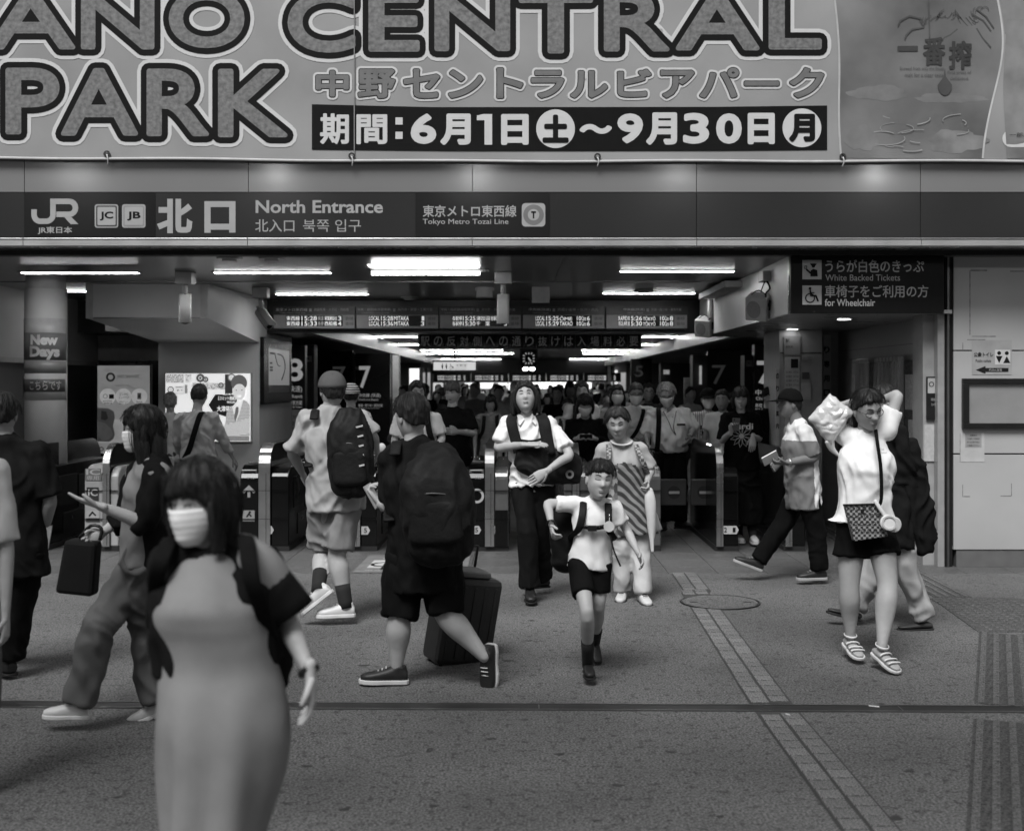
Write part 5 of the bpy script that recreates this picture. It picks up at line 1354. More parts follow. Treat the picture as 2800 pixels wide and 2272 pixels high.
def gate(label, xl, xs0, xs1, xr, kind='black', plates=(), arrow=None, left_m=None, right_m=None, hump=1.10, fold=None):
    """xl..xs0 left body, xs0..xs1 tall fin with a silver front edge, xs1..xr right body (pixels at the front plane)"""
    X = lambda p: PX(p, YG)
    t = thing('ticket_gate', label, 'ticket gate', (X((xl + xr) / 2), YG, 0), 'ticket gates in a row')
    lm = left_m or M_GB; rm = right_m or M_GB
    if xs0 - xl > 2:
        mb = MB(); slab(mb, X(xl), X(xs0) - 0.001, gate_profile(YG + 0.02, YG + 2.0, 0.05, 0.88, 0.22)); mb.build('left_body', lm, t, 0.012)
    if xr - xs1 > 2:
        mb = MB(); slab(mb, X(xs1) + 0.001, X(xr), gate_profile(YG + 0.03, YG + 2.02, 0.05, 0.86, 0.16)); mb.build('right_body', rm, t, 0.012)
        # inset panels on the side that faces the aisle
        x = X(xr) + 0.002
        for (a, b, c, d) in ((0.28, 0.9, 0.42, 0.74), (0.94, 1.75, 0.36, 0.72), (0.5, 1.7, 0.12, 0.34)):
            MB().box(x - 0.002, x + 0.006, YG + a, YG + b, c, d).build('side_panel', M_GB2, t, 0.003)
        MB().disc((x + 0.0065, YG + 0.75, 0.27), 0.02, (1, 0, 0), 0.004, 14).build('lock', M_STEELD, t)
    mb = MB(); slab(mb, X(xs0) + 0.006, X(xs1) - 0.006, gate_profile(YG + 0.012, YG + 1.92, 0.05, hump - 0.012, 0.3, 9)); mb.build('fin', M_GLOSS, t)
    # silver band over the nose of the fin
    pr = gate_profile(YG, YG + 1.93, 0.05, hump, 0.3, 9)
    k = 10
    outer = pr[:k + 1]; inner = [(y + 0.011, z - 0.010 * (i / k)) for i, (y, z) in enumerate(outer)]
    mb = MB()
    for i in range(k):
        q = [outer[i], outer[i + 1], inner[i + 1], inner[i]]
        mb.prism([(X(xs0), y, z) for y, z in q], (X(xs1) - X(xs0), 0, 0))
    mb.build('silver_nose', M_STEEL, t)
    MB().box(X((xs0 * 0.35 + xs1 * 0.65)) - 0.002, X((xs0 * 0.35 + xs1 * 0.65)) + 0.002, YG - 0.003, YG, 0.06, 0.8).build('nose_joint', M_DARK, t)
    for z in (0.33, 0.62): MB().box(X(xl) - 0.001, X(xr) + 0.001, YG - 0.001 + 0.0, YG + 0.03, z, z + 0.004).build('joint_line', M_BLACK, t)
    MB().box(X(xl) - 0.004, X(xr) + 0.004, YG + 0.035, YG + 1.98, 0, 0.05).build('kick_plate', mat(0.02, rough=0.5), t)
    for (px, py, n, lf) in plates: num_badge(t, px, py, n, lf, YG - 0.005 + 0.02)
    if arrow:
        a = arrow; Y = YG + 0.017
        mb = MB(); strokes(mb, [(a, 1039), (a, 1018)], 6, Y, 0.003); strokes(mb, [(a - 12, 1029), (a, 1017), (a + 12, 1029)], 5.5, Y, 0.0035); mb.build('arrow_sign', mat(0.4), t)
        MB().box(PX(a - 13, Y), PX(a + 12, Y), Y - 0.003, Y, PZ(1089, Y), PZ(1066, Y)).build('warning_sticker', mat(0.35), t)
        mb = MB(); strokes(mb, [(a - 5, 1080), (a, 1073), (a + 5, 1079)], 3, Y - 0.004, 0.001); mb.disc((PX(a + 2, Y), Y - 0.004, PZ(1070, Y)), 0.012, t=0.001, n=12); mb.build('sticker_figure', M_DARK, t)
    return t
def reader(t, xa, xb):
    """card reader and ticket slot on the sloping top of the left body"""
    X = lambda p: PX(p, YG)
    x0, x1 = X(xa), X(xb)
    MB().box(x0 + 0.02, x1 - 0.02, YG + 0.3, YG + 0.62, 0.878, 0.892).build('card_reader', mat(0.05, rough=0.2), t, 0.004)
    MB().ring(((x0 + x1) / 2, YG + 0.46, 0.893), 0.045, 0.06, (0, 0, 1), 0.003, 24).build('reader_ring', M_LETW, t)
    M = Matrix.Translation(((x0 + x1) / 2, YG + 0.075, 0.80)) @ Matrix.Rotation(0.75, 4, 'X')
    w = (x1 - x0) / 2 - 0.015
    MB().box(-w, w, -0.012, 0.0, -0.05, 0.05, M).build('slot_frame', M_WHITEP, t, 0.005)
    MB().box(-w + 0.018, w - 0.018, -0.018, -0.0125, -0.032, 0.032, M).build('slot_opening', M_BLACK, t)
    MB().box(-w + 0.03, w - 0.03, -0.021, -0.0185, -0.012, -0.002, M).build('slot_tray', M_STEEL, t)
    st('きっぷ', mat(0.45), t, (xa + xb) / 2 - 2, xb - 6, 996, 1001, Y=YG + 0.012)
g = gate('ticket gate far left, its long dark side seen beside the round pillar', 30, 60, 74, 92, plates=())
g98 = gate('white fronted ticket gate marked IC with numbers 9 and 8', 175, 214, 228, 245, left_m=mat(0.42, rough=0.3), right_m=mat(0.42, rough=0.3))
Yi = YG + 0.014
for (a, b, c, d, v) in ((178, 212, 979, 1004, 0.2), (181, 206, 1018, 1046, 0.03), (180, 208, 1066, 1082, 0.45), (180, 208, 1083, 1090, 0.05)):
    MB().box(PX(a, Yi), PX(b, Yi), Yi - 0.002, Yi, PZ(d, Yi), PZ(c, Yi)).build('sticker', mat(v), g98)
st('IC', M_LETW, g98, 180, 209, 980, 992, Y=Yi - 0.004, bevel=0.02); st('専用', M_LETW, g98, 181, 207, 994, 1003, Y=Yi - 0.004, bevel=0.0)
st('IC', M_LETW, g98, 184, 204, 1022, 1036, Y=Yi - 0.004, bevel=0.02); st('9', M_LETD, g98, 183, 188, 1106, 1114, Y=Yi - 0.004); st('8', M_LETD, g98, 199, 204, 1106, 1114, Y=Yi - 0.004)
mb = MB(); strokes(mb, [(186, 1078), (193, 1070), (200, 1077)], 3, Yi - 0.004, 0.001); mb.build('sticker_figure', M_DARK, g98)
g6 = gate('black ticket gate with an upward arrow and number 6', 500, 540, 564, 602, plates=((576 - 13, 1109 - 2, '6', False),), arrow=520)
reader(g6, 500, 538)
g5 = gate('black ticket gate with a single 5 behind the striding men', 700, 731, 752, 786, plates=((764, 1108, '5', False),))
reader(g5, 700, 730)
g54 = gate('ticket gate with a steel topped right half, numbered 5 and 4', 978, 1013, 1032, 1062, plates=((1042, 1107, '4', False), (996, 1107, '5', False)), right_m=mat(0.25, rough=0.25, metal=0.6, var=0.1))
reader(g54, 978, 1012)
MB().box(PX(1034, YG), PX(1061, YG), YG + 0.01, YG + 0.029, 0.05, 0.42).build('dark_front', M_GB, g54)
Yi = YG + 0.012
MB().ring((PX(996, Yi), Yi, PZ(1036, Yi)), 0.05, 0.075, t=0.003).build('round_mark', M_LETW, g54)
g34 = gate('ticket gate half hidden behind the young man with the bag', 1178, 1196, 1210, 1238, left_m=mat(0.2, rough=0.25, metal=0.6), right_m=mat(0.2, rough=0.25, metal=0.6))
g2 = gate('grey ticket gate numbered 2 beside the woman in the apron', 1322, 1336, 1350, 1381, plates=(), left_m=mat(0.16, rough=0.3, metal=0.5), right_m=mat(0.16, rough=0.3, metal=0.5))
st('2', M_LETD, g2, 1369, 1376, 1104, 1114, Y=YG + 0.02, bevel=0.02)
g21 = gate('black ticket gate numbered 2 and 1, its long glossy side facing the old man', 1496, 1497, 1511, 1544, plates=((1516, 1107, '2', True), (1534, 1107, '1', False)))
g1 = gate('black ticket gate behind the man in the cap, nearest the office', 1640, 1641, 1655, 1684, hump=1.06)
# tall black screen fin of gate 21 with two indicator lamps and flap
for (px, py) in ((1453, 921), (1466, 924)):
    pass
XG = PX(1497, YG)
for i in range(2): MB().box(XG - 0.004, XG + 0.03, YG + 0.42 + i * 0.14, YG + 0.49 + i * 0.14, 1.06, 1.075).build('indicator_lamp', mat(1.0, var=0, emit=3.0), g21)
# flap doors between gates 2 and 21
fd = thing('gate_flaps', 'pair of closed grey flap doors with white bars before the old man', 'gate flaps', (PX(1430, 13.0), 13.0, 0.6))
Yf = 12.9
for (a, b) in ((1379, 1434), (1443, 1496)):
    MB().box(PX(a, Yf), PX(b, Yf), Yf, Yf + 0.05, PZ(1056, Yf), PZ(1001, Yf)).build('flap', mat(0.05, rough=0.45, var=0.1), fd, 0.012)
for (a, b) in ((1397, 1419), (1461, 1479)):
    MB().disc((PX((a + b) / 2, Yf), Yf - 0.002, PZ(1028.5, Yf)), 0.07, t=0.001).build('flap_disc', mat(0.02), fd)
    MB().box(PX(a, Yf), PX(b, Yf), Yf - 0.007, Yf - 0.0035, PZ(1031.5, Yf), PZ(1026, Yf)).build('white_bar', mat(0.5), fd)
fd2 = thing('open_flap', 'open gate flap standing against gate number 1 beside the capped man', 'gate flaps', (PX(1690, 12.6), 12.6, 0.6))
Yf = 12.5
mb = MB(); mb.prism([(PX(a, Yf), Yf, PZ(b, Yf)) for a, b in arc(1696, 1000, 12, 14, -90, 0, 5) + arc(1696, 1030, 12, 14, 0, 90, 5) + [(1670, 1046), (1670, 986)]][::-1], (0, 0.05, 0)); mb.build('flap', M_BLACK, fd2, 0.006)
# wheelchair mat printed on the floor in the wide aisle
wm = thing('wheelchair_mat', 'floor sign with a wheelchair symbol lying in the wide aisle', 'floor sign', (-0.9, 11.4, 0.002))
def FP(px, py): Y = 4216 / (py - 805.0); return V((PX(px, Y), Y, 0.0))
q = [FP(735, 1196), FP(975, 1196), FP(983, 1160), FP(772, 1160)]
mb = MB(); mb.prism([(p.x, p.y, 0.0015) for p in q], (0, 0, 0.002)); mb.build('print', mat(0.17, rough=0.6), wm)
q = [FP(766, 1187), FP(955, 1187), FP(960, 1171), FP(782, 1171)]
mb = MB(); mb.prism([(p.x, p.y, 0.004) for p in q], (0, 0, 0.001)); mb.build('white_field', mat(0.5, rough=0.6), wm)
c = FP(806, 1180)
mb = MB(); mb.ring((c.x, c.y, 0.0055), 0.11, 0.145, (0, 0, 1), 0.001); mb.box(c.x - 0.02, c.x + 0.015, c.y - 0.3, c.y + 0.05, 0.0056, 0.0068); mb.box(c.x, c.x + 0.18, c.y - 0.13, c.y - 0.1, 0.0057, 0.0069); mb.build('wheelchair_symbol', M_DARK, wm)
text('優先・ひろびろ通路', mat(0.4), wm, (FP(760, 1193).x, FP(760, 1193).y, 0.005), w=0.75, h=0.06, right=(1, 0, 0), up=(0, 1, 0))
text('出口専用', mat(0.4), wm, (FP(800, 1168).x, FP(800, 1168).y, 0.005), w=0.5, h=0.06, right=(1, 0, 0), up=(0, 1, 0))
# ================================================================= PEOPLE
def remesh(mb, voxel, it=6, name='mesh', fac=0.6):
    me0 = mb.mesh('tmp'); o = bpy.data.objects.new('tmp', me0); COL.objects.link(o)
    r = o.modifiers.new('r', 'REMESH'); r.mode = 'VOXEL'; r.voxel_size = voxel; r.use_smooth_shade = True
    if it:
        s = o.modifiers.new('s', 'SMOOTH'); s.factor = fac; s.iterations = it
    bpy.context.view_layer.update()
    me = bpy.data.meshes.new_from_object(o.evaluated_get(bpy.context.evaluated_depsgraph_get()))
    bpy.data.objects.remove(o); bpy.data.meshes.remove(me0)
    me.name = name
    return me
def wrinkle(me, amp, sx=9.0, sz=4.0, seed=0.0):
    """cloth folds pushed into the surface"""
    N = [v.normal.copy() for v in me.vertices]
    nf = noise.noise
    for v, n in zip(me.vertices, N):
        p = v.co
        w = nf(V((p.x * 3 + seed, p.y * 3, p.z * 3)))
        a = 1 - abs(nf(V((p.x * sx + w * 2 + seed, p.y * sx + w, p.z * sz + p.x * 3 + w * 3)))) * 3.2
        b = nf(V((p.x * sx * 2.3, p.y * sx * 2.3 + seed, (p.z + p.x * 0.6) * sz * 3.2)))
        v.co = p + n * (amp * (max(-1.1, a) * 1.15 + b * 0.9 - 0.35))
    me.update()

def sstep(a, b, x):
    t = min(1, max(0, (x - a) / (b - a))); return t * t * (3 - 2 * t)
HW, HD, HH = 0.076, 0.094, 0.118
def head_pt(az, el, grow=0.0, face=True):
    """az 0 = front; el -90..90; point in head coordinates (x right, y forward, z up)"""
    z = HH * sin(el); c = max(0.0, 1 - abs(sin(el)) ** 2.4) ** (1 / 2.4)
    t = max(0.0, -z / HH)
    x = HW * c * sin(az) * (1 - 0.30 * t ** 1.7)
    y = HD * c * cos(az)
    if y < 0: y *= 1 - 0.40 * t ** 1.3
    else:
        y *= 0.93
        y += 0.022 * math.exp(-((z + 0.098) / 0.032) ** 2) * math.exp(-(x / 0.032) ** 2)
        if face:
            nz = sstep(0.022, -0.022, z) * (1 - sstep(-0.026, -0.037, z))
            y += 0.026 * nz * math.exp(-(x / (0.008 + 0.007 * nz)) ** 2)
            y -= 0.009 * (math.exp(-(((abs(x) - 0.031) / 0.014) ** 2 + ((z - 0.014) / 0.013) ** 2)))
            y += 0.005 * math.exp(-((z - 0.034) / 0.010) ** 2) * math.exp(-(x / 0.05) ** 2)
            y += 0.006 * math.exp(-((z + 0.056) / 0.010) ** 2) * math.exp(-(x / 0.022) ** 2)
            y -= 0.003 * math.exp(-((z + 0.072) / 0.006) ** 2) * math.exp(-(x / 0.02) ** 2)
            y += 0.004 * math.exp(-(((abs(x) - 0.038) / 0.018) ** 2 + ((z + 0.018) / 0.02) ** 2))
    p = V((x, y, z))
    if grow: p += V((x / HW, y / HD, z / HH)).normalized() * grow
    return p
def face_y(x, z):
    el = math.asin(max(-1, min(1, z / HH)))
    c = max(0.05, 1 - abs(z / HH) ** 2.4) ** (1 / 2.4); t = max(0, -z / HH)
    az = math.asin(max(-1, min(1, x / (HW * c * (1 - 0.30 * t ** 1.7)))))
    return head_pt(az, el).y
class Head:
    def __init__(s, c, yaw, pitch, roll, k):
        """yaw 0 looks at the camera, +90 to image right; pitch + looks up"""
        s.k = k; s.c = V(c)
        f = V((sin(yaw), -cos(yaw), 0)); r = V((f.y, -f.x, 0))
        f2 = f * cos(pitch) + V((0, 0, 1)) * sin(pitch)
        u = r.cross(f2).normalized()
        if roll:
            R = Matrix.Rotation(roll, 3, f2); r = R @ r; u = R @ u
        s.f, s.r, s.u = f2, r, u
    def w(s, p): return s.c + (s.r * p[0] + s.f * p[1] + s.u * p[2]) * s.k
    def M3(s): return Matrix((s.r, s.f, s.u)).transposed()
    def grid(s, mb, fn, na=44, ne=30):
        vs = []
        for i in range(ne + 1):
            el = radians(-90 + 180 * i / ne)
            for j in range(na):
                vs.append(s.w(fn(2 * pi * j / na, el)))
        fs = []
        for i in range(ne):
            for j in range(na):
                k = (j + 1) % na; fs.append((i * na + j, i * na + k, (i + 1) * na + k, (i + 1) * na + j))
        mb.add(vs, fs, True)
    def ball(s, mb, c, r, n=10, m=7): mb.ball(s.w(c), tuple(q * s.k for q in r), s.M3(), n, m)
def ear(h, mb):
    for sx in (-1, 1):
        h.ball(mb, (sx * 0.077, -0.008, -0.006), (0.010, 0.019, 0.031), 10, 8)

def hair_cap(h, style, seed=0, thick=0.014, name='hair'):
    # hairline heights (fractions of half head height) at front, temple, ear, nape
    lines = {'short': (0.62, 0.30, -0.05, -0.42), 'fringe': (0.30, 0.05, -0.20, -0.5), 'boy': (0.46, 0.26, 0.12, -0.35),
             'long': (0.66, 0.10, -0.65, -0.95), 'bangs': (0.30, -0.02, -0.75, -0.95), 'part': (0.55, 0.05, -0.8, -0.95), 'tied': (0.60, 0.34, 0.0, -0.42), 'old': (0.66, 0.42, 0.05, -0.45)}
    f, tm, er, np_ = lines[style]
    rg = random.Random(seed); ph = [rg.uniform(0, 6) for _ in range(4)]
    def fn(az, el):
        a = abs(((az + pi) % (2 * pi)) - pi); d = math.degrees(a)
        if d < 38: zl = f
        elif d < 68: zl = f + (tm - f) * sstep(38, 68, d)
        elif d < 100: zl = tm + (er - tm) * sstep(68, 100, d)
        else: zl = er + (np_ - er) * sstep(100, 140, d)
        zl += 0.05 * sin(az * 6 + ph[0]) * (1 if d < 60 else 0.4) + 0.02 * sin(az * 31 + ph[1])
        z = sin(el)
        on = sstep(zl - 0.05, zl + 0.05, z)
        t = thick * (0.75 + 0.45 * sstep(0, 1, z))
        rid = 0.0030 * noise.noise(V((sin(az) * 13, cos(az) * 13 + seed, z * 2.5))) + 0.006 * noise.noise(V((sin(az) * 4, cos(az) * 4, z * 3 + seed)))
        g = -0.010 + on * (t + 0.010 + rid * 1.6)
        return head_pt(az, el, g, False)
    mb = MB(); h.grid(mb, fn, 88, 56)
    return mb
def hair_lock(h, mb, pts, rx, ry, side=(1, 0, 0)):
    sd = (h.r * side[0] + h.f * side[1] + h.u * side[2])
    mb.loft([h.w(p) for p in pts], [r * h.k for r in rx], [r * h.k for r in ry], sd, 14, 4, True)

def hand(mb, wr, d, n, k=1.0, curl=0.5, thumb=1, spread=0.0):
    """wr wrist point, d towards the fingers, n palm normal, thumb +1/-1 = side"""
    d = V(d).normalized(); n = V(n); n = (n - d * n.dot(d)).normalized(); s = d.cross(n) * thumb
    mb.loft([wr - d * 0.03 * k, wr, wr + d * 0.045 * k, wr + d * 0.088 * k], [0.024 * k, 0.026 * k, 0.039 * k, 0.040 * k], [0.02 * k, 0.017 * k, 0.016 * k, 0.012 * k], s, 12, 2)
    for i, (o, L, r) in enumerate(((0.029, 0.070, 0.0088), (0.010, 0.078, 0.009), (-0.010, 0.072, 0.0086), (-0.028, 0.056, 0.0078))):
        b = wr + d * 0.080 * k + s * o * k
        a = curl * (1 + 0.12 * i); d1 = (d * cos(a * 0.5) + n * sin(a * 0.5) + s * o * spread * 8).normalized(); d2 = d * cos(a * 1.5) + n * sin(a * 1.5)
        mb.loft([b, b + d1 * L * 0.45 * k, b + d1 * L * 0.45 * k + d2 * L * 0.55 * k], [r * k, r * 0.95 * k, r * 0.75 * k], [r * k, r * 0.95 * k, r * 0.75 * k], s, 8, 2)
    b = wr + d * 0.022 * k + s * 0.026 * k
    t1 = (d * 0.72 + s * 0.6 + n * 0.3).normalized(); t2 = (d * 0.9 + s * 0.12 + n * (0.3 + curl * 0.4)).normalized()
    mb.loft([b - t1 * 0.01 * k, b + t1 * 0.034 * k, b + t1 * 0.034 * k + t2 * 0.032 * k], [0.013 * k, 0.0105 * k, 0.008 * k], [0.013 * k, 0.0105 * k, 0.008 * k], s, 8, 2)

SHOE_ST = {}
def shoe(par, an, d, k, m, ms, style='sneaker', up=None):
    """an ankle joint (8 cm above the sole), d toe direction"""
    d = V(d).normalized(); up = V(up) if up else V((0, 0, 1)); up = (up - d * up.dot(d)).normalized(); s = d.cross(up)
    b = V(an) - up * 0.075 * k
    t = bpy.data.objects.new('shoe', None)
    mb = MB(); w = 1.0 if style != 'heel' else 0.85
    L0, L1 = -0.055, 0.165
    secs = [(-0.058, 0.030, 0.024, 0.035), (-0.03, 0.037, 0.036, 0.046), (0.02, 0.038, 0.040, 0.046), (0.07, 0.042, 0.032, 0.036), (0.12, 0.045, 0.025, 0.028), (0.16, 0.038, 0.020, 0.024), (0.185, 0.022, 0.014, 0.018)]
    if style in ('sandal', 'slip'):
        secs = [(a, rx * 0.92, ry * (0.5 if a > 0.0 else 0.6), c * 0.7) for a, rx, ry, c in secs]
    R = []
    for a, rx, ry, cz in secs:
        c = b + d * a * k + up * (0.012 + cz * 0.62) * k
        R.append([c + s * (rx * w * k * math.copysign(abs(cos(q)) ** 0.75, cos(q))) + up * (ry * k * 1.05 * math.copysign(abs(sin(q)) ** 0.8, sin(q))) for q in [2 * pi * i / 16 for i in range(16)]])
    mb.rings(R)
    if style == 'sneaker' or style == 'leather':
        mb.loft([b + up * 0.03 * k - d * 0.012 * k, b + up * 0.085 * k - d * 0.006 * k], [0.036 * k, 0.038 * k], [0.046 * k, 0.044 * k], s, 14, 3, False)
    if style != 'sandal':
        o = link('shoe', remesh(mb, 0.0075 * k, 4, 'shoe'), m, par)
    else:
        o = link('shoe', remesh(mb, 0.0075 * k, 4, 'shoe'), m, par)
    mb = MB(); hgt = {'sneaker': 0.022, 'leather': 0.014, 'platform': 0.045, 'slip': 0.016, 'heel': 0.03}.get(style, 0.018)
    pts = [(-0.064, 0.018), (-0.055, 0.032), (-0.02, 0.038), (0.04, 0.038), (0.09, 0.047), (0.13, 0.047), (0.165, 0.040), (0.188, 0.022), (0.194, 0.0)]
    out = [(a, r) for a, r in pts] + [(a, -r) for a, r in reversed(pts[:-1])]
    lo = -0.006 if style != 'platform' else -0.03
    P0 = [b + d * a * k + s * r * 1.06 * k + up * lo * k for a, r in out]
    mb.prism(P0, up * (hgt) * k)
    so = mb.build('sole', ms, o, 0.004)
    if style == 'sneaker':
        mb = MB()
        for q in range(4):
            c = b + d * (0.055 + q * 0.02) * k + up * (0.075 - q * 0.009) * k
            mb.loft([c - s * 0.018 * k, c + up * 0.004 * k, c + s * 0.018 * k], 0.0035 * k, 0.003 * k, up, 6, 1)
        mb.build('laces', ms, o)
    return o

def strap(par, pts, w, m, side, t=0.004, name='strap'):
    mb = MB(); mb.loft(pts, [w / 2] * len(pts), [t] * len(pts), side, 10, 4, False, 0.6)
    return mb.build(name, m, par)

def person(label, J, h=1.7, k=1.0, yaw=0.0, head=(0, 0, 0), hk=1.0, hair='short', hv=0.015, skin=0.33, top=None, bot=None, shoes=None, shoe_dir=None,
           mask=False, glasses=False, eyes='open', hands=None, arms=True, group=None, q=1.0, collar=False, extra=None, cat='person', longhair=None, socks=None, thick=0.014, legs=True, hat=None, legk=1.0):
    S = h / 1.7 * k; H1 = h / 1.7
    J = {a: V(b) for a, b in J.items()}
    nk, pv = J['nk'], J['pv']
    sd = (J['sb'] - J['sa'])
    sdh = V((sd.x, sd.y, sd.z * 0.5)).normalized()
    if 'side' in J: sdh = J['side'].normalized()
    up = (nk - pv).normalized()
    fw = sdh.cross(up)   # towards the camera side when a is image left
    fwd = V((sin(yaw), -cos(yaw), 0))
    if fw.dot(fwd) < 0: fw = -fw
    hx = sdh * 0.085 * S
    J.setdefault('ha', pv - hx - up * 0.03 * S); J.setdefault('hb', pv + hx - up * 0.03 * S)
    base = V((pv.x, pv.y, 0)) if legs else V((pv.x, pv.y, 0))
    t = thing('person', label, cat, base, group)
    ms = mat(skin, rough=0.62, var=0.10, scale=9, bump=0.02, bscale=90, sub=0.15 if q <= 1 else 0.0)
    sw = (J['sb'] - J['sa']).length / 2
    # ---- body: one continuous mesh
    mb = MB()
    mb.loft([pv - up * 0.06 * S, pv + up * 0.10 * S, pv.lerp(nk, 0.6), pv.lerp(nk, 0.85), nk - up * 0.02], [0.125 * S, 0.11 * S, 0.125 * S, 0.11 * S, 0.05 * S], [0.085 * S, 0.08 * S, 0.09 * S, 0.075 * S, 0.05 * S], sdh, 16, 2)
    hc = J['hd']; hd_ = Head(hc, yaw + radians(head[0]), radians(head[1]), radians(head[2]), H1 * hk)
    HD_ = hd_
    mb.loft([nk - up * 0.03, nk.lerp(hc, 0.35) - fw * 0.0, hc - hd_.u * 0.05 * H1 - hd_.f * 0.018 * H1], [0.062 * S, 0.052 * S, 0.05 * S], [0.062 * S, 0.052 * S, 0.05 * S], sdh, 14, 2)
    for a, b in (('sa', 'a'), ('sb', 'b')):
        if arms and ('e' + b) in J:
            s_, e_, w_ = J[a], J['e' + b], J['w' + b]
            mb.loft([nk - up * 0.05, s_, s_.lerp(e_, 0.5), e_, e_.lerp(w_, 0.35), w_], [0.04 * S, 0.046 * S, 0.041 * S, 0.036 * S, 0.037 * S, 0.025 * S], [0.04 * S, 0.046 * S, 0.041 * S, 0.036 * S, 0.035 * S, 0.021 * S], sdh.cross((w_ - s_).normalized()) if (w_ - s_).length > 0.05 else sdh, 12, 3)
    if legs:
        for b in 'ab':
            hp, kn, an = J['h' + b], J['k' + b], J['a' + b]
            mb.loft([hp, hp.lerp(kn, 0.5), kn, kn.lerp(an, 0.3), kn.lerp(an, 0.65), an], [q_ * S * (legk if q_ > 0.04 else 1) for q_ in (0.078, 0.068, 0.052, 0.056, 0.041, 0.031)], [q_ * S * (legk if q_ > 0.045 else 1) for q_ in (0.082, 0.072, 0.054, 0.058, 0.044, 0.034)], sdh, 14, 3)
    vox = 0.012 * q
    body = remesh(mb, vox, 4, 'body', 0.5)
    # head and hands with their own finer detail become part of the same mesh
    mb2 = MB(); hd_.grid(mb2, lambda a, e: head_pt(a, e), 48 if q <= 1 else 28, 36 if q <= 1 else 20); ear(hd_, mb2)
    for b in 'ab':
        if arms and ('w' + b) in J:
            hs = (hands or {}).get(b, {})
            e_, w_ = J['e' + b], J['w' + b]
            d = V(hs['d']) if 'd' in hs else (w_ - e_)
            n = V(hs['n']) if 'n' in hs else (-sdh if b == 'b' else sdh)
            hand(mb2, w_, d, n, S * hs.get('k', 1.0), hs.get('curl', 0.5), hs.get('t', 1 if b == 'a' else -1), hs.get('spread', 0.0))
    nv = len(body.vertices)
    allv = [tuple(v.co) for v in body.vertices] + [tuple(p) for p in mb2.v]
    allf = [tuple(p.vertices) for p in body.polygons] + [tuple(i + nv for i in f) for f in mb2.f]
    bpy.data.meshes.remove(body)
    me = bpy.data.meshes.new('body'); me.from_pydata(allv, [], allf); me.polygons.foreach_set('use_smooth', [True] * len(allf)); me.update()
    link('body', me, ms, t)
    # ---- face
    if q <= 1.7:
        dk = mat(0.012, rough=0.4, var=0.1); K = hd_.k
        if eyes:
            for sx in (-1, 1):
                x = sx * 0.031
                if eyes == 'open':
                    mb = MB(); hd_.ball(mb, (x, face_y(x, 0.013) - 0.0035, 0.013), (0.0135, 0.006, 0.0055)); mb.build('eye', mat(0.55, rough=0.25, var=0.05), t)
                    mb = MB(); hd_.ball(mb, (x, face_y(x, 0.013) - 0.0002, 0.0132), (0.0055, 0.004, 0.0055)); mb.build('iris', dk, t)
                zz = 0.018 if eyes == 'open' else 0.010
                sg = 1 if eyes == 'open' else -1
                mb = MB(); mb.loft([hd_.w((x + o * 0.0145, face_y(x + o * 0.0145, zz) + 0.001, zz - sg * 0.004 * o * o)) for o in (-1, -0.5, 0, 0.5, 1)], 0.0022 * K, 0.002 * K, hd_.u, 6, 2); mb.build('eyelashes', dk, t)
            for sx in (-1, 1):
                mb = MB(); mb.loft([hd_.w((sx * (0.016 + o * 0.030), face_y(sx * (0.016 + o * 0.030), 0.035 + 0.004 * sin(o * 3)) + 0.001, 0.035 + 0.005 * sin(o * 2.6))) for o in (0, 0.33, 0.66, 1)], [0.0035 * K, 0.004 * K, 0.0035 * K, 0.0018 * K], 0.002 * K, hd_.u, 6, 2); mb.build('eyebrow', mat(max(0.02, hv), rough=0.8), t)
            if not mask:
                mb = MB(); hd_.ball(mb, (0, face_y(0, -0.056) - 0.0032, -0.0535), (0.0215, 0.0055, 0.0042)); hd_.ball(mb, (0, face_y(0, -0.06) - 0.0035, -0.0615), (0.019, 0.006, 0.0052)); mb.build('lips', mat(skin * 0.5, rough=0.4), t)
        if mask:
            mb = MB(); na, ne = 26, 16; vs = []
            for i in range(ne + 1):
                z = -0.108 + (0.112) * i / ne
                for j in range(na + 1):
                    az = radians(-72 + 144 * j / na)
                    wd = 1.0 - 0.22 * abs(2 * i / ne - 1) ** 2
                    p = head_pt(az * wd, math.asin(max(-1, min(1, z * 0.99 / HH))), 0.0, False)
                    p.y += 0.012 + 0.013 * math.exp(-((z + 0.03) / 0.04) ** 2) * math.exp(-(p.x / 0.03) ** 2)
                    p += V((p.x, 0, 0)).normalized() * 0.004 * abs(sin(az)) if abs(p.x) > 1e-4 else V((0, 0, 0))
                    p.y += 0.0014 * sin(i * 2.2)
                    vs.append(hd_.w(p))
            mb.add(vs, [(i * (na + 1) + j, i * (na + 1) + j + 1, (i + 1) * (na + 1) + j + 1, (i + 1) * (na + 1) + j) for i in range(ne) for j in range(na)], True)
            mo = mb.build('face_mask', mat(0.68, rough=0.7, var=0.06, scale=30, bump=0.1), t)
            sl = mo.modifiers.new('thickness', 'SOLIDIFY'); sl.thickness = 0.002
            mb = MB()
            for sx in (-1, 1): mb.tube([hd_.w((sx * 0.066, 0.045, -0.012)), hd_.w((sx * 0.080, 0.01, 0.012)), hd_.w((sx * 0.083, -0.016, 0.014))], 0.0022 * K, 5)
            mb.build('ear_loops', mat(0.6), t)
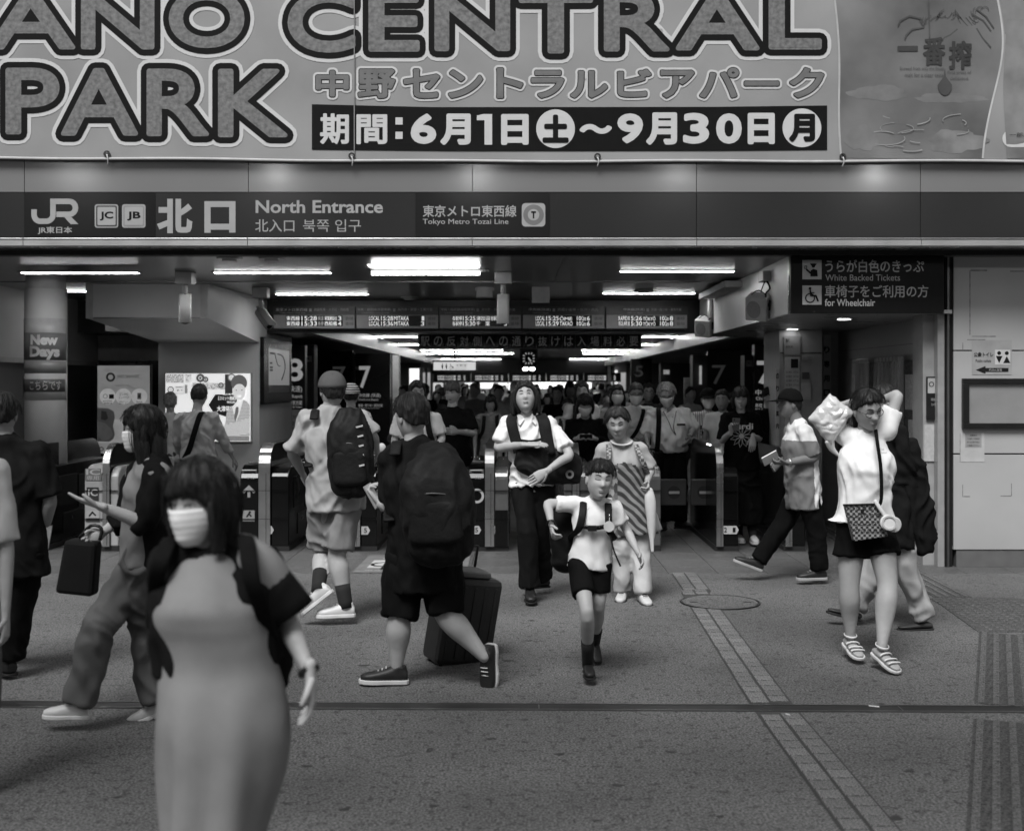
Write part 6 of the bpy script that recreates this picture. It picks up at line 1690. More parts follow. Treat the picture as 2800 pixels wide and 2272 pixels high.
        if glasses:
            mb = MB()
            for sx in (-1, 1):
                pts = [hd_.w((sx * 0.033 + 0.026 * cos(a), face_y(sx * 0.033, 0.01) + 0.014 - 0.006 * abs(cos(a)) * (1 if cos(a) * sx > 0 else 0), 0.008 + 0.019 * sin(a))) for a in [2 * pi * i / 14 for i in range(15)]]
                mb.tube(pts, 0.0022 * K, 6, 1); mb.tube([hd_.w((sx * 0.060, face_y(sx * 0.033, 0.01) + 0.008, 0.013)), hd_.w((sx * 0.079, 0.02, 0.014)), hd_.w((sx * 0.082, -0.02, 0.012))], 0.002 * K, 5, 1)
            mb.tube([hd_.w((-0.009, face_y(0, 0.013) + 0.010, 0.013)), hd_.w((0.009, face_y(0, 0.013) + 0.010, 0.013))], 0.002 * K, 5, 1)
            mb.build('glasses', mat(0.02, rough=0.25), t)
    # ---- hair
    mh = hair_mat(hv)
    if hair:
        mb = hair_cap(hd_, hair, int(abs(hc.x * 100)) % 50, thick)
        lh = longhair
        if lh:
            kind, L = lh
            if kind == 'bob':
                hair_lock(hd_, mb, [(0, -0.045, 0.03), (0, -0.05, -0.04), (0, -0.045, -L)], [0.086, 0.094, 0.085], [0.055, 0.058, 0.04])
                for sx in (-1, 1): hair_lock(hd_, mb, [(sx * 0.070, 0.008, 0.05), (sx * 0.086, 0.020, -0.02), (sx * 0.080, 0.026, -L * 0.95)], [0.018, 0.02, 0.012], [0.034, 0.040, 0.028])
            elif kind == 'long':
                hair_lock(hd_, mb, [(0, -0.05, 0.02), (0, -0.065, -0.08), (0, -0.06, -L * 0.6), (0, -0.055, -L)], [0.084, 0.094, 0.09, 0.055], [0.05, 0.05, 0.04, 0.02])
                for sx in (-1, 1): hair_lock(hd_, mb, [(sx * 0.068, 0.0, 0.05), (sx * 0.084, 0.008, -0.03), (sx * 0.085, 0.004, -0.12), (sx * 0.08, -0.005, -L * 0.85)], [0.016, 0.018, 0.018, 0.010], [0.035, 0.042, 0.04, 0.02])
            elif kind == 'shag':
                hair_lock(hd_, mb, [(0, -0.05, 0.03), (0, -0.06, -0.06), (0, -0.055, -L)], [0.088, 0.10, 0.085], [0.055, 0.05, 0.03])
                for sx in (-1, 1): hair_lock(hd_, mb, [(sx * 0.045, 0.055, 0.088), (sx * 0.083, 0.02, 0.04), (sx * 0.095, -0.01, -0.03), (sx * 0.10, -0.02, -L * 0.9)], [0.014, 0.022, 0.024, 0.012], [0.03, 0.04, 0.045, 0.03])
            elif kind == 'tail':
                hair_lock(hd_, mb, [(0, -0.09, 0.03), (0.01, -0.12, 0.0), (0.0, -0.115, -L)], [0.022, 0.03, 0.015], [0.02, 0.028, 0.012])
            me = mb.mesh('hair')
            for v in me.vertices:
                n_ = noise.noise(V((v.co.x * 70, v.co.y * 70, v.co.z * 8)))
                v.co += V(v.normal) * 0.0035 * n_
            link('hair', me, mh, t)
        else: mb.build('hair', mh, t)
        if q <= 1.0 and not hat:      # loose strands break the outline
            mb = MB(); rg = random.Random(int(hc.x * 91) + 5)
            low = {'short': 0.1, 'boy': 0.25, 'old': 0.1, 'tied': 0.2, 'fringe': -0.1}.get(hair, -0.9)
            for i in range(110):
                az = rg.uniform(0.9, 2 * pi - 0.9) if rg.random() < 0.8 else rg.uniform(-0.9, 0.9)
                e0 = rg.uniform(0.5, 1.35); fr = abs(((az + pi) % (2 * pi)) - pi) < 0.95
                e1 = math.asin(max(-0.95, min(0.9, (0.45 if fr else low) + rg.uniform(-0.1, 0.25)))); g0 = thick + 0.009
                pts = [hd_.w(head_pt(az + (k_ - 1) * rg.uniform(-0.1, 0.1), e0 + (e1 - e0) * k_ / 3, g0 + rg.uniform(0.0, 0.007) * (0.4 + k_ * 0.5), False)) for k_ in range(4)]
                mb.loft(pts, [0.0012 * hd_.k, 0.0018 * hd_.k, 0.0016 * hd_.k, 0.0006 * hd_.k], 0.0010, hd_.r, 4, 2, False)
            tag(mb.build('loose_hair', mh, t), kind='stuff')
    if hat:
        kind, hvv = hat[0], hat[1]
        mhat = mat(hvv * (0.5 if hvv < 0.03 else 1), rough=0.85, var=0.1, bump=0.2, bscale=200, spec=0.1)
        if kind == 'stripe': mhat = mat(0.03, v2=0.6, kind='stripe_z', scale=12, rough=0.8)
        mb = MB()
        hd_.grid(mb, lambda a, e: head_pt(a, e, 0.024 if sin(e) > (0.24 if abs(((a + pi) % (2 * pi)) - pi) < 1.2 else 0.12) else -0.012, False), 40, 28)
        mb.build('cap', mhat, t)
        if kind != 'beanie':
            mb = MB(); vs = []; fs = []; n = 14
            bdir = hat[2] if len(hat) > 2 else 1
            for i in range(n + 1):
                a = radians(-58 + 116 * i / n); p = head_pt(a if bdir > 0 else a + pi, math.asin(0.26), 0.02, False)
                o_ = V((sin(a) * 0.02, 0.098 * cos(a) ** 0.6 * bdir, -0.012))
                vs += [hd_.w(p), hd_.w(p + o_), hd_.w(p + V((0, 0, 0.006))), hd_.w(p + o_ + V((0, 0, 0.004)))]
            for i in range(n):
                k_ = 4 * i; fs += [(k_, k_ + 1, k_ + 5, k_ + 4), (k_ + 2, k_ + 6, k_ + 7, k_ + 3), (k_ + 1, k_ + 3, k_ + 7, k_ + 5)]
            mb.add(vs, fs, True); mb.build('brim', mhat, t)
    # ---- top
    def tp(u, v, d): return pv.lerp(nk, v) + sdh * (u * 0.17 * S) + fw * d * S
    if top:
        T = dict(v=0.5, sleeve=0.55, loose=1.0, hem=0.10, kind='noise', scale=8.0, v2=None, belly=0.0, bust=0.0, wr=0.006, flare=1.0); T.update(top)
        lo = T['loose']; mb = MB()
        b_ = T['belly']
        hemp = pv - up * T['hem'] * S
        mb.loft([hemp, pv.lerp(nk, 0.05), pv.lerp(nk, 0.35) + fw * b_ * 0.5, pv.lerp(nk, 0.65), pv.lerp(nk, 0.84), pv.lerp(nk, 0.95)],
                [0.158 * S * lo * T['flare'], 0.150 * S * lo, (0.138 + b_ * 0.3) * S * lo, 0.155 * S * lo, max(0.135 * S, sw * 0.86), 0.10 * S], [0.115 * S * lo * T['flare'], 0.110 * S * lo, (0.108 + b_) * S * lo, 0.112 * S * lo, 0.095 * S, 0.075 * S], sdh, 20, 3, 'end')
        mb.loft([pv.lerp(nk, 0.9), nk + up * 0.012 * S], [0.085 * S, 0.066 * S], [0.075 * S, 0.066 * S], sdh, 16, 2, False)
        if T['bust']:
            for sx in (-1, 1): mb.ball(tp(sx * 0.45, 0.66, 0.065), (0.062 * S,) * 3)
        for a, b in (('sa', 'a'), ('sb', 'b')):
            s_ = J[a]
            mb.loft([nk - up * 0.035 * S, nk.lerp(s_, 0.55) - up * 0.012 * S, s_], [0.05 * S, 0.055 * S, 0.058 * S * lo], [0.055 * S, 0.058 * S, 0.060 * S * lo], up, 12, 2)
            sl = T['sleeve']
            if sl > 0 and ('e' + b) in J:
                e_, w_ = J['e' + b], J['w' + b]
                r0 = 0.060 * S * (0.55 + 0.45 * lo)
                if sl <= 1:
                    en = s_.lerp(e_, sl)
                    mb.loft([s_, s_.lerp(e_, sl * 0.5), en], [r0, r0 * 1.02, r0 * 1.06], [r0, r0 * 1.02, r0 * 1.06], sdh.cross((e_ - s_).normalized()), 14, 3, False)
                else:
                    f_ = sl - 1; en = e_.lerp(w_, f_)
                    mb.loft([s_, s_.lerp(e_, 0.5), e_, e_.lerp(en, 0.5), en], [r0, r0 * 0.92, r0 * 0.86, r0 * 0.8, r0 * (0.72 if f_ > 0.7 else 0.85)], [r0, r0 * 0.92, r0 * 0.86, r0 * 0.8, r0 * (0.72 if f_ > 0.7 else 0.85)], sdh, 14, 3, False)
        me = remesh(mb, 0.012 * q, 5, 'top')
        if q <= 1.6: wrinkle(me, T['wr'] * S, 8, 4.5, hc.x * 7)
        mt = cloth_mat(T['v'] * (0.5 if T['v'] < 0.03 else 1), kind=T['kind'], scale=T['scale'], v2=T['v2'])
        T['mt'] = mt
        o = link(T.get('name', 'shirt'), me, mt, t)
        if 'split' in T:   # colour blocks: (function of point -> material index), materials
            for m_ in T['split'][1]: me.materials.append(m_)
            for p in me.polygons:
                p.material_index = T['split'][0](p.center, tp)
        if collar:
            mb = MB()
            for sx in (-1, 1):
                A = nk + up * 0.03 * S - fw * 0.055 * S; B_ = nk + up * 0.016 * S + sdh * sx * 0.066 * S; C_ = nk - up * 0.012 * S + fw * 0.062 * S + sdh * sx * 0.02 * S
                D_ = nk - up * 0.055 * S + fw * 0.085 * S + sdh * sx * 0.058 * S
                E_ = nk - up * 0.012 * S + sdh * sx * 0.088 * S
                G_ = nk + up * 0.0 * S - fw * 0.078 * S
                off = [A, B_, C_, D_, E_, G_]
                c_ = sum(off, V((0, 0, 0))) / 6
                n_ = fw * 0.004
                mb.add([p for p in off] + [p + (p - nk).normalized() * 0.006 for p in off], [(0, 1, 4, 5), (1, 2, 3, 4), (6, 11, 10, 7), (7, 10, 9, 8), (2, 8, 9, 3), (3, 9, 10, 4), (4, 10, 11, 5), (0, 6, 7, 1), (1, 7, 8, 2)], False)
            mb.build('collar', mt, t)
    # ---- bottom
    if bot:
        B = dict(v=0.03, len=2.0, w0=0.088, w1=0.07, w2=0.062, kind='noise', v2=None, scale=8.0, wr=0.006, top=0.10, skirt=False, name='trousers', hipk=1.0); B.update(bot)
        mb = MB()
        if B['skirt']:
            z1 = B['skirt']; e = pv + (V((0, 0, z1)) - V((0, 0, pv.z))); mid = pv.lerp(e, 0.5)
            mb.loft([pv + up * B['top'] * S, pv - up * 0.05, mid, e], [0.135 * S, 0.165 * S, B['w1'] * S, B['w2'] * S], [0.10 * S, 0.125 * S, B['w1'] * 0.8 * S, B['w2'] * 0.8 * S], sdh, 22, 3, False)
        else:
            mb.loft([pv + up * B['top'] * S, pv + up * 0.02 * S, pv - up * 0.07 * S], [B['hipk'] * q_ * S for q_ in (0.132, 0.150, 0.150)], [B['hipk'] * q_ * S for q_ in (0.096, 0.112, 0.105)], sdh, 18, 3)
            for b in 'ab':
                hp, kn, an = J['h' + b], J['k' + b], J['a' + b]
                L = B['len']; w0, w1, w2 = B['w0'] * S, B['w1'] * S, B['w2'] * S
                if L <= 1: mb.loft([hp + up * 0.02, hp.lerp(kn, L * 0.5), hp.lerp(kn, L)], [w0, w0 * 0.98, w1 * 1.1], [w0, w0 * 0.98, w1 * 1.1], sdh, 16, 3, False)
                else:
                    e = kn.lerp(an, L - 1); mb.loft([hp + up * 0.02, hp.lerp(kn, 0.5), kn, kn.lerp(e, 0.5), e], [w0, (w0 + w1) / 2, w1, (w1 + w2) / 2, w2], [w0 * 1.04, (w0 + w1) / 2, w1, (w1 + w2) / 2, w2], sdh, 16, 3, False)
        me = remesh(mb, 0.012 * q, 5, B['name'])
        if q <= 1.6: wrinkle(me, B['wr'] * S, 7, 3.2, hc.x * 5 + 3)
        link(B['name'], me, cloth_mat(B['v'] * (0.5 if B['v'] < 0.03 else 1), kind=B['kind'], scale=B['scale'], v2=B['v2'], cs=5.0), t)
    # ---- feet
    if shoes and legs:
        sv, solev, style = shoes
        for b in 'ab':
            d = (shoe_dir or {}).get(b, None)
            d = V(d) if d else fwd
            upv = None
            if socks:
                mbk = MB(); an = J['a' + b]; kn = J['k' + b]; mbk.loft([an - (kn - an).normalized() * 0.03, an + (kn - an).normalized() * socks[1]], [0.043 * S, 0.050 * S], [0.046 * S, 0.052 * S], sdh, 12, 3, False); mbk.build('sock', mat(socks[0], rough=0.9), t)
            shoe(t, J['a' + b], d, S * (0.98 if style != 'kid' else 0.9), mat(sv, rough=0.5, var=0.12, bump=0.05), mat(solev, rough=0.6, var=0.08), style)
    t_info = dict(root=t, tp=tp, sd=sdh, fw=fw, up=up, S=S, head=hd_, J=J, pv=pv, nk=nk)
    return t_info

def pj(Y, **k):
    """joints from pixel positions: (x, y) or (x, y, nearer/farther metres)"""
    return {a: P(b[0], b[1], Y + (b[2] if len(b) > 2 else 0)) for a, b in k.items()}
def pose(px, Y, h, yaw=0.0, walk=0.0, armL=None, armR=None, lean=0.0):
    """standing or walking figure facing yaw; a = image left when facing the camera"""
    X = PX(px, Y); f = V((sin(yaw), -cos(yaw), 0)); r = V((cos(yaw), sin(yaw), 0)) if cos(yaw) >= 0 else V((-cos(yaw), -sin(yaw), 0))
    if abs(cos(yaw)) < 0.2: r = V((cos(yaw), sin(yaw), 0))
    o = V((X, Y, 0)); Z = V((0, 0, 1)); J = {}
    J['pv'] = o + Z * 0.525 * h; J['nk'] = o + Z * 0.835 * h + f * (0.012 + lean) * h; J['hd'] = J['nk'] + Z * 0.098 * h + f * 0.015 * h
    for b, s in (('a', -1), ('b', 1)):
        ph = walk * s
        J['s' + b] = J['nk'] + r * s * 0.098 * h - Z * 0.03 * h
        J['k' + b] = o + r * s * 0.05 * h + f * (0.08 * ph + 0.01) * h + Z * 0.275 * h
        J['a' + b] = o + r * s * 0.052 * h + f * (0.16 * ph - (0.03 if ph < 0 else 0)) * h + Z * (0.047 + (0.035 if ph < 0 else 0)) * h
        arm = armL if b == 'a' else armR
        if arm is None: e = J['s' + b] + r * s * 0.035 * h - Z * 0.165 * h - f * 0.05 * ph * h; w = e - Z * 0.14 * h + f * (0.03 - 0.06 * ph) * h
        elif arm == 'phone': e = J['s' + b] + r * s * 0.03 * h - Z * 0.16 * h + f * 0.02 * h; w = J['nk'] + r * s * 0.035 * h - Z * 0.16 * h + f * 0.18 * h
        elif arm == 'strap': e = J['s' + b] + r * s * 0.05 * h - Z * 0.15 * h; w = J['s' + b] - r * s * 0.01 * h - Z * 0.06 * h + f * 0.10 * h
        elif arm == 'belly': e = J['s' + b] + r * s * 0.05 * h - Z * 0.16 * h; w = J['nk'] + r * s * 0.01 * h - Z * 0.24 * h + f * 0.13 * h
        J['e' + b], J['w' + b] = e, w
    return J

def backpack(I, label, v=0.012, v0=0.12, v1=0.98, w=0.15, d=0.11, dist=-0.19, side_px=0, group=None, straps=True, pocket=True, cx=0.0):
    tp, S, sd, fw, up = I['tp'], I['S'], I['sd'], I['fw'], I['up']
    c = tp(cx, (v0 + v1) / 2, dist)
    b = thing('backpack', label, 'backpack', tuple(c), group)
    m = mat(v * 0.6, rough=0.7, var=0.3, scale=14, bump=0.4, bscale=30, spec=0.2)
    mb = MB(); mb.loft([tp(cx, v0, dist), tp(cx, v0 + (v1 - v0) * 0.3, dist * 1.05), tp(cx, v0 + (v1 - v0) * 0.7, dist), tp(cx, v1, dist * 0.85)], [w * 0.92 * S, w * S, w * 0.95 * S, w * 0.6 * S], [d * S, d * 1.1 * S, d * S, d * 0.55 * S], sd, 22, 4, True, 0.72)
    me = remesh(mb, 0.013, 4, 'bag_body'); wrinkle(me, 0.008 * S, 7, 5, c.x); link('bag_body', me, m, b)
    if pocket:
        mb = MB(); q = dist - d * 0.9
        mb.loft([tp(cx, v0 + 0.06, q), tp(cx, v0 + (v1 - v0) * 0.45, q)], [w * 0.75 * S, w * 0.7 * S], [0.04 * S, 0.032 * S], sd, 16, 3, True, 0.6)
        link('pocket', remesh(mb, 0.012, 3, 'pocket'), m, b)
        mb = MB(); mb.tube([tp(cx - 0.8 * w / 0.17, v0 + (v1 - v0) * 0.55, dist - d * 0.7), tp(cx, v0 + (v1 - v0) * 0.6, dist - d * 1.12), tp(cx + 0.8 * w / 0.17, v0 + (v1 - v0) * 0.55, dist - d * 0.7)], 0.004, 6); mb.build('zip', mat(0.08, rough=0.4), b)
    mb = MB(); mb.tube([tp(cx - 0.2, v1 - 0.02, dist * 0.8), tp(cx, v1 + 0.07, dist * 0.75), tp(cx + 0.2, v1 - 0.02, dist * 0.8)], 0.009 * S, 6); mb.build('handle', m, b)
    if straps:
        for s_ in (-1, 1):
            u = 0.52 * s_
            strap(b, [tp(u, 0.90, -0.12), tp(u, 1.0, -0.05), tp(u * 1.05, 0.985, 0.04), tp(u * 1.1, 0.80, 0.125), tp(u * 1.3, 0.55, 0.13), tp(u * 1.8, 0.40, 0.04), tp(u * 1.6, 0.30, -0.12)], 0.055 * S, m, sd, 0.006 * S)
    return b
def phone(par_label, c, n, upv, v=0.02, label=None, w=0.072, h=0.15):
    n = V(n).normalized(); u = V(upv); u = (u - n * u.dot(n)).normalized(); s = u.cross(n)
    t = thing('phone', label, 'phone', tuple(c))
    M = Matrix.Translation(V(c)) @ Matrix((s, n, u)).transposed().to_4x4()
    MB().box(-w / 2, w / 2, -0.004, 0.004, -h / 2, h / 2, M).build('case', mat(v, rough=0.3), t, 0.003)
    MB().box(-w / 2 + 0.005, w / 2 - 0.005, 0.0042, 0.005, -h / 2 + 0.006, h / 2 - 0.006, M).build('screen', mat(0.3, rough=0.1, emit=0.3), t)
    MB().disc(M @ V((w * 0.25, -0.0041, h * 0.38)), 0.008, tuple(-n), 0.002, 12).build('camera_lens', M_BLACK, t)
    return t
# ================================================================= THE PEOPLE IN THE PHOTOGRAPH
# --- boy in the middle
Y = 6.86
I = person('boy in white polo shirt and dark shorts striding out with eyes closed',
    pj(Y, hd=(1252, 1003, -0.06), nk=(1244, 1046), sa=(1190, 1053), sb=(1284, 1060), ea=(1144, 1052, -0.02), wa=(1152, 1100, -0.16), eb=(1312, 1112, 0.02), wb=(1334, 1158, -0.12), pv=(1232, 1170),
       ka=(1226, 1278, -0.22), aa=(1228, 1384, -0.02), kb=(1250, 1268, 0.0), ab=(1243, 1338, 0.42)),
    h=1.27, k=1.02, yaw=0.05, head=(8, -4, -6), hk=1.24, hair='boy', skin=0.42, eyes='closed', collar=True, thick=0.012,
    top=dict(v=0.80, sleeve=0.62, loose=1.08, hem=0.07, wr=0.007, flare=1.0), bot=dict(v=0.012, len=0.66, w0=0.09, w1=0.084, name='shorts', top=-0.05, hipk=0.78, wr=0.003), shoes=(0.012, 0.008, 'leather'), socks=(0.01, 0.17),
    shoe_dir={'a': (0.05, -1, -0.05), 'b': (0.1, -0.75, -0.65)}, hands={'a': dict(curl=0.9), 'b': dict(curl=0.5)})
backpack(I, 'black school backpack worn by the boy, seen at his right side', v0=-0.1, v1=0.9, w=0.15, d=0.1, dist=-0.20, cx=-0.9)
tp = I['tp']; S = I['S']
b = thing('chest_strap', 'dark chest strap and hanging tail on the boy\'s backpack harness', 'strap', tuple(tp(0, 0.6, 0.13)))
MB().loft([tp(-0.55, 0.60, 0.135), tp(0, 0.58, 0.155), tp(0.60, 0.62, 0.135)], [0.013] * 3, [0.006] * 3, (0, 0, 1), 8, 3, False).build('belt', M_BLACK, b)
MB().loft([tp(0.72, 0.48, 0.135), tp(0.95, 0.22, 0.15), tp(1.3, -0.03, 0.16)], [0.013] * 3, [0.005] * 3, (0, 1, 0.2), 8, 3, False).build('strap_tail', M_BLACK, b)
MB().box(-0.025, 0.025, -0.01, 0.01, -0.016, 0.016, Matrix.Translation(tp(-0.1, 0.58, 0.165))).build('buckle', M_DARK, b, 0.003)
b = thing('round_charm', 'round pale charm hanging from the boy\'s shoulder strap', 'charm', tuple(tp(0.62, 0.66, 0.15)))
MB().disc(tuple(tp(0.62, 0.62, 0.165)), 0.030, (0, -1, 0), 0.012, 24).build('disc', mat(0.6, rough=0.4), b)
MB().tube([tp(0.6, 0.82, 0.14), tp(0.62, 0.72, 0.15), tp(0.62, 0.66, 0.165)], 0.004, 6).build('chain', M_STEEL, b)
J = I['J']; w = J['wa'].lerp(J['ea'], 0.12); d = (J['wa'] - J['ea']).normalized()
t = thing('wristwatch', 'dark wristwatch on the boy\'s raised wrist', 'watch', tuple(w))
MB().loft([w - d * 0.010, w + d * 0.010], 0.028, 0.025, (1, 0, 0), 14, 1, False).build('strap', M_BLACK, t); MB().disc(w + V((0.0, -0.026, 0.0)), 0.016, (0, -1, 0), 0.006, 16).build('dial', M_STEEL, t)

# --- young man with the messenger bag
Y = 9.38
I = person('young man with chin-length dark hair, white shirt and chin held high', 
    pj(Y, hd=(1097, 832, -0.03), nk=(1101, 872), sa=(1062, 886), sb=(1144, 886), ea=(1040, 935, -0.05), wa=(1100, 929, -0.24), eb=(1190, 950, -0.17), wb=(1141, 985, -0.30), pv=(1113, 1008),
       ka=(1101, 1110, -0.12), aa=(1107, 1226, -0.08), kb=(1128, 1110, 0.05), ab=(1133, 1206, 0.28)),
    h=1.76, yaw=0.0, head=(0, 16, 4), hk=0.98, hair='part', longhair=('shag', 0.13), skin=0.40, collar=True,
    top=dict(v=0.78, sleeve=0.80, loose=1.15, hem=0.02, wr=0.011, flare=1.06), bot=dict(v=0.016, w0=0.09, w1=0.078, w2=0.082, top=0.0, hipk=0.88), shoes=(0.01, 0.008, 'leather'),
    shoe_dir={'a': (0.05, -1, -0.12), 'b': (-0.9, -0.4, 0)}, hands={'a': dict(curl=0.2, d=(1, -0.1, 0.05), n=(0, 0.3, -1)), 'b': dict(curl=0.35, d=(-0.85, -0.2, -0.5), n=(0.2, 1, 0), spread=0.25, t=1)})
tp = I['tp']; S = I['S']
b = thing('messenger_bag', 'large black messenger bag held across the young man\'s front with a round badge', 'bag', tuple(P(1150, 975, Y - 0.17)))
mbm = mat(0.010, rough=0.75, var=0.3, scale=12, bump=0.25, bscale=80, spec=0.2)
mb = MB(); mb.loft([P(1088, 955, Y - 0.13), P(1120, 966, Y - 0.15), P(1160, 974, Y - 0.10), P(1203, 978, Y - 0.0)], [0.10, 0.13, 0.15, 0.13], [0.05, 0.06, 0.06, 0.05], (0, 0, 1), 20, 4, True, 0.75)
me = remesh(mb, 0.012, 4, 'bag_body'); wrinkle(me, 0.010, 6, 5, 2.0); link('bag_body', me, mbm, b)
strap(b, [P(1073, 868, Y + 0.02), P(1068, 880, Y - 0.12), P(1076, 915, Y - 0.15), P(1084, 945, Y - 0.16)], 0.085, mbm, V((1, 0, 0)), 0.012)
strap(b, [P(1128, 866, Y + 0.02), P(1136, 880, Y - 0.12), P(1142, 915, Y - 0.15), P(1148, 950, Y - 0.17)], 0.095, mbm, V((1, 0, 0)), 0.012)
strap(b, [P(1083, 919, Y - 0.155), P(1110, 922, Y - 0.17), P(1135, 916, Y - 0.155)], 0.02, mbm, V((0, 0, 1)), 0.006)
MB().ring(P(1190, 991, Y - 0.135), 0.016, 0.034, (0.2, -1, 0), 0.003, 24).build('badge', mat(0.2), b)

# --- elderly woman in apron tunic
Y = 9.45
ap = mat(0.03, v2=0.22, kind='stripe_d', scale=7.5, rough=0.85, bump=0.2, bscale=120)
ap2 = mat(0.05, v2=0.30, kind='voronoi', scale=26, rough=0.85)
def aps(c, tp):
    d = c - tp(0, 0, 0); z = c.z
    u = (c.x - tp(0, 0.8, 0).x)
    if abs(u) > 0.21 : return 0
    if c.z > tp(0, 0.66, 0).z - 0.30 * abs(u) : return 0
    return 1 if u > -0.05 else 2
I = person('elderly woman with short dark hair in a pale blouse and striped patchwork apron',
    pj(Y, hd=(1290, 886, -0.08), nk=(1298, 926), sa=(1261, 941), sb=(1336, 940), ea=(1248, 990, 0.05), wa=(1252, 1035, -0.05), eb=(1359, 982, 0.02), wb=(1352, 1008, -0.14), pv=(1313, 1036),
       ka=(1300, 1140, -0.05), aa=(1300, 1234, 0.02), kb=(1338, 1142, -0.05), ab=(1343, 1240, -0.12)),
    h=1.56, k=1.10, yaw=-0.05, head=(-6, -16, 3), hk=1.10, hair='short', hv=0.03, skin=0.36, eyes='closed', thick=0.017,
    top=dict(v=0.38, sleeve=0.92, loose=1.12, hem=0.30, wr=0.006, flare=1.32, split=(aps, [ap, ap2])), bot=dict(v=0.5, w0=0.088, w1=0.074, w2=0.072, name='trousers'), shoes=(0.55, 0.02, 'sneaker'),
    shoe_dir={'a': (-0.2, -1, 0), 'b': (0.15, -1, 0)}, hands={'b': dict(curl=1.3, d=(0.0, -0.7, -0.5), n=(-1, 0, 0))})
tp = I['tp']; S = I['S']
mb = MB(); nk = I['nk']
mb.loft([nk + V((0.075 * cos(a), -0.02 + 0.08 * -abs(sin(a)) , 0.02 - 0.03 * abs(sin(a)))) for a in [pi * i / 8 for i in range(9)]], 0.008, 0.018, (0, 0, 1), 8, 2); mb.build('collar_band', mat(0.6), I['root'])
tb = thing('shoulder_bag', 'woven backpack straps over the elderly woman\'s shoulders', 'backpack', tuple(tp(0, 0.6, -0.15)))
for s_ in (-1, 1): strap(tb, [tp(0.55 * s_, 0.86, -0.12), tp(0.62 * s_, 1.0, 0.0), tp(0.68 * s_, 0.86, 0.13), tp(0.85 * s_, 0.6, 0.15), tp(1.0 * s_, 0.42, 0.06)], 0.04, mat(0.06, v2=0.3, kind='checker', scale=40), I['sd'], 0.005)
mb = MB(); mb.loft([tp(0, 0.2, -0.2), tp(0, 0.85, -0.17)], [0.13, 0.11], [0.07, 0.05], I['sd'], 16, 3, True, 0.8); mb.build('bag_body', mat(0.08, v2=0.25, kind='checker', scale=40), tb)
tb = thing('folded_umbrella', 'slim white folded umbrella carried point down by the elderly woman', 'umbrella', tuple(P(1357, 1020, Y - 0.2)))
mb = MB(); mb.loft([P(1355, 1026, Y - 0.2), P(1358, 1050, Y - 0.2), P(1361, 1100, Y - 0.2), P(1363, 1150, Y - 0.2)], [0.032, 0.045, 0.032, 0.015], [0.028, 0.04, 0.03, 0.014], (1, 0, 0), 12, 4); me = mb.mesh('canopy'); wrinkle(me, 0.004, 30, 3, 1); link('canopy', me, mat(0.62, rough=0.5), tb)
MB().tube([P(1354, 1003, Y - 0.2), P(1355, 1028, Y - 0.2)], 0.011, 8).build('handle', mat(0.3), tb)

# --- old man behind the flaps
Y = 14.0
I = person('tall grey-haired old man in white shirt and face mask behind the closed gate flaps',
    pj(Y, hd=(1392, 825, -0.08), nk=(1397, 856), sa=(1364, 864), sb=(1430, 864), ea=(1350, 900, -0.02), wa=(1353, 930, -0.16), eb=(1449, 892, 0.0), wb=(1440, 914, -0.12), pv=(1397, 945),
       ka=(1389, 1018), aa=(1386, 1088), kb=(1420, 1018), ab=(1420, 1088)),
    h=1.74, k=1.1, yaw=0.0, head=(0, -26, 4), hk=1.1, hair='old', hv=0.30, skin=0.30, mask=True, glasses=True, collar=True, eyes='closed',
    top=dict(v=0.70, sleeve=1.25, loose=1.25, hem=-0.06, wr=0.011, belly=0.03), bot=dict(v=0.012, w0=0.1, w1=0.085, w2=0.08), shoes=(0.01, 0.008, 'leather'), shoe_dir={'a': (-0.2, -1, 0), 'b': (0.9, -0.4, 0)}, hands={'b': dict(curl=0.4, spread=0.2)})
tp = I['tp']
tb = thing('shoulder_bag', 'black bag on a wide strap hanging from the old man\'s shoulder', 'bag', tuple(tp(-0.8, 0.2, 0.1)))
strap(tb, [tp(-0.62, 0.98, -0.05), tp(-0.66, 1.02, 0.03), tp(-0.72, 0.8, 0.16), tp(-0.78, 0.4, 0.19), tp(-0.85, 0.05, 0.17)], 0.06, M_WEB, I['sd'], 0.006)
mb = MB(); mb.loft([tp(-1.05, 0.0, 0.1), tp(-1.05, -0.3, 0.1)], [0.13, 0.13], [0.06, 0.06], (1, 0, 0), 14, 3, True, 0.6); mb.build('bag_body', M_BLACK, tb)
tb = thing('lanyard', 'dark lanyard with glasses hanging on the old man\'s shirt', 'lanyard', tuple(tp(0, 0.6, 0.15)))
MB().tube([tp(-0.42, 0.97, 0.11), tp(-0.1, 0.7, 0.17), tp(0.05, 0.55, 0.18), tp(0.3, 0.42, 0.19), tp(0.15, 0.6, 0.18), tp(0.38, 0.97, 0.11)], 0.004, 5).build('cord', M_BLACK, tb)
MB().box(-0.05, 0.05, -0.006, 0.006, -0.012, 0.012, Matrix.Translation(tp(0.62, 0.66, 0.165))).build('case_clip', M_BLACK, tb, 0.003)
J = I['J']; w = J['wb'].lerp(J['eb'], 0.1); t = thing('wristwatch', 'steel wristwatch on the old man\'s wrist above the gate', 'watch', tuple(w))
MB().loft([w - V((0, 0, 0.012)), w + V((0, 0, 0.012))], 0.033, 0.03, (1, 0, 0), 14, 1, False).build('strap', M_BLACK, t); MB().disc(w + V((0, -0.032, 0)), 0.02, (0, -1, 0), 0.006, 16).build('dial', M_STEEL, t)

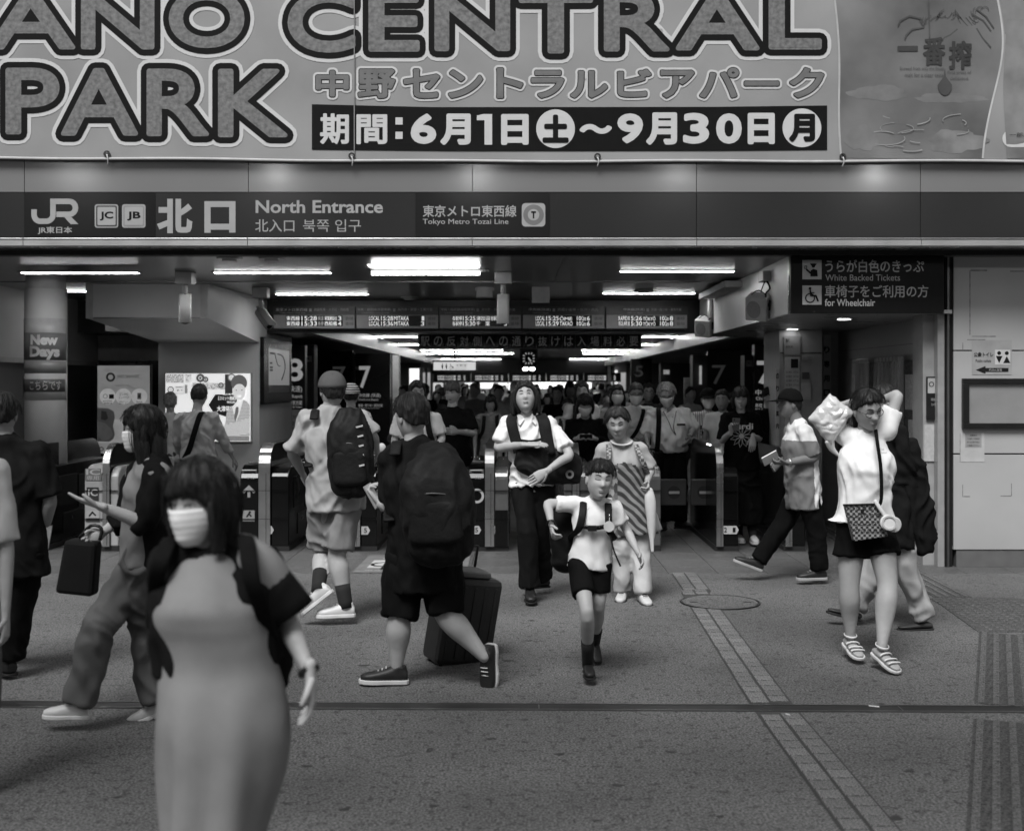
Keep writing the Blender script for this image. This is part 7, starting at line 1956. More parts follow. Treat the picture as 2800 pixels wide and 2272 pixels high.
# --- woman with phone, black tee
Y = 12.75
I = person('young woman in long black outfit with flower printed T-shirt, reading her phone',
    pj(Y, hd=(1547, 833, -0.04), nk=(1547, 864), sa=(1517, 874), sb=(1575, 874), ea=(1508, 921, -0.02), wa=(1527, 902, -0.24), eb=(1586, 916, 0.0), wb=(1573, 914, -0.2), pv=(1548, 960),
       ka=(1540, 1040), aa=(1543, 1116, 0.05), kb=(1560, 1040), ab=(1573, 1118, -0.1)),
    h=1.68, yaw=0.0, head=(-8, -14, 0), hair='bangs', longhair=('bob', 0.10), hv=0.014, skin=0.36, eyes='closed',
    top=dict(v=0.008, sleeve=0.95, loose=1.3, hem=0.12, wr=0.008), bot=dict(v=0.008, skirt=0.22, w1=0.24, w2=0.27, wr=0.014, name='skirt'), shoes=(0.5, 0.45, 'sneaker'), socks=(0.01, 0.1),
    hands={'a': dict(curl=0.9, d=(0.2, -0.3, 1), n=(0.4, -0.9, 0)), 'b': dict(curl=0.3, d=(-0.1, -0.15, -1), n=(0, 1, 0), spread=0.2)})
tp = I['tp']; ZF = Y - 0.178
st('mardi', mat(0.6), I['root'], 1522, 1573, 884, 897, Y=ZF, bevel=0.02)
mb = MB()
cx, cy = 1549, 911
for k_ in range(11):
    a = 2 * pi * k_ / 11
    strokes(mb, [(cx + 5 * cos(a - 0.25), cy + 5 * sin(a - 0.25)), (cx + 16 * cos(a - 0.22), cy + 16 * sin(a - 0.22)), (cx + 24 * cos(a), cy + 24 * sin(a)), (cx + 16 * cos(a + 0.22), cy + 16 * sin(a + 0.22)), (cx + 5 * cos(a + 0.25), cy + 5 * sin(a + 0.25))], 0.9, ZF + 0.004, 0.002)
mb.build('flower_print', mat(0.35), I['root'])
MB().disc((PX(cx, ZF), ZF + 0.003, PZ(cy, ZF)), 0.026, t=0.002, n=16).build('flower_centre', mat(0.4), I['root'])
phone('', P(1537, 887, Y - 0.29), (0.1, 0.8, 0.45), (0, -0.4, 1), 0.12, 'phone held up by the young woman in black', 0.078, 0.155)

# --- man in cap walking left
Y = 10.25
wt = cloth_mat(0.66)
I = person('man in black cap and white and grey colour-block T-shirt walking left with a paper',
    dict(pj(Y, hd=(1650, 845), nk=(1666, 884), sa=(1655, 902, 0.17), sb=(1680, 904, -0.15), ea=(1650, 955, 0.15), wa=(1628, 968, 0.05), eb=(1702, 956, -0.17), wb=(1643, 967, -0.22), pv=(1676, 1020),
       ka=(1636, 1096, 0.08), aa=(1584, 1170, 0.08), kb=(1704, 1104, -0.08), ab=(1711, 1190, -0.08)), side=V((0.15, -1, 0))),
    h=1.70, k=1.08, yaw=radians(-85), head=(0, 0, 0), hair='short', hv=0.012, skin=0.16, hat=('cap', 0.010),
    top=dict(v=0.17, sleeve=0.95, loose=1.2, hem=0.16, wr=0.008, split=(lambda c, tp: 1 if (c.z > tp(0, 0.74, 0).z or (c.x > tp(0, 0.2, 0).x + 0.07 and c.z < tp(0, 0.45, 0).z)) else 0, [wt])), bot=dict(v=0.008, w0=0.092, w1=0.08, w2=0.07, hipk=0.85, top=0.0), shoes=(0.014, 0.35, 'sneaker'),
    shoe_dir={'a': (-1, 0, 0.38), 'b': (-1, -0.12, 0.0)}, hands={'b': dict(curl=0.9, d=(-1, 0, 0.02), n=(0, 0.3, 1))})
tb = tag(MB().box(-0.07, 0.07, -0.05, 0.05, -0.006, 0.006, Matrix.Translation(P(1609, 957, Y - 0.24)) @ Matrix.Rotation(-0.5, 4, 'Y') @ Matrix.Rotation(-0.9, 4, 'X')).build('folded_paper', mat(0.65, rough=0.6), None, 0.002), 'small white folded paper in the capped man\'s hand', 'paper')
J = I['J']; w = J['wb'].lerp(J['eb'], 0.12); t = thing('wristwatch', 'pale wristwatch on the capped man\'s wrist', 'watch', tuple(w))
MB().loft([w - V((0.014, 0, 0)), w + V((0.014, 0, 0))], 0.033, 0.03, (0, 0, 1), 14, 1, False).build('strap', mat(0.4, rough=0.3, metal=0.7), t)

# --- woman in white T-shirt, arms up
Y = 7.35
I = person('woman in oversized white T-shirt and black shorts with both hands behind her head',
    pj(Y, hd=(1812, 857, -0.06), nk=(1808, 902), sa=(1768, 909, 0.02), sb=(1851, 899, 0.02), ea=(1712, 862, 0.02), wa=(1762, 846, 0.14), eb=(1876, 826, 0.04), wb=(1838, 836, 0.14), pv=(1807, 1088),
       ka=(1774, 1222, -0.03), aa=(1776, 1330, 0.02), kb=(1854, 1222, -0.12), ab=(1842, 1352, -0.26)),
    h=1.66, k=0.98, yaw=0.12, head=(10, -20, 8), hk=1.04, hair='tied', hv=0.012, longhair=('tail', 0.16), skin=0.36, glasses=True, eyes='closed',
    top=dict(v=0.80, sleeve=0.62, loose=1.25, hem=0.0, wr=0.008, flare=1.28), bot=dict(v=0.009, len=0.52, w0=0.105, w1=0.115, name='shorts', top=0.0, hipk=0.86), shoes=(0.36, 0.62, 'sandal'),
    legk=1.25, shoe_dir={'a': (0.12, -1, -0.22), 'b': (0.4, -1, -0.35)}, hands={'a': dict(curl=1.1, d=(0.9, 0.1, 0.1)), 'b': dict(curl=0.8, d=(-0.9, 0.2, 0.1))})
tp = I['tp']; S = I['S']; J = I['J']
for b_, dd in (('a', V((0.12, -1, -0.22))), ('b', V((0.4, -1, -0.35)))):
    an = J['a' + b_]; d = dd.normalized(); s = d.cross(V((0, 0, 1))).normalized(); u_ = s.cross(d)
    mb = MB()
    for (a0, zz, wv, hh) in ((0.05, 0.005, 0.043, 0.018), (0.10, -0.012, 0.045, 0.012), (0.135, -0.022, 0.044, 0.008)):
        pts = [an + d * a0 * S + s * (wv * cos(q) * S) + u_ * ((hh * 1.0 * sin(q) - 0.03 + zz * 0.2) * S) for q in [pi * i / 8 for i in range(9)]]
        mb.loft(pts, 0.0065, 0.0035, d, 6, 2, False)
    pts = [an + u_ * 0.012 + s * 0.040 * S * cos(q) + d * 0.043 * S * sin(q) for q in [2 * pi * i / 12 for i in range(13)]]
    mb.loft(pts, 0.006, 0.003, (0, 0, 1), 6, 1, False)
    mb.build('sandal_straps', mat(0.7, rough=0.5), I['root'])
    mb = MB(); c = an - u_ * 0.09 * S - d * 0.035; mb.loft([c + u_ * 0.03, c - u_ * 0.035], [0.03, 0.026], [0.028, 0.024], s, 12, 2, False); mb.build('heel', mat(0.62), I['root'])
tb = thing('plastic_bag', 'crumpled white plastic shopping bag dangling from the woman\'s raised hand', 'bag', tuple(P(1737, 870, Y - 0.05)))
C4 = [P(1734, 822, Y - 0.02), P(1784, 860, Y - 0.05), P(1735, 934, Y - 0.02), P(1688, 874, Y + 0.0)]
for sgn, nm in ((-1, 'bag_skin'), (1, 'bag_skin')):
    mb = MB(); n = 30; vs = []
    for i in range(n + 1):
        for j in range(n + 1):
            u, v = i / n, j / n
            p = (C4[0] * (1 - u) + C4[1] * u) * (1 - v) + (C4[3] * (1 - u) + C4[2] * u) * v
            bl = (1 - (2 * u - 1) ** 4) * (1 - (2 * v - 1) ** 4)
            cr = abs(noise.noise(V((u * 5 + v * 2, v * 4, 3.0 + sgn)))) * 0.017 + abs(noise.noise(V((u * 9, v * 7 + u * 4, 8.0)))) * 0.003
            vs.append(p + V((noise.noise(V((u * 6, v * 6, 1))) * 0.008, sgn * (0.045 * bl ** 0.6 + cr * bl), noise.noise(V((u * 6, v * 6, 4))) * 0.008)))
    mb.add(vs, [(i * (n + 1) + j, (i + 1) * (n + 1) + j, (i + 1) * (n + 1) + j + 1, i * (n + 1) + j + 1) for i in range(n) for j in range(n)], False)
    mb.build(nm, mat(0.62, rough=0.16, var=0.05, spec=1.0, bump=0.3, bscale=18), tb)
mb = MB(); mb.loft([P(1733, 922, Y - 0.02), P(1738, 938, Y), P(1750, 950, Y + 0.02)], [0.03, 0.02, 0.01], [0.015] * 3, (1, 0, 0), 8, 3); mb.build('twisted_handle', mat(0.7, rough=0.3), tb)
# crossbody bag, strap, headphones
tb = thing('crossbody_bag', 'small patterned crossbody bag hanging at the woman\'s waist', 'bag', tuple(P(1806, 1090, Y - 0.2)))
def quadbox(name, c4, Yq, th, m, par, bev=0.006):
    mb = MB(); mb.prism([P(x, y, Yq) for x, y in c4][::-1], (0, -th, 0)); return mb.build(name, m, par, bev)
quadbox('bag_body', ((1760, 1053), (1832, 1051), (1849, 1118), (1779, 1128)), Y - 0.16, 0.06, mat(0.03, v2=0.30, kind='checker', scale=62, rough=0.5), tb)
quadbox('top_trim', ((1760, 1053), (1832, 1051), (1833, 1055), (1761, 1057)), Y - 0.221, 0.004, M_DARK, tb, 0.0)
quadbox('clasp', ((1797, 1064), (1804, 1064), (1804, 1072), (1798, 1072)), Y - 0.221, 0.006, M_DARK, tb, 0.0)
for i in range(6):
    for j in range(4):
        x_ = 1768 + i * 12.5 + j * 3.5; y_ = 1062 + j * 15.5
        MB().ring(P(x_, y_, Y - 0.2215), 0.009, 0.0125, t=0.001, n=10).build('pattern_ring', mat(0.03), tb)
strap(tb, [P(1829, 896, Y - 0.02), P(1832, 920, Y - 0.17), P(1840, 980, Y - 0.19), P(1841, 1040, Y - 0.19), P(1836, 1056, Y - 0.18)], 0.022, M_WEB, V((1, 0, 0)), 0.004)
tb = thing('headphones', 'white headphones hooked on the woman\'s bag at her hip', 'headphones', tuple(P(1857, 1092, Y - 0.26)))
MB().disc(P(1854, 1091, Y - 0.24), 0.046, (-0.2, -1, 0), 0.03, 28).build('ear_cup', mat(0.68, rough=0.4), tb, 0.006)
MB().disc(P(1864, 1095, Y - 0.20), 0.046, (0.3, -1, 0), 0.03, 28).build('ear_cup', mat(0.62, rough=0.4), tb, 0.006)
MB().ring(P(1858, 1092, Y - 0.272), 0.034, 0.044, (-0.2, -1, 0), 0.006, 28).build('cushion', mat(0.5, rough=0.6), tb)
MB().loft([P(1852, 1082, Y - 0.25), P(1838, 1062, Y - 0.25), P(1828, 1046, Y - 0.24)], [0.012] * 3, [0.006] * 3, (1, 0, 1), 8, 3).build('headband', mat(0.68, rough=0.4), tb)
sml = st('Good\nWeekend', mat(0.25), I['root'], 1838, 1852, 936, 948, Y=Y - 0.215)

# --- person passing behind her
Y = 8.35
I = person('person in beige trousers and dark coat striding left behind the woman in white',
    dict(pj(Y, hd=(1848, 842), nk=(1856, 884), sa=(1846, 900, 0.17), sb=(1872, 902, -0.15), ea=(1850, 960, 0.2), wa=(1838, 1010, 0.15), eb=(1896, 966, -0.16), wb=(1910, 1030, -0.1), pv=(1860, 1080),
       ka=(1828, 1190, 0.08), aa=(1786, 1270, 0.08), kb=(1898, 1200, -0.08), ab=(1930, 1292, -0.08)), side=V((0.15, -1, 0))),
    h=1.66, k=1.05, yaw=radians(-85), hair='short', skin=0.3, top=dict(v=0.02, sleeve=1.9, loose=1.3, hem=0.2, wr=0.012, name='coat'), bot=dict(v=0.36, w0=0.095, w1=0.085, w2=0.075, wr=0.012), shoes=(0.04, 0.015, 'slip'),
    shoe_dir={'a': (-1, 0, 0.25), 'b': (-1, -0.05, -0.02)}, q=1.2)
tb = thing('carried_coat', 'long dark checked coat hanging over the arm of the passer-by behind the woman in white', 'coat', tuple(P(1915, 1000, Y - 0.1)))
mb = MB(); mb.loft([P(1898, 925, Y - 0.1), P(1908, 990, Y - 0.12), P(1922, 1070, Y - 0.12), P(1932, 1145, Y - 0.1)], [0.07, 0.10, 0.095, 0.085], [0.05, 0.06, 0.05, 0.04], (1, 0, 0), 18, 4, True)
me = remesh(mb, 0.013, 4, 'cloth'); wrinkle(me, 0.018, 8, 2, 3.3); link('cloth', me, cloth_mat(0.010), tb)

# --- grey shirt man with backpack, seen from behind
Y = 8.55
I = person('man in knitted cap, grey T-shirt and grey shorts walking away with a black backpack',
    pj(Y, hd=(694, 818), nk=(690, 858), sa=(642, 879), sb=(748, 877), ea=(611, 945, 0.05), wa=(632, 990, 0.25), eb=(779, 912, 0.02), wb=(787, 940, 0.2), pv=(700, 1020),
       ka=(675, 1152, 0.1), aa=(665, 1228, -0.15), kb=(704, 1158, -0.05), ab=(722, 1262, -0.1)),
    h=1.80, k=1.06, yaw=radians(180 + 25), head=(0, 0, 0), hair='short', hv=0.02, skin=0.36, hat=('beanie', 0.09), legk=1.15,
    top=dict(v=0.34, sleeve=0.95, loose=1.22, hem=0.14, wr=0.010), bot=dict(v=0.19, len=0.92, w0=0.098, w1=0.092, hipk=0.92, name='shorts', wr=0.010), shoes=(0.6, 0.62, 'sneaker'), socks=(0.012, 0.14),
    shoe_dir={'a': (-0.75, 0.1, -0.6), 'b': (-0.95, -0.15, 0)}, hands={'b': dict(curl=1.2)})
backpack(I, 'black laptop backpack on the man in grey, with pale reflective tabs', v0=0.08, v1=0.96, w=0.145, d=0.095, dist=-0.20, cx=0.85)
tp = I['tp']
for i in range(5): tag(MB().box(-0.05, 0.05, -0.004, 0.004, -0.006, 0.006, Matrix.Translation(tp(1.15, 0.32 + i * 0.12, -0.315 + 0.01 * i)) @ Matrix.Rotation(-0.25, 4, 'Y')).build('reflective_tab', mat(0.5, rough=0.3)), 'pale reflective tab on the laptop backpack, %s from the bottom' % ('first', 'second', 'third', 'fourth', 'fifth')[i], 'strap tab', 'reflective tabs on the laptop backpack')
tag(MB().ball(P(797, 938, Y + 0.28), (0.035, 0.03, 0.045)).build('paper_cup', mat(0.6)), 'small white cup held out by the man in grey', 'cup')

# --- dark backpack man
Y = 6.75
I = person('man in dark T-shirt and three-quarter trousers lunging left under a huge black backpack',
    pj(Y, hd=(859, 872), nk=(868, 925), sa=(818, 957, 0.02), sb=(922, 957, 0.0), ea=(822, 1060, 0.05), wa=(793, 1052, 0.22), eb=(945, 1050, 0.05), wb=(925, 1120, 0.2), pv=(884, 1150),
       ka=(834, 1290, 0.0), aa=(829, 1394, 0.0), kb=(930, 1280, -0.05), ab=(1012, 1372, -0.08)),
    h=1.74, k=1.1, yaw=radians(180 + 35), head=(6, -8, 0), hk=1.02, legk=1.15, hair='short', hv=0.014, skin=0.38,
    top=dict(v=0.016, sleeve=0.85, loose=1.25, hem=0.20, wr=0.010), bot=dict(v=0.014, len=1.0, w0=0.105, w1=0.084, hipk=0.95, name='three_quarter_trousers', wr=0.010), shoes=(0.014, 0.62, 'sneaker'),
    shoe_dir={'a': (-0.98, -0.1, 0.03), 'b': (-0.05, -0.1, -1)}, hands={'a': dict(curl=1.2, d=(-0.6, 0.2, 0.7))})
backpack(I, 'huge bulging black backpack on the lunging man', v0=0.14, v1=0.90, w=0.18, d=0.13, dist=-0.22, cx=0.72)
phone('', P(779, 1036, Y + 0.24), (0.6, -0.5, 0.3), (-0.6, 0.1, 0.7), 0.3, 'pale phone in the lunging man\'s hand')
# suitcase
Y = 7.35
sc_ = thing('suitcase', 'dark wheeled suitcase with a long handle rolling behind the lunging man', 'suitcase', tuple(P(965, 1380, Y)))
M = Matrix.Translation(P(966, 1292, Y)) @ Matrix.Rotation(0.16, 4, 'Y') @ Matrix.Rotation(0.5, 4, 'Z')
mc = mat(0.016, rough=0.4, var=0.3, scale=8, bump=0.1, bscale=30)
MB().box(-0.19, 0.19, -0.12, 0.12, -0.27, 0.27, M).build('shell', mc, sc_, 0.035)
for i in range(5): MB().box(-0.15 + i * 0.07, -0.13 + i * 0.07, -0.128, -0.12, -0.22, 0.22, M).build('rib', mc, sc_, 0.003)
for sx in (-1, 1):
    for sy in (-1, 1): MB().disc(M @ V((sx * 0.15, sy * 0.08, -0.285)), 0.025, (1, 0.2, 0), 0.02, 16).build('wheel', M_BLACK, sc_)
MB().tube([M @ V((-0.08, 0.1, 0.27)), M @ V((-0.08, 0.1, 0.44)), M @ V((0.08, 0.1, 0.44)), M @ V((0.08, 0.1, 0.27))], 0.01, 8, 1).build('pull_handle', M_DARK, sc_)
MB().box(-0.12, 0.10, -0.10, 0.10, 0.272, 0.31, M).build('top_strap', mat(0.08, rough=0.3), sc_, 0.01)

# --- woman walking left, masked, dark cardigan
Y = 5.95
I = person('masked woman with long black hair in dark cardigan and grey trousers walking left',
    dict(pj(Y, hd=(300, 900), nk=(311, 960), sa=(290, 990, 0.17), sb=(332, 992, -0.15), ea=(262, 1080, 0.2), wa=(214, 1112, 0.15), eb=(300, 1092, -0.2), wb=(206, 1056, -0.3), pv=(300, 1160),
       ka=(208, 1310, -0.1), aa=(166, 1468, -0.1), kb=(303, 1320, 0.1), ab=(326, 1464, 0.12)), side=V((0.2, -1, 0))),
    h=1.60, k=1.0, yaw=radians(-78), head=(0, -4, 0), hk=1.0, hair='bangs', longhair=('long', 0.36), hv=0.010, skin=0.42, mask=True, thick=0.02,
    top=dict(v=0.19, sleeve=0.0, loose=1.12, hem=0.05, wr=0.008, bust=1), bot=dict(v=0.11, w0=0.10, w1=0.088, w2=0.088, wr=0.012), shoes=(0.6, 0.6, 'sneaker'),
    shoe_dir={'a': (-1, -0.05, 0.02), 'b': (-0.85, -0.1, -0.3)}, hands={'b': dict(curl=0.15, d=(-0.95, -0.05, 0.3), n=(0, 0.3, 1), spread=0.3), 'a': dict(curl=1.2)})
tp = I['tp']; S = I['S']; J = I['J']; up = I['up']; sd = I['sd']
mb = MB()   # open cardigan: back and sleeves
pv, nk = I['pv'], I['nk']; fwv = I['fw']
mb.loft([pv - up * 0.02 - fwv * 0.05, pv.lerp(nk, 0.4) - fwv * 0.045, pv.lerp(nk, 0.75) - fwv * 0.045, pv.lerp(nk, 0.95) - fwv * 0.03], [0.17, 0.165, 0.165, 0.12], [0.10, 0.09, 0.095, 0.08], sd, 18, 3)
for s_, e_, w_, f_ in ((J['sa'], J['ea'], J['wa'], 0.6), (J['sb'], J['eb'], J['wb'], 0.18)):
    en = e_.lerp(w_, f_); mb.loft([nk - up * 0.04, s_, s_.lerp(e_, 0.5), e_, en], [0.05, 0.068, 0.068, 0.066, 0.06], [0.05, 0.068, 0.070, 0.068, 0.06], fwv, 14, 3, False)
me = remesh(mb, 0.012, 5, 'cardigan'); wrinkle(me, 0.010, 8, 4, 1.0); link('cardigan', me, cloth_mat(0.006), I['root'])
tb = thing('tote_bag', 'black square tote bag hanging from the masked walker\'s far hand', 'bag', tuple(P(176, 1180, Y + 0.15)))
quadbox('bag_body', ((150, 1122), (216, 1128), (208, 1240), (130, 1232)), Y + 0.16, 0.11, mat(0.008, rough=0.8, spec=0.2), tb, 0.02)
MB().tube([P(165, 1124, Y + 0.1), P(190, 1098, Y + 0.12), P(212, 1104, Y + 0.12), P(208, 1128, Y + 0.1)], 0.009, 6).build('handle', M_BLACK, tb)

# --- nearest woman in the long dress
Y = 3.18
dm = cloth_mat(0.20, crease=0.5, cs=3.0)
I = person('nearest masked woman with bobbed black hair in a long sleeveless grey dress',
    pj(Y, hd=(420, 1056, -0.02), nk=(432, 1150), sa=(352, 1180, 0.02), sb=(528, 1180, 0.05), ea=(352, 1300, 0.22), wa=(380, 1420, 0.24), eb=(596, 1290, 0.06), wb=(648, 1408, -0.02), pv=(455, 1420),
       ka=(430, 1760), aa=(425, 2060), kb=(490, 1760), ab=(495, 2060, 0.2)),
    h=1.52, k=0.98, yaw=radians(-10), head=(-20, -6, 2), hk=0.99, hair='bangs', longhair=('bob', 0.135), hv=0.010, skin=0.36, mask=True, thick=0.024,
    top=dict(v=0.012, sleeve=1.0, loose=1.25, hem=-0.2, wr=0.006), shoes=(0.05, 0.03, 'slip'), hands={'b': dict(curl=0.45, d=(0.05, 0, -1))})
R_ = [(1152, 398, 492, .07), (1175, 372, 505, .10), (1210, 345, 532, .13), (1255, 322, 560, .165), (1290, 316, 572, .165), (1330, 325, 574, .155), (1385, 332, 577, .15), (1440, 332, 590, .165), (1510, 330, 600, .18), (1600, 333, 594, .18), (1700, 336, 572, .18), (1800, 338, 556, .19), (1950, 338, 560, .20), (2060, 338, 570, .20)]
RR = []
for i in range(len(R_) - 1):
    for k_ in range(6):
        r0, r1, r2, r3 = R_[max(0, i - 1)], R_[i], R_[i + 1], R_[min(len(R_) - 1, i + 2)]; t_ = k_ / 6
        a = [0.5 * (2 * r1[j] + (r2[j] - r0[j]) * t_ + (2 * r0[j] - 5 * r1[j] + 4 * r2[j] - r3[j]) * t_ ** 2 + (3 * r1[j] - r0[j] - 3 * r2[j] + r3[j]) * t_ ** 3) for j in range(4)]
        A, B_ = P(a[1], a[0], Y), P(a[2], a[0], Y); c = (A + B_) / 2; e = (B_ - A) / 2
        RR.append([c + e * cos(q) + V((0, 0.01 - a[3] * sin(q) * (1.0 if sin(q) > 0 else 0.8), 0)) for q in [2 * pi * j / 56 for j in range(56)]])
mb = MB(); mb.rings(RR); me = mb.mesh('dress')
N = [v.normal.copy() for v in me.vertices]
for v, n in zip(me.vertices, N):   # long folds that deepen towards the hem
    f_ = sstep(1.05, 0.45, v.co.z)
    v.co += n * (0.015 * f_ * sin(v.co.x * 52 + v.co.z * 3.5 + 1.2 * sin(v.co.z * 5)) + 0.005 * noise.noise(v.co * 5))
link('dress', me, dm, I['root'])
tb = thing('backpack_harness', 'dark bag and shoulder straps worn by the nearest woman', 'backpack', tuple(P(560, 1350, Y + 0.2)))
strap(tb, [P(505, 1128, Y + 0.10), P(512, 1122, Y - 0.01), P(518, 1150, Y - 0.13), P(528, 1220, Y - 0.16), P(556, 1300, Y - 0.06), P(575, 1370, Y + 0.1)], 0.045, M_WEB, V((1, 0, 0)), 0.006)
strap(tb, [P(372, 1128, Y + 0.10), P(356, 1128, Y - 0.01), P(340, 1160, Y - 0.10), P(326, 1210, Y - 0.08), P(330, 1280, Y + 0.1)], 0.045, M_WEB, V((1, 0, 0)), 0.006)
mb = MB(); mb.loft([P(520, 1180, Y + 0.24), P(548, 1280, Y + 0.25), P(566, 1360, Y + 0.25), P(572, 1415, Y + 0.24)], [0.10, 0.07, 0.06, 0.04], [0.06, 0.07, 0.06, 0.04], (1, 0, 0), 16, 4); me = mb.mesh('bag_body'); wrinkle(me, 0.01, 8, 5, 1); link('bag_body', me, M_WEB, tb)
mb = MB(); J = I['J']; s_, e_ = J['sb'], J['eb']
mb.loft([s_ + V((-0.03, -0.0, 0.03)), s_ + V((0.005, -0.012, -0.005)), s_.lerp(e_, 0.35)], [0.06, 0.074, 0.078], [0.06, 0.074, 0.078], (1, 0, 0.3), 20, 4, True)
link('shoulder_cape', remesh(mb, 0.01, 5, 'shoulder_cape'), dm, I['root'])
mb = MB(); mb.loft([s_.lerp(e_, 0.3), s_.lerp(e_, 1.0)], [0.075, 0.088], [0.075, 0.085], (1, 0, 0), 18, 3, False); mb.build('black_sleeve', cloth_mat(0.006), I['root'])
w = J['wb'].lerp(J['eb'], 0.06); t = thing('wristwatch', 'thin dark bracelet watch on the nearest woman\'s wrist', 'watch', tuple(w)); d = (J['wb'] - J['eb']).normalized()
MB().loft([w - d * 0.006, w + d * 0.006], 0.030, 0.027, (1, 0, 0), 14, 1, False).build('strap', M_DARK, t)

# --- man at the left edge, from behind
Y = 6.9
I = person('man in dark shirt and black trousers walking away at the left edge',
    pj(Y, hd=(4, 868), nk=(8, 918), sa=(-42, 946), sb=(76, 948), ea=(-66, 1040), wa=(-60, 1110, 0.1), eb=(104, 1042, 0.0), wb=(96, 1102, 0.08), pv=(20, 1140),
       ka=(-30, 1280, 0.2), aa=(-40, 1360, 0.3), kb=(30, 1270), ab=(16, 1376)),
    h=1.72, k=1.12, yaw=radians(180 + 20), head=(-10, -6, 0), hair='short', hv=0.012, skin=0.26, glasses=False,
    top=dict(v=0.014, sleeve=0.95, loose=1.25, hem=0.16), bot=dict(v=0.010, w0=0.11, w1=0.095, w2=0.085), shoes=(0.008, 0.006, 'leather'), shoe_dir={'a': (-0.2, 1, 0), 'b': (-0.6, 0.6, 0)}, hands={'b': dict(curl=0.9)})
phone('', P(93, 1122, 6.95), (0.5, -0.7, 0), (0.2, 0, 1), 0.1, 'phone carried low by the man at the left edge')
Y = 4.9
I = person('person in pale shirt and grey trousers mostly outside the left edge of the frame',
    pj(Y, hd=(-88, 880), nk=(-80, 950), sa=(-150, 985), sb=(-8, 985), ea=(-170, 1130), wa=(-170, 1250), eb=(14, 1140), wb=(12, 1290, -0.05), pv=(-70, 1280),
       ka=(-105, 1490), aa=(-120, 1640), kb=(-32, 1480), ab=(-50, 1630)),
    h=1.66, k=0.86, yaw=radians(-60), hair='short', skin=0.34, top=dict(v=0.5, sleeve=0.95, loose=1.2), bot=dict(v=0.12), shoes=(0.1, 0.1, 'sneaker'))

# --- people around the gates
I = person('man in pale shirt at the left gates, dark strap across his back',
    pj(12.7, hd=(416, 828, 0.05), nk=(411, 862), sa=(377, 876), sb=(444, 874), ea=(370, 925, 0.1), wa=(385, 955, 0.3), eb=(466, 918, 0.05), wb=(487, 957, 0.15), pv=(415, 955), ka=(405, 1060), aa=(400, 1125), kb=(430, 1060), ab=(436, 1125)),
    h=1.72, yaw=radians(180 - 20), head=(25, -12, 0), hair='short', skin=0.3, top=dict(v=0.34, sleeve=1.7, loose=1.25, hem=0.02, wr=0.012, kind='stripe_x', v2=0.40, scale=30), bot=dict(v=0.014), shoes=(0.01, 0.01, 'leather'), q=1.2)
tp = I['tp']; tb = thing('shoulder_bag', 'dark strap and bag across the back of the man at the left gate', 'bag', tuple(tp(0, 0.5, -0.2)))
strap(tb, [tp(0.45, 1.0, 0.02), tp(0.4, 0.97, -0.11), tp(0.1, 0.6, -0.165), tp(-0.3, 0.2, -0.16), tp(-0.75, -0.02, -0.08)], 0.06, M_WEB, I['sd'], 0.006)
I = person('grey-haired person in pale shirt passing beyond the left gates', pose(356, 14.6, 1.60, radians(200), 0.4), h=1.60, yaw=radians(200), hair='old', hv=0.16, skin=0.26, top=dict(v=0.45), bot=dict(v=0.05), shoes=(0.02, 0.02, 'leather'), q=1.6)
I = person('person in striped cap and white shirt walking away behind the man in grey', pose(733, 12.9, 1.70, radians(185), 0.4), h=1.70, yaw=radians(185), hair='short', skin=0.3, hat=('stripe', 0.3, -1), top=dict(v=0.62), bot=dict(v=0.05), shoes=(0.02, 0.02, 'leather'), q=1.4)
backpack(I, 'black backpack on the person in the striped cap', v0=0.1, v1=0.9, w=0.13)
I = person('long-haired woman in white T-shirt with a dark strap behind the lunging man',
    pj(11.9, hd=(871, 822), nk=(872, 856), sa=(836, 874), sb=(908, 874), ea=(824, 920), wa=(830, 960, -0.1), eb=(924, 916), wb=(905, 945, -0.18), pv=(872, 965), ka=(862, 1060), aa=(860, 1130), kb=(885, 1060), ab=(888, 1130, 0.2)),
    h=1.68, k=1.06, yaw=0.1, head=(10, -6, 0), hair='part', longhair=('long', 0.22), hv=0.012, skin=0.34, top=dict(v=0.55, sleeve=0.8, loose=1.15), bot=dict(v=0.03), shoes=(0.02, 0.3, 'sneaker'), q=1.2)
tp = I['tp']; tb = thing('shoulder_bag', 'black strap over the white T-shirt of the long-haired woman', 'bag', tuple(tp(0.5, 0.3, -0.1)))
strap(tb, [tp(0.5, 0.9, -0.1), tp(0.55, 1.0, 0.0), tp(0.6, 0.85, 0.125), tp(0.8, 0.5, 0.14), tp(1.1, 0.25, 0.0)], 0.06, M_WEB, I['sd'], 0.006)
I = person('curly-haired man in black T-shirt swinging his arm behind the middle gates',
    pj(13.0, hd=(946, 821), nk=(945, 856), sa=(917, 868), sb=(977, 866), ea=(912, 915), wa=(920, 955), eb=(990, 905, -0.05), wb=(955, 902, -0.25), pv=(950, 950), ka=(942, 1040), aa=(940, 1112), kb=(962, 1040), ab=(964, 1112, 0.2)),
    h=1.74, k=1.05, yaw=-0.15, head=(-12, -10, 0), hair='fringe', hv=0.05, skin=0.34, top=dict(v=0.010, sleeve=0.85, loose=1.2, hem=0.12), bot=dict(v=0.3, len=0.9, w0=0.1, w1=0.1, name='shorts'), shoes=(0.3, 0.4, 'sneaker'), q=1.2)
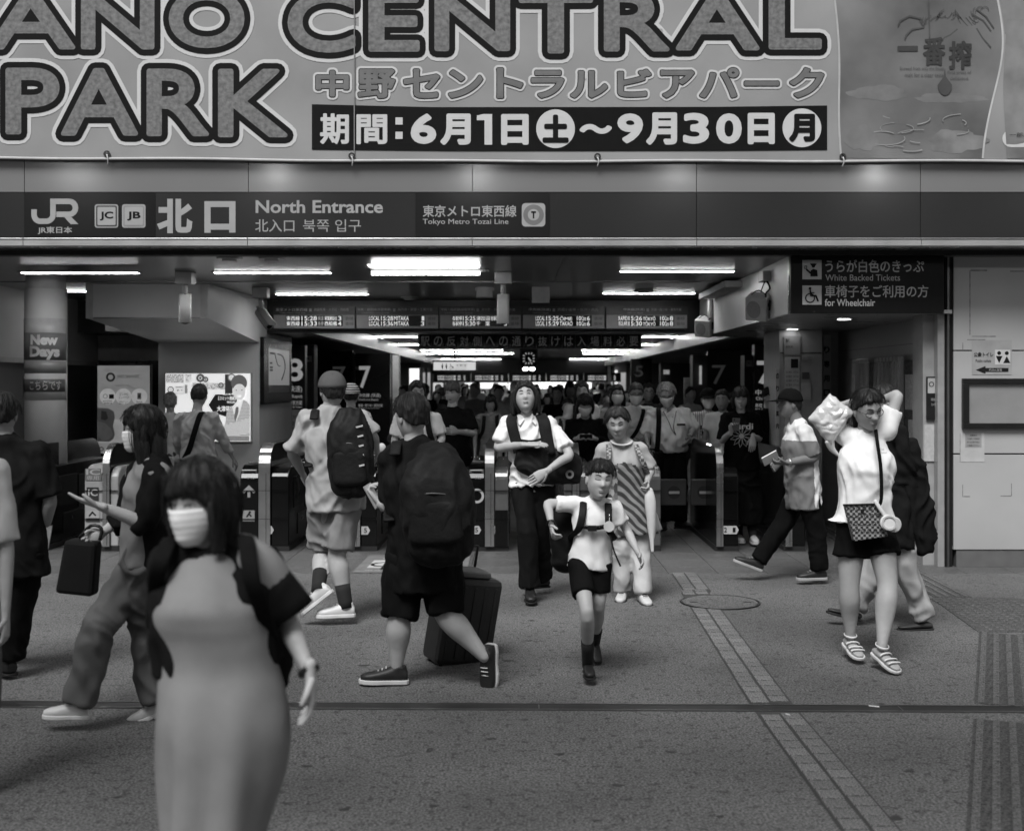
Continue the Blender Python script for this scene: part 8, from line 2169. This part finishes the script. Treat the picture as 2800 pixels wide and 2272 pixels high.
I = person('short woman in sleeveless ruched blouse with dark bob beyond the middle gate',
    pose(1025, 16.0, 1.56, 0.0, 0.2), h=1.56, yaw=0.0, head=(0, -12, 0), hk=1.02, hair='bangs', longhair=('bob', 0.10), hv=0.014, skin=0.3, eyes='closed', collar=True, top=dict(v=0.30, sleeve=0.08, loose=1.05, kind='stripe_z', v2=0.2, scale=16, wr=0.01), bot=dict(v=0.3), shoes=(0.3, 0.3, 'sneaker'), q=1.3)
backpack(I, 'dark backpack straps on the woman in the ruched blouse', v0=0.2, v1=0.9, w=0.11)
I = person('masked woman in black button jacket looking down at her phone beside the young man',
    pj(14.2, hd=(1222, 846, -0.1), nk=(1222, 876), sa=(1190, 886), sb=(1256, 886), ea=(1184, 925), wa=(1205, 916, -0.28), eb=(1264, 925), wb=(1242, 916, -0.28), pv=(1224, 965), ka=(1214, 1040), aa=(1212, 1092), kb=(1234, 1040), ab=(1236, 1092)),
    h=1.62, k=1.05, yaw=0.0, head=(0, -26, 0), hk=1.15, hair='bangs', longhair=('bob', 0.09), hv=0.010, skin=0.32, mask=True, eyes='closed', top=dict(v=0.010, sleeve=1.8, loose=1.25, hem=0.15, name='jacket'), bot=dict(v=0.012), shoes=(0.01, 0.01, 'leather'), hands={'a': dict(curl=1.0, d=(0.7, -0.3, 0.2)), 'b': dict(curl=1.0, d=(-0.7, -0.3, 0.2))}, q=1.2)
phone('', P(1224, 912, 13.86), (0, 0.6, 0.6), (1, 0, 0), 0.02, 'phone held sideways in both hands by the woman in the black jacket')
I = person('woman with glasses, mask and long black hair between the older commuters', pose(1289, 15.6, 1.68, 0.0, 0.2), h=1.68, hk=1.08, hair='part', longhair=('long', 0.26), hv=0.010, skin=0.34, mask=True, glasses=True, top=dict(v=0.3), bot=dict(v=0.03), shoes=(0.02, 0.02, 'leather'), q=1.3)
I = person('grey-templed man in white shirt and chin-high mask behind the elderly woman', pose(1327, 14.9, 1.70, 0.05, 0.3, None, 'belly'), h=1.70, k=1.05, yaw=0.05, head=(0, -14, 0), hk=1.1, hair='short', hv=0.06, skin=0.26, mask=True, glasses=True, eyes='closed', collar=True, top=dict(v=0.58, sleeve=0.9, loose=1.2), bot=dict(v=0.02), shoes=(0.01, 0.01, 'leather'), q=1.3)
tp = I['tp']; tb = thing('crossbody_strap', 'dark diagonal strap across the white shirt of the grey-templed man', 'bag', tuple(tp(0, 0.5, 0.15)))
strap(tb, [tp(0.5, 0.98, 0.03), tp(0.42, 0.88, 0.13), tp(0.0, 0.5, 0.165), tp(-0.7, 0.15, 0.12), tp(-1.0, 0.0, 0.0)], 0.05, M_WEB, I['sd'], 0.006)
I = person('man in flat dark cap, mask and striped top waiting beside the black gate', pose(1478, 14.9, 1.63, 0.0, 0.0, 'belly', 'belly'), h=1.63, hk=1.1, hair='short', skin=0.26, mask=True, glasses=True, hat=('cap', 0.012), top=dict(v=0.25, kind='stripe_x', v2=0.6, scale=12, loose=1.15), bot=dict(v=0.02), shoes=(0.01, 0.01, 'leather'), q=1.3)
st('P\n3', M_LETD, I['root'], 1463, 1471, 889, 909, Y=14.9 - 0.17, bevel=0.03)
I = person('woman with tied hair in white T-shirt glancing left beside the woman with the phone', pose(1510, 14.4, 1.62, -0.35, 0.2), h=1.62, yaw=-0.35, hk=1.08, hair='tied', skin=0.22, top=dict(v=0.66, loose=1.2), bot=dict(v=0.03), shoes=(0.02, 0.3, 'sneaker'), q=1.3)
I = person('girl in white blouse and dark vest with tied hair behind the young man', pose(1185, 17.6, 1.47, 0.1, 0.2), h=1.47, hk=1.15, hair='tied', skin=0.42, collar=True, top=dict(v=0.6, loose=1.1, split=(lambda c, tp: 1 if abs(c.x - tp(0, 0, 0).x) < 0.13 and abs(c.x - tp(0, 0, 0).x) > 0.03 + 0.10 * max(0, (c.z - tp(0, .55, 0).z)) / 0.3 and c.z < tp(0, .97, 0).z else 0, [mat(0.02)])), bot=dict(v=0.02, len=1), shoes=(0.01, 0.01, 'leather'), q=1.5)
I = person('man with side-parted hair in black shirt in the crowd left of the masked phone woman', pose(1163, 19.0, 1.66, 0.0, 0.3), h=1.66, hk=1.05, hair='short', hv=0.03, skin=0.2, top=dict(v=0.010, loose=1.15), bot=dict(v=0.02), shoes=(0.01, 0.01, 'leather'), q=1.6)
I = person('tall centre-parted woman in white T-shirt with dark straps, half hidden in the crowd', pose(1215, 16.0, 1.72, 0.0, 0.3), h=1.72, hk=1.1, hair='part', longhair=('long', 0.2), hv=0.02, skin=0.30, top=dict(v=0.6, loose=1.15), bot=dict(v=0.03), shoes=(0.02, 0.02, 'leather'), q=1.6)
backpack(I, 'dark backpack on the tall woman in the crowd', v0=0.2, v1=0.9, w=0.11)
I = person('dark-haired person with glasses just left of the old man', pose(1354, 17.0, 1.70, 0.0, 0.3), h=1.70, hk=1.1, hair='short', skin=0.16, glasses=True, top=dict(v=0.03), bot=dict(v=0.02), shoes=(0.01, 0.01, 'leather'), q=1.6)
I = person('person in black short-sleeved top and cap half hidden behind the office pier', pose(1603, 14.9, 1.66, 0.5, 0.3), h=1.66, yaw=0.5, hair='short', skin=0.3, hat=('cap', 0.02), top=dict(v=0.010, loose=1.15), bot=dict(v=0.12), shoes=(0.02, 0.02, 'leather'), q=1.5)
I = person('dark-haired commuter passing behind the old man at the right wall', pose(1440, 19.0, 1.66, 0.4, 0.3), h=1.66, yaw=0.4, hair='short', skin=0.3, top=dict(v=0.4), bot=dict(v=0.03), shoes=(0.02, 0.02, 'leather'), q=1.8)

# --- the crowd in the hall: templates, then copies
rng = random.Random(21)
TPL = []
kinds = [('white short-sleeved shirt', dict(v=0.55, loose=1.15), 'short', None, 0.02), ('black T-shirt', dict(v=0.012, loose=1.15), 'short', None, 0.02), ('grey top and long hair', dict(v=0.18, loose=1.1), 'part', ('long', 0.22), 0.015),
         ('pale blouse and bobbed hair', dict(v=0.45, loose=1.1), 'bangs', ('bob', 0.1), 0.015), ('dark jacket', dict(v=0.02, sleeve=1.9, loose=1.2), 'fringe', None, 0.03), ('mid-grey shirt with grey hair', dict(v=0.25, loose=1.2), 'old', None, 0.2), ('bright white T-shirt', dict(v=0.75, loose=1.2), 'short', None, 0.015)]
SPOTS = []
Yc = 20.5
while Yc < 52:
    n = int(4 + (Yc - 19) * 0.09)
    for i in range(n):
        X = -2.4 + 5.2 * (i + 0.5) / n + rng.uniform(-0.35, 0.35)
        SPOTS.append((X, Yc + rng.uniform(-0.6, 0.6)))
    Yc += 1.5 + (Yc - 19) * 0.05
def side_name(X): return 'far left' if X < -1.5 else 'left' if X < -0.5 else 'centre' if X < 0.7 else 'right' if X < 1.8 else 'far right'
def dist_name(Y): return 'front rows' if Y < 21.5 else 'near rows' if Y < 25 else 'middle rows' if Y < 31 else 'far rows' if Y < 39 else 'last rows'
for i, (desc, tdict, hr, lh, hv) in enumerate(kinds):
    back = i % 3 == 1
    I = person('x', pose(1085, 10, 1.66, pi if back else 0.0, 0.45, None, 'phone' if i == 3 else None), h=1.66, yaw=pi if back else 0.0, hk=1.08, hair=hr, longhair=lh, hv=hv, skin=0.40, mask=i in (0, 3), eyes=None,
               top=tdict, bot=dict(v=(0.02, 0.05, 0.03, 0.2, 0.015, 0.1, 0.3)[i]), shoes=(0.03, 0.1, 'leather'), q=2.4)
    TPL.append((I['root'], desc, back))
def copy_tree(o, par=None):
    c = o.copy(); COL.objects.link(c)
    if par is not None: c.parent = par
    for ch in o.children: copy_tree(ch, c)
    return c
CELL = set()
for j, (X, Yq) in enumerate(SPOTS):
    cell = (side_name(X), dist_name(Yq)); free = [q for q in range(len(TPL)) if (cell, q) not in CELL]
    if not free: continue
    i = rng.choice(free); CELL.add((cell, i))
    root, desc, back = TPL[i]
    r = copy_tree(root)
    r.location = (X, Yq, 0); sc2 = rng.uniform(0.89, 1.07)
    r.scale = (sc2 * rng.uniform(0.95, 1.08), sc2, sc2); r.rotation_euler = (0, 0, rng.uniform(-0.7, 0.7))
    r['label'] = 'commuter in %s, %s of the hall crowd, %s' % (desc, side_name(X), dist_name(Yq))
    r['category'] = 'person'; r['group'] = 'crowd walking through the deep hall'
for root, _, _ in TPL:
    for ch in list(root.children):
        for g in list(ch.children): bpy.data.objects.remove(g)
        bpy.data.objects.remove(ch)
    bpy.data.objects.remove(root)
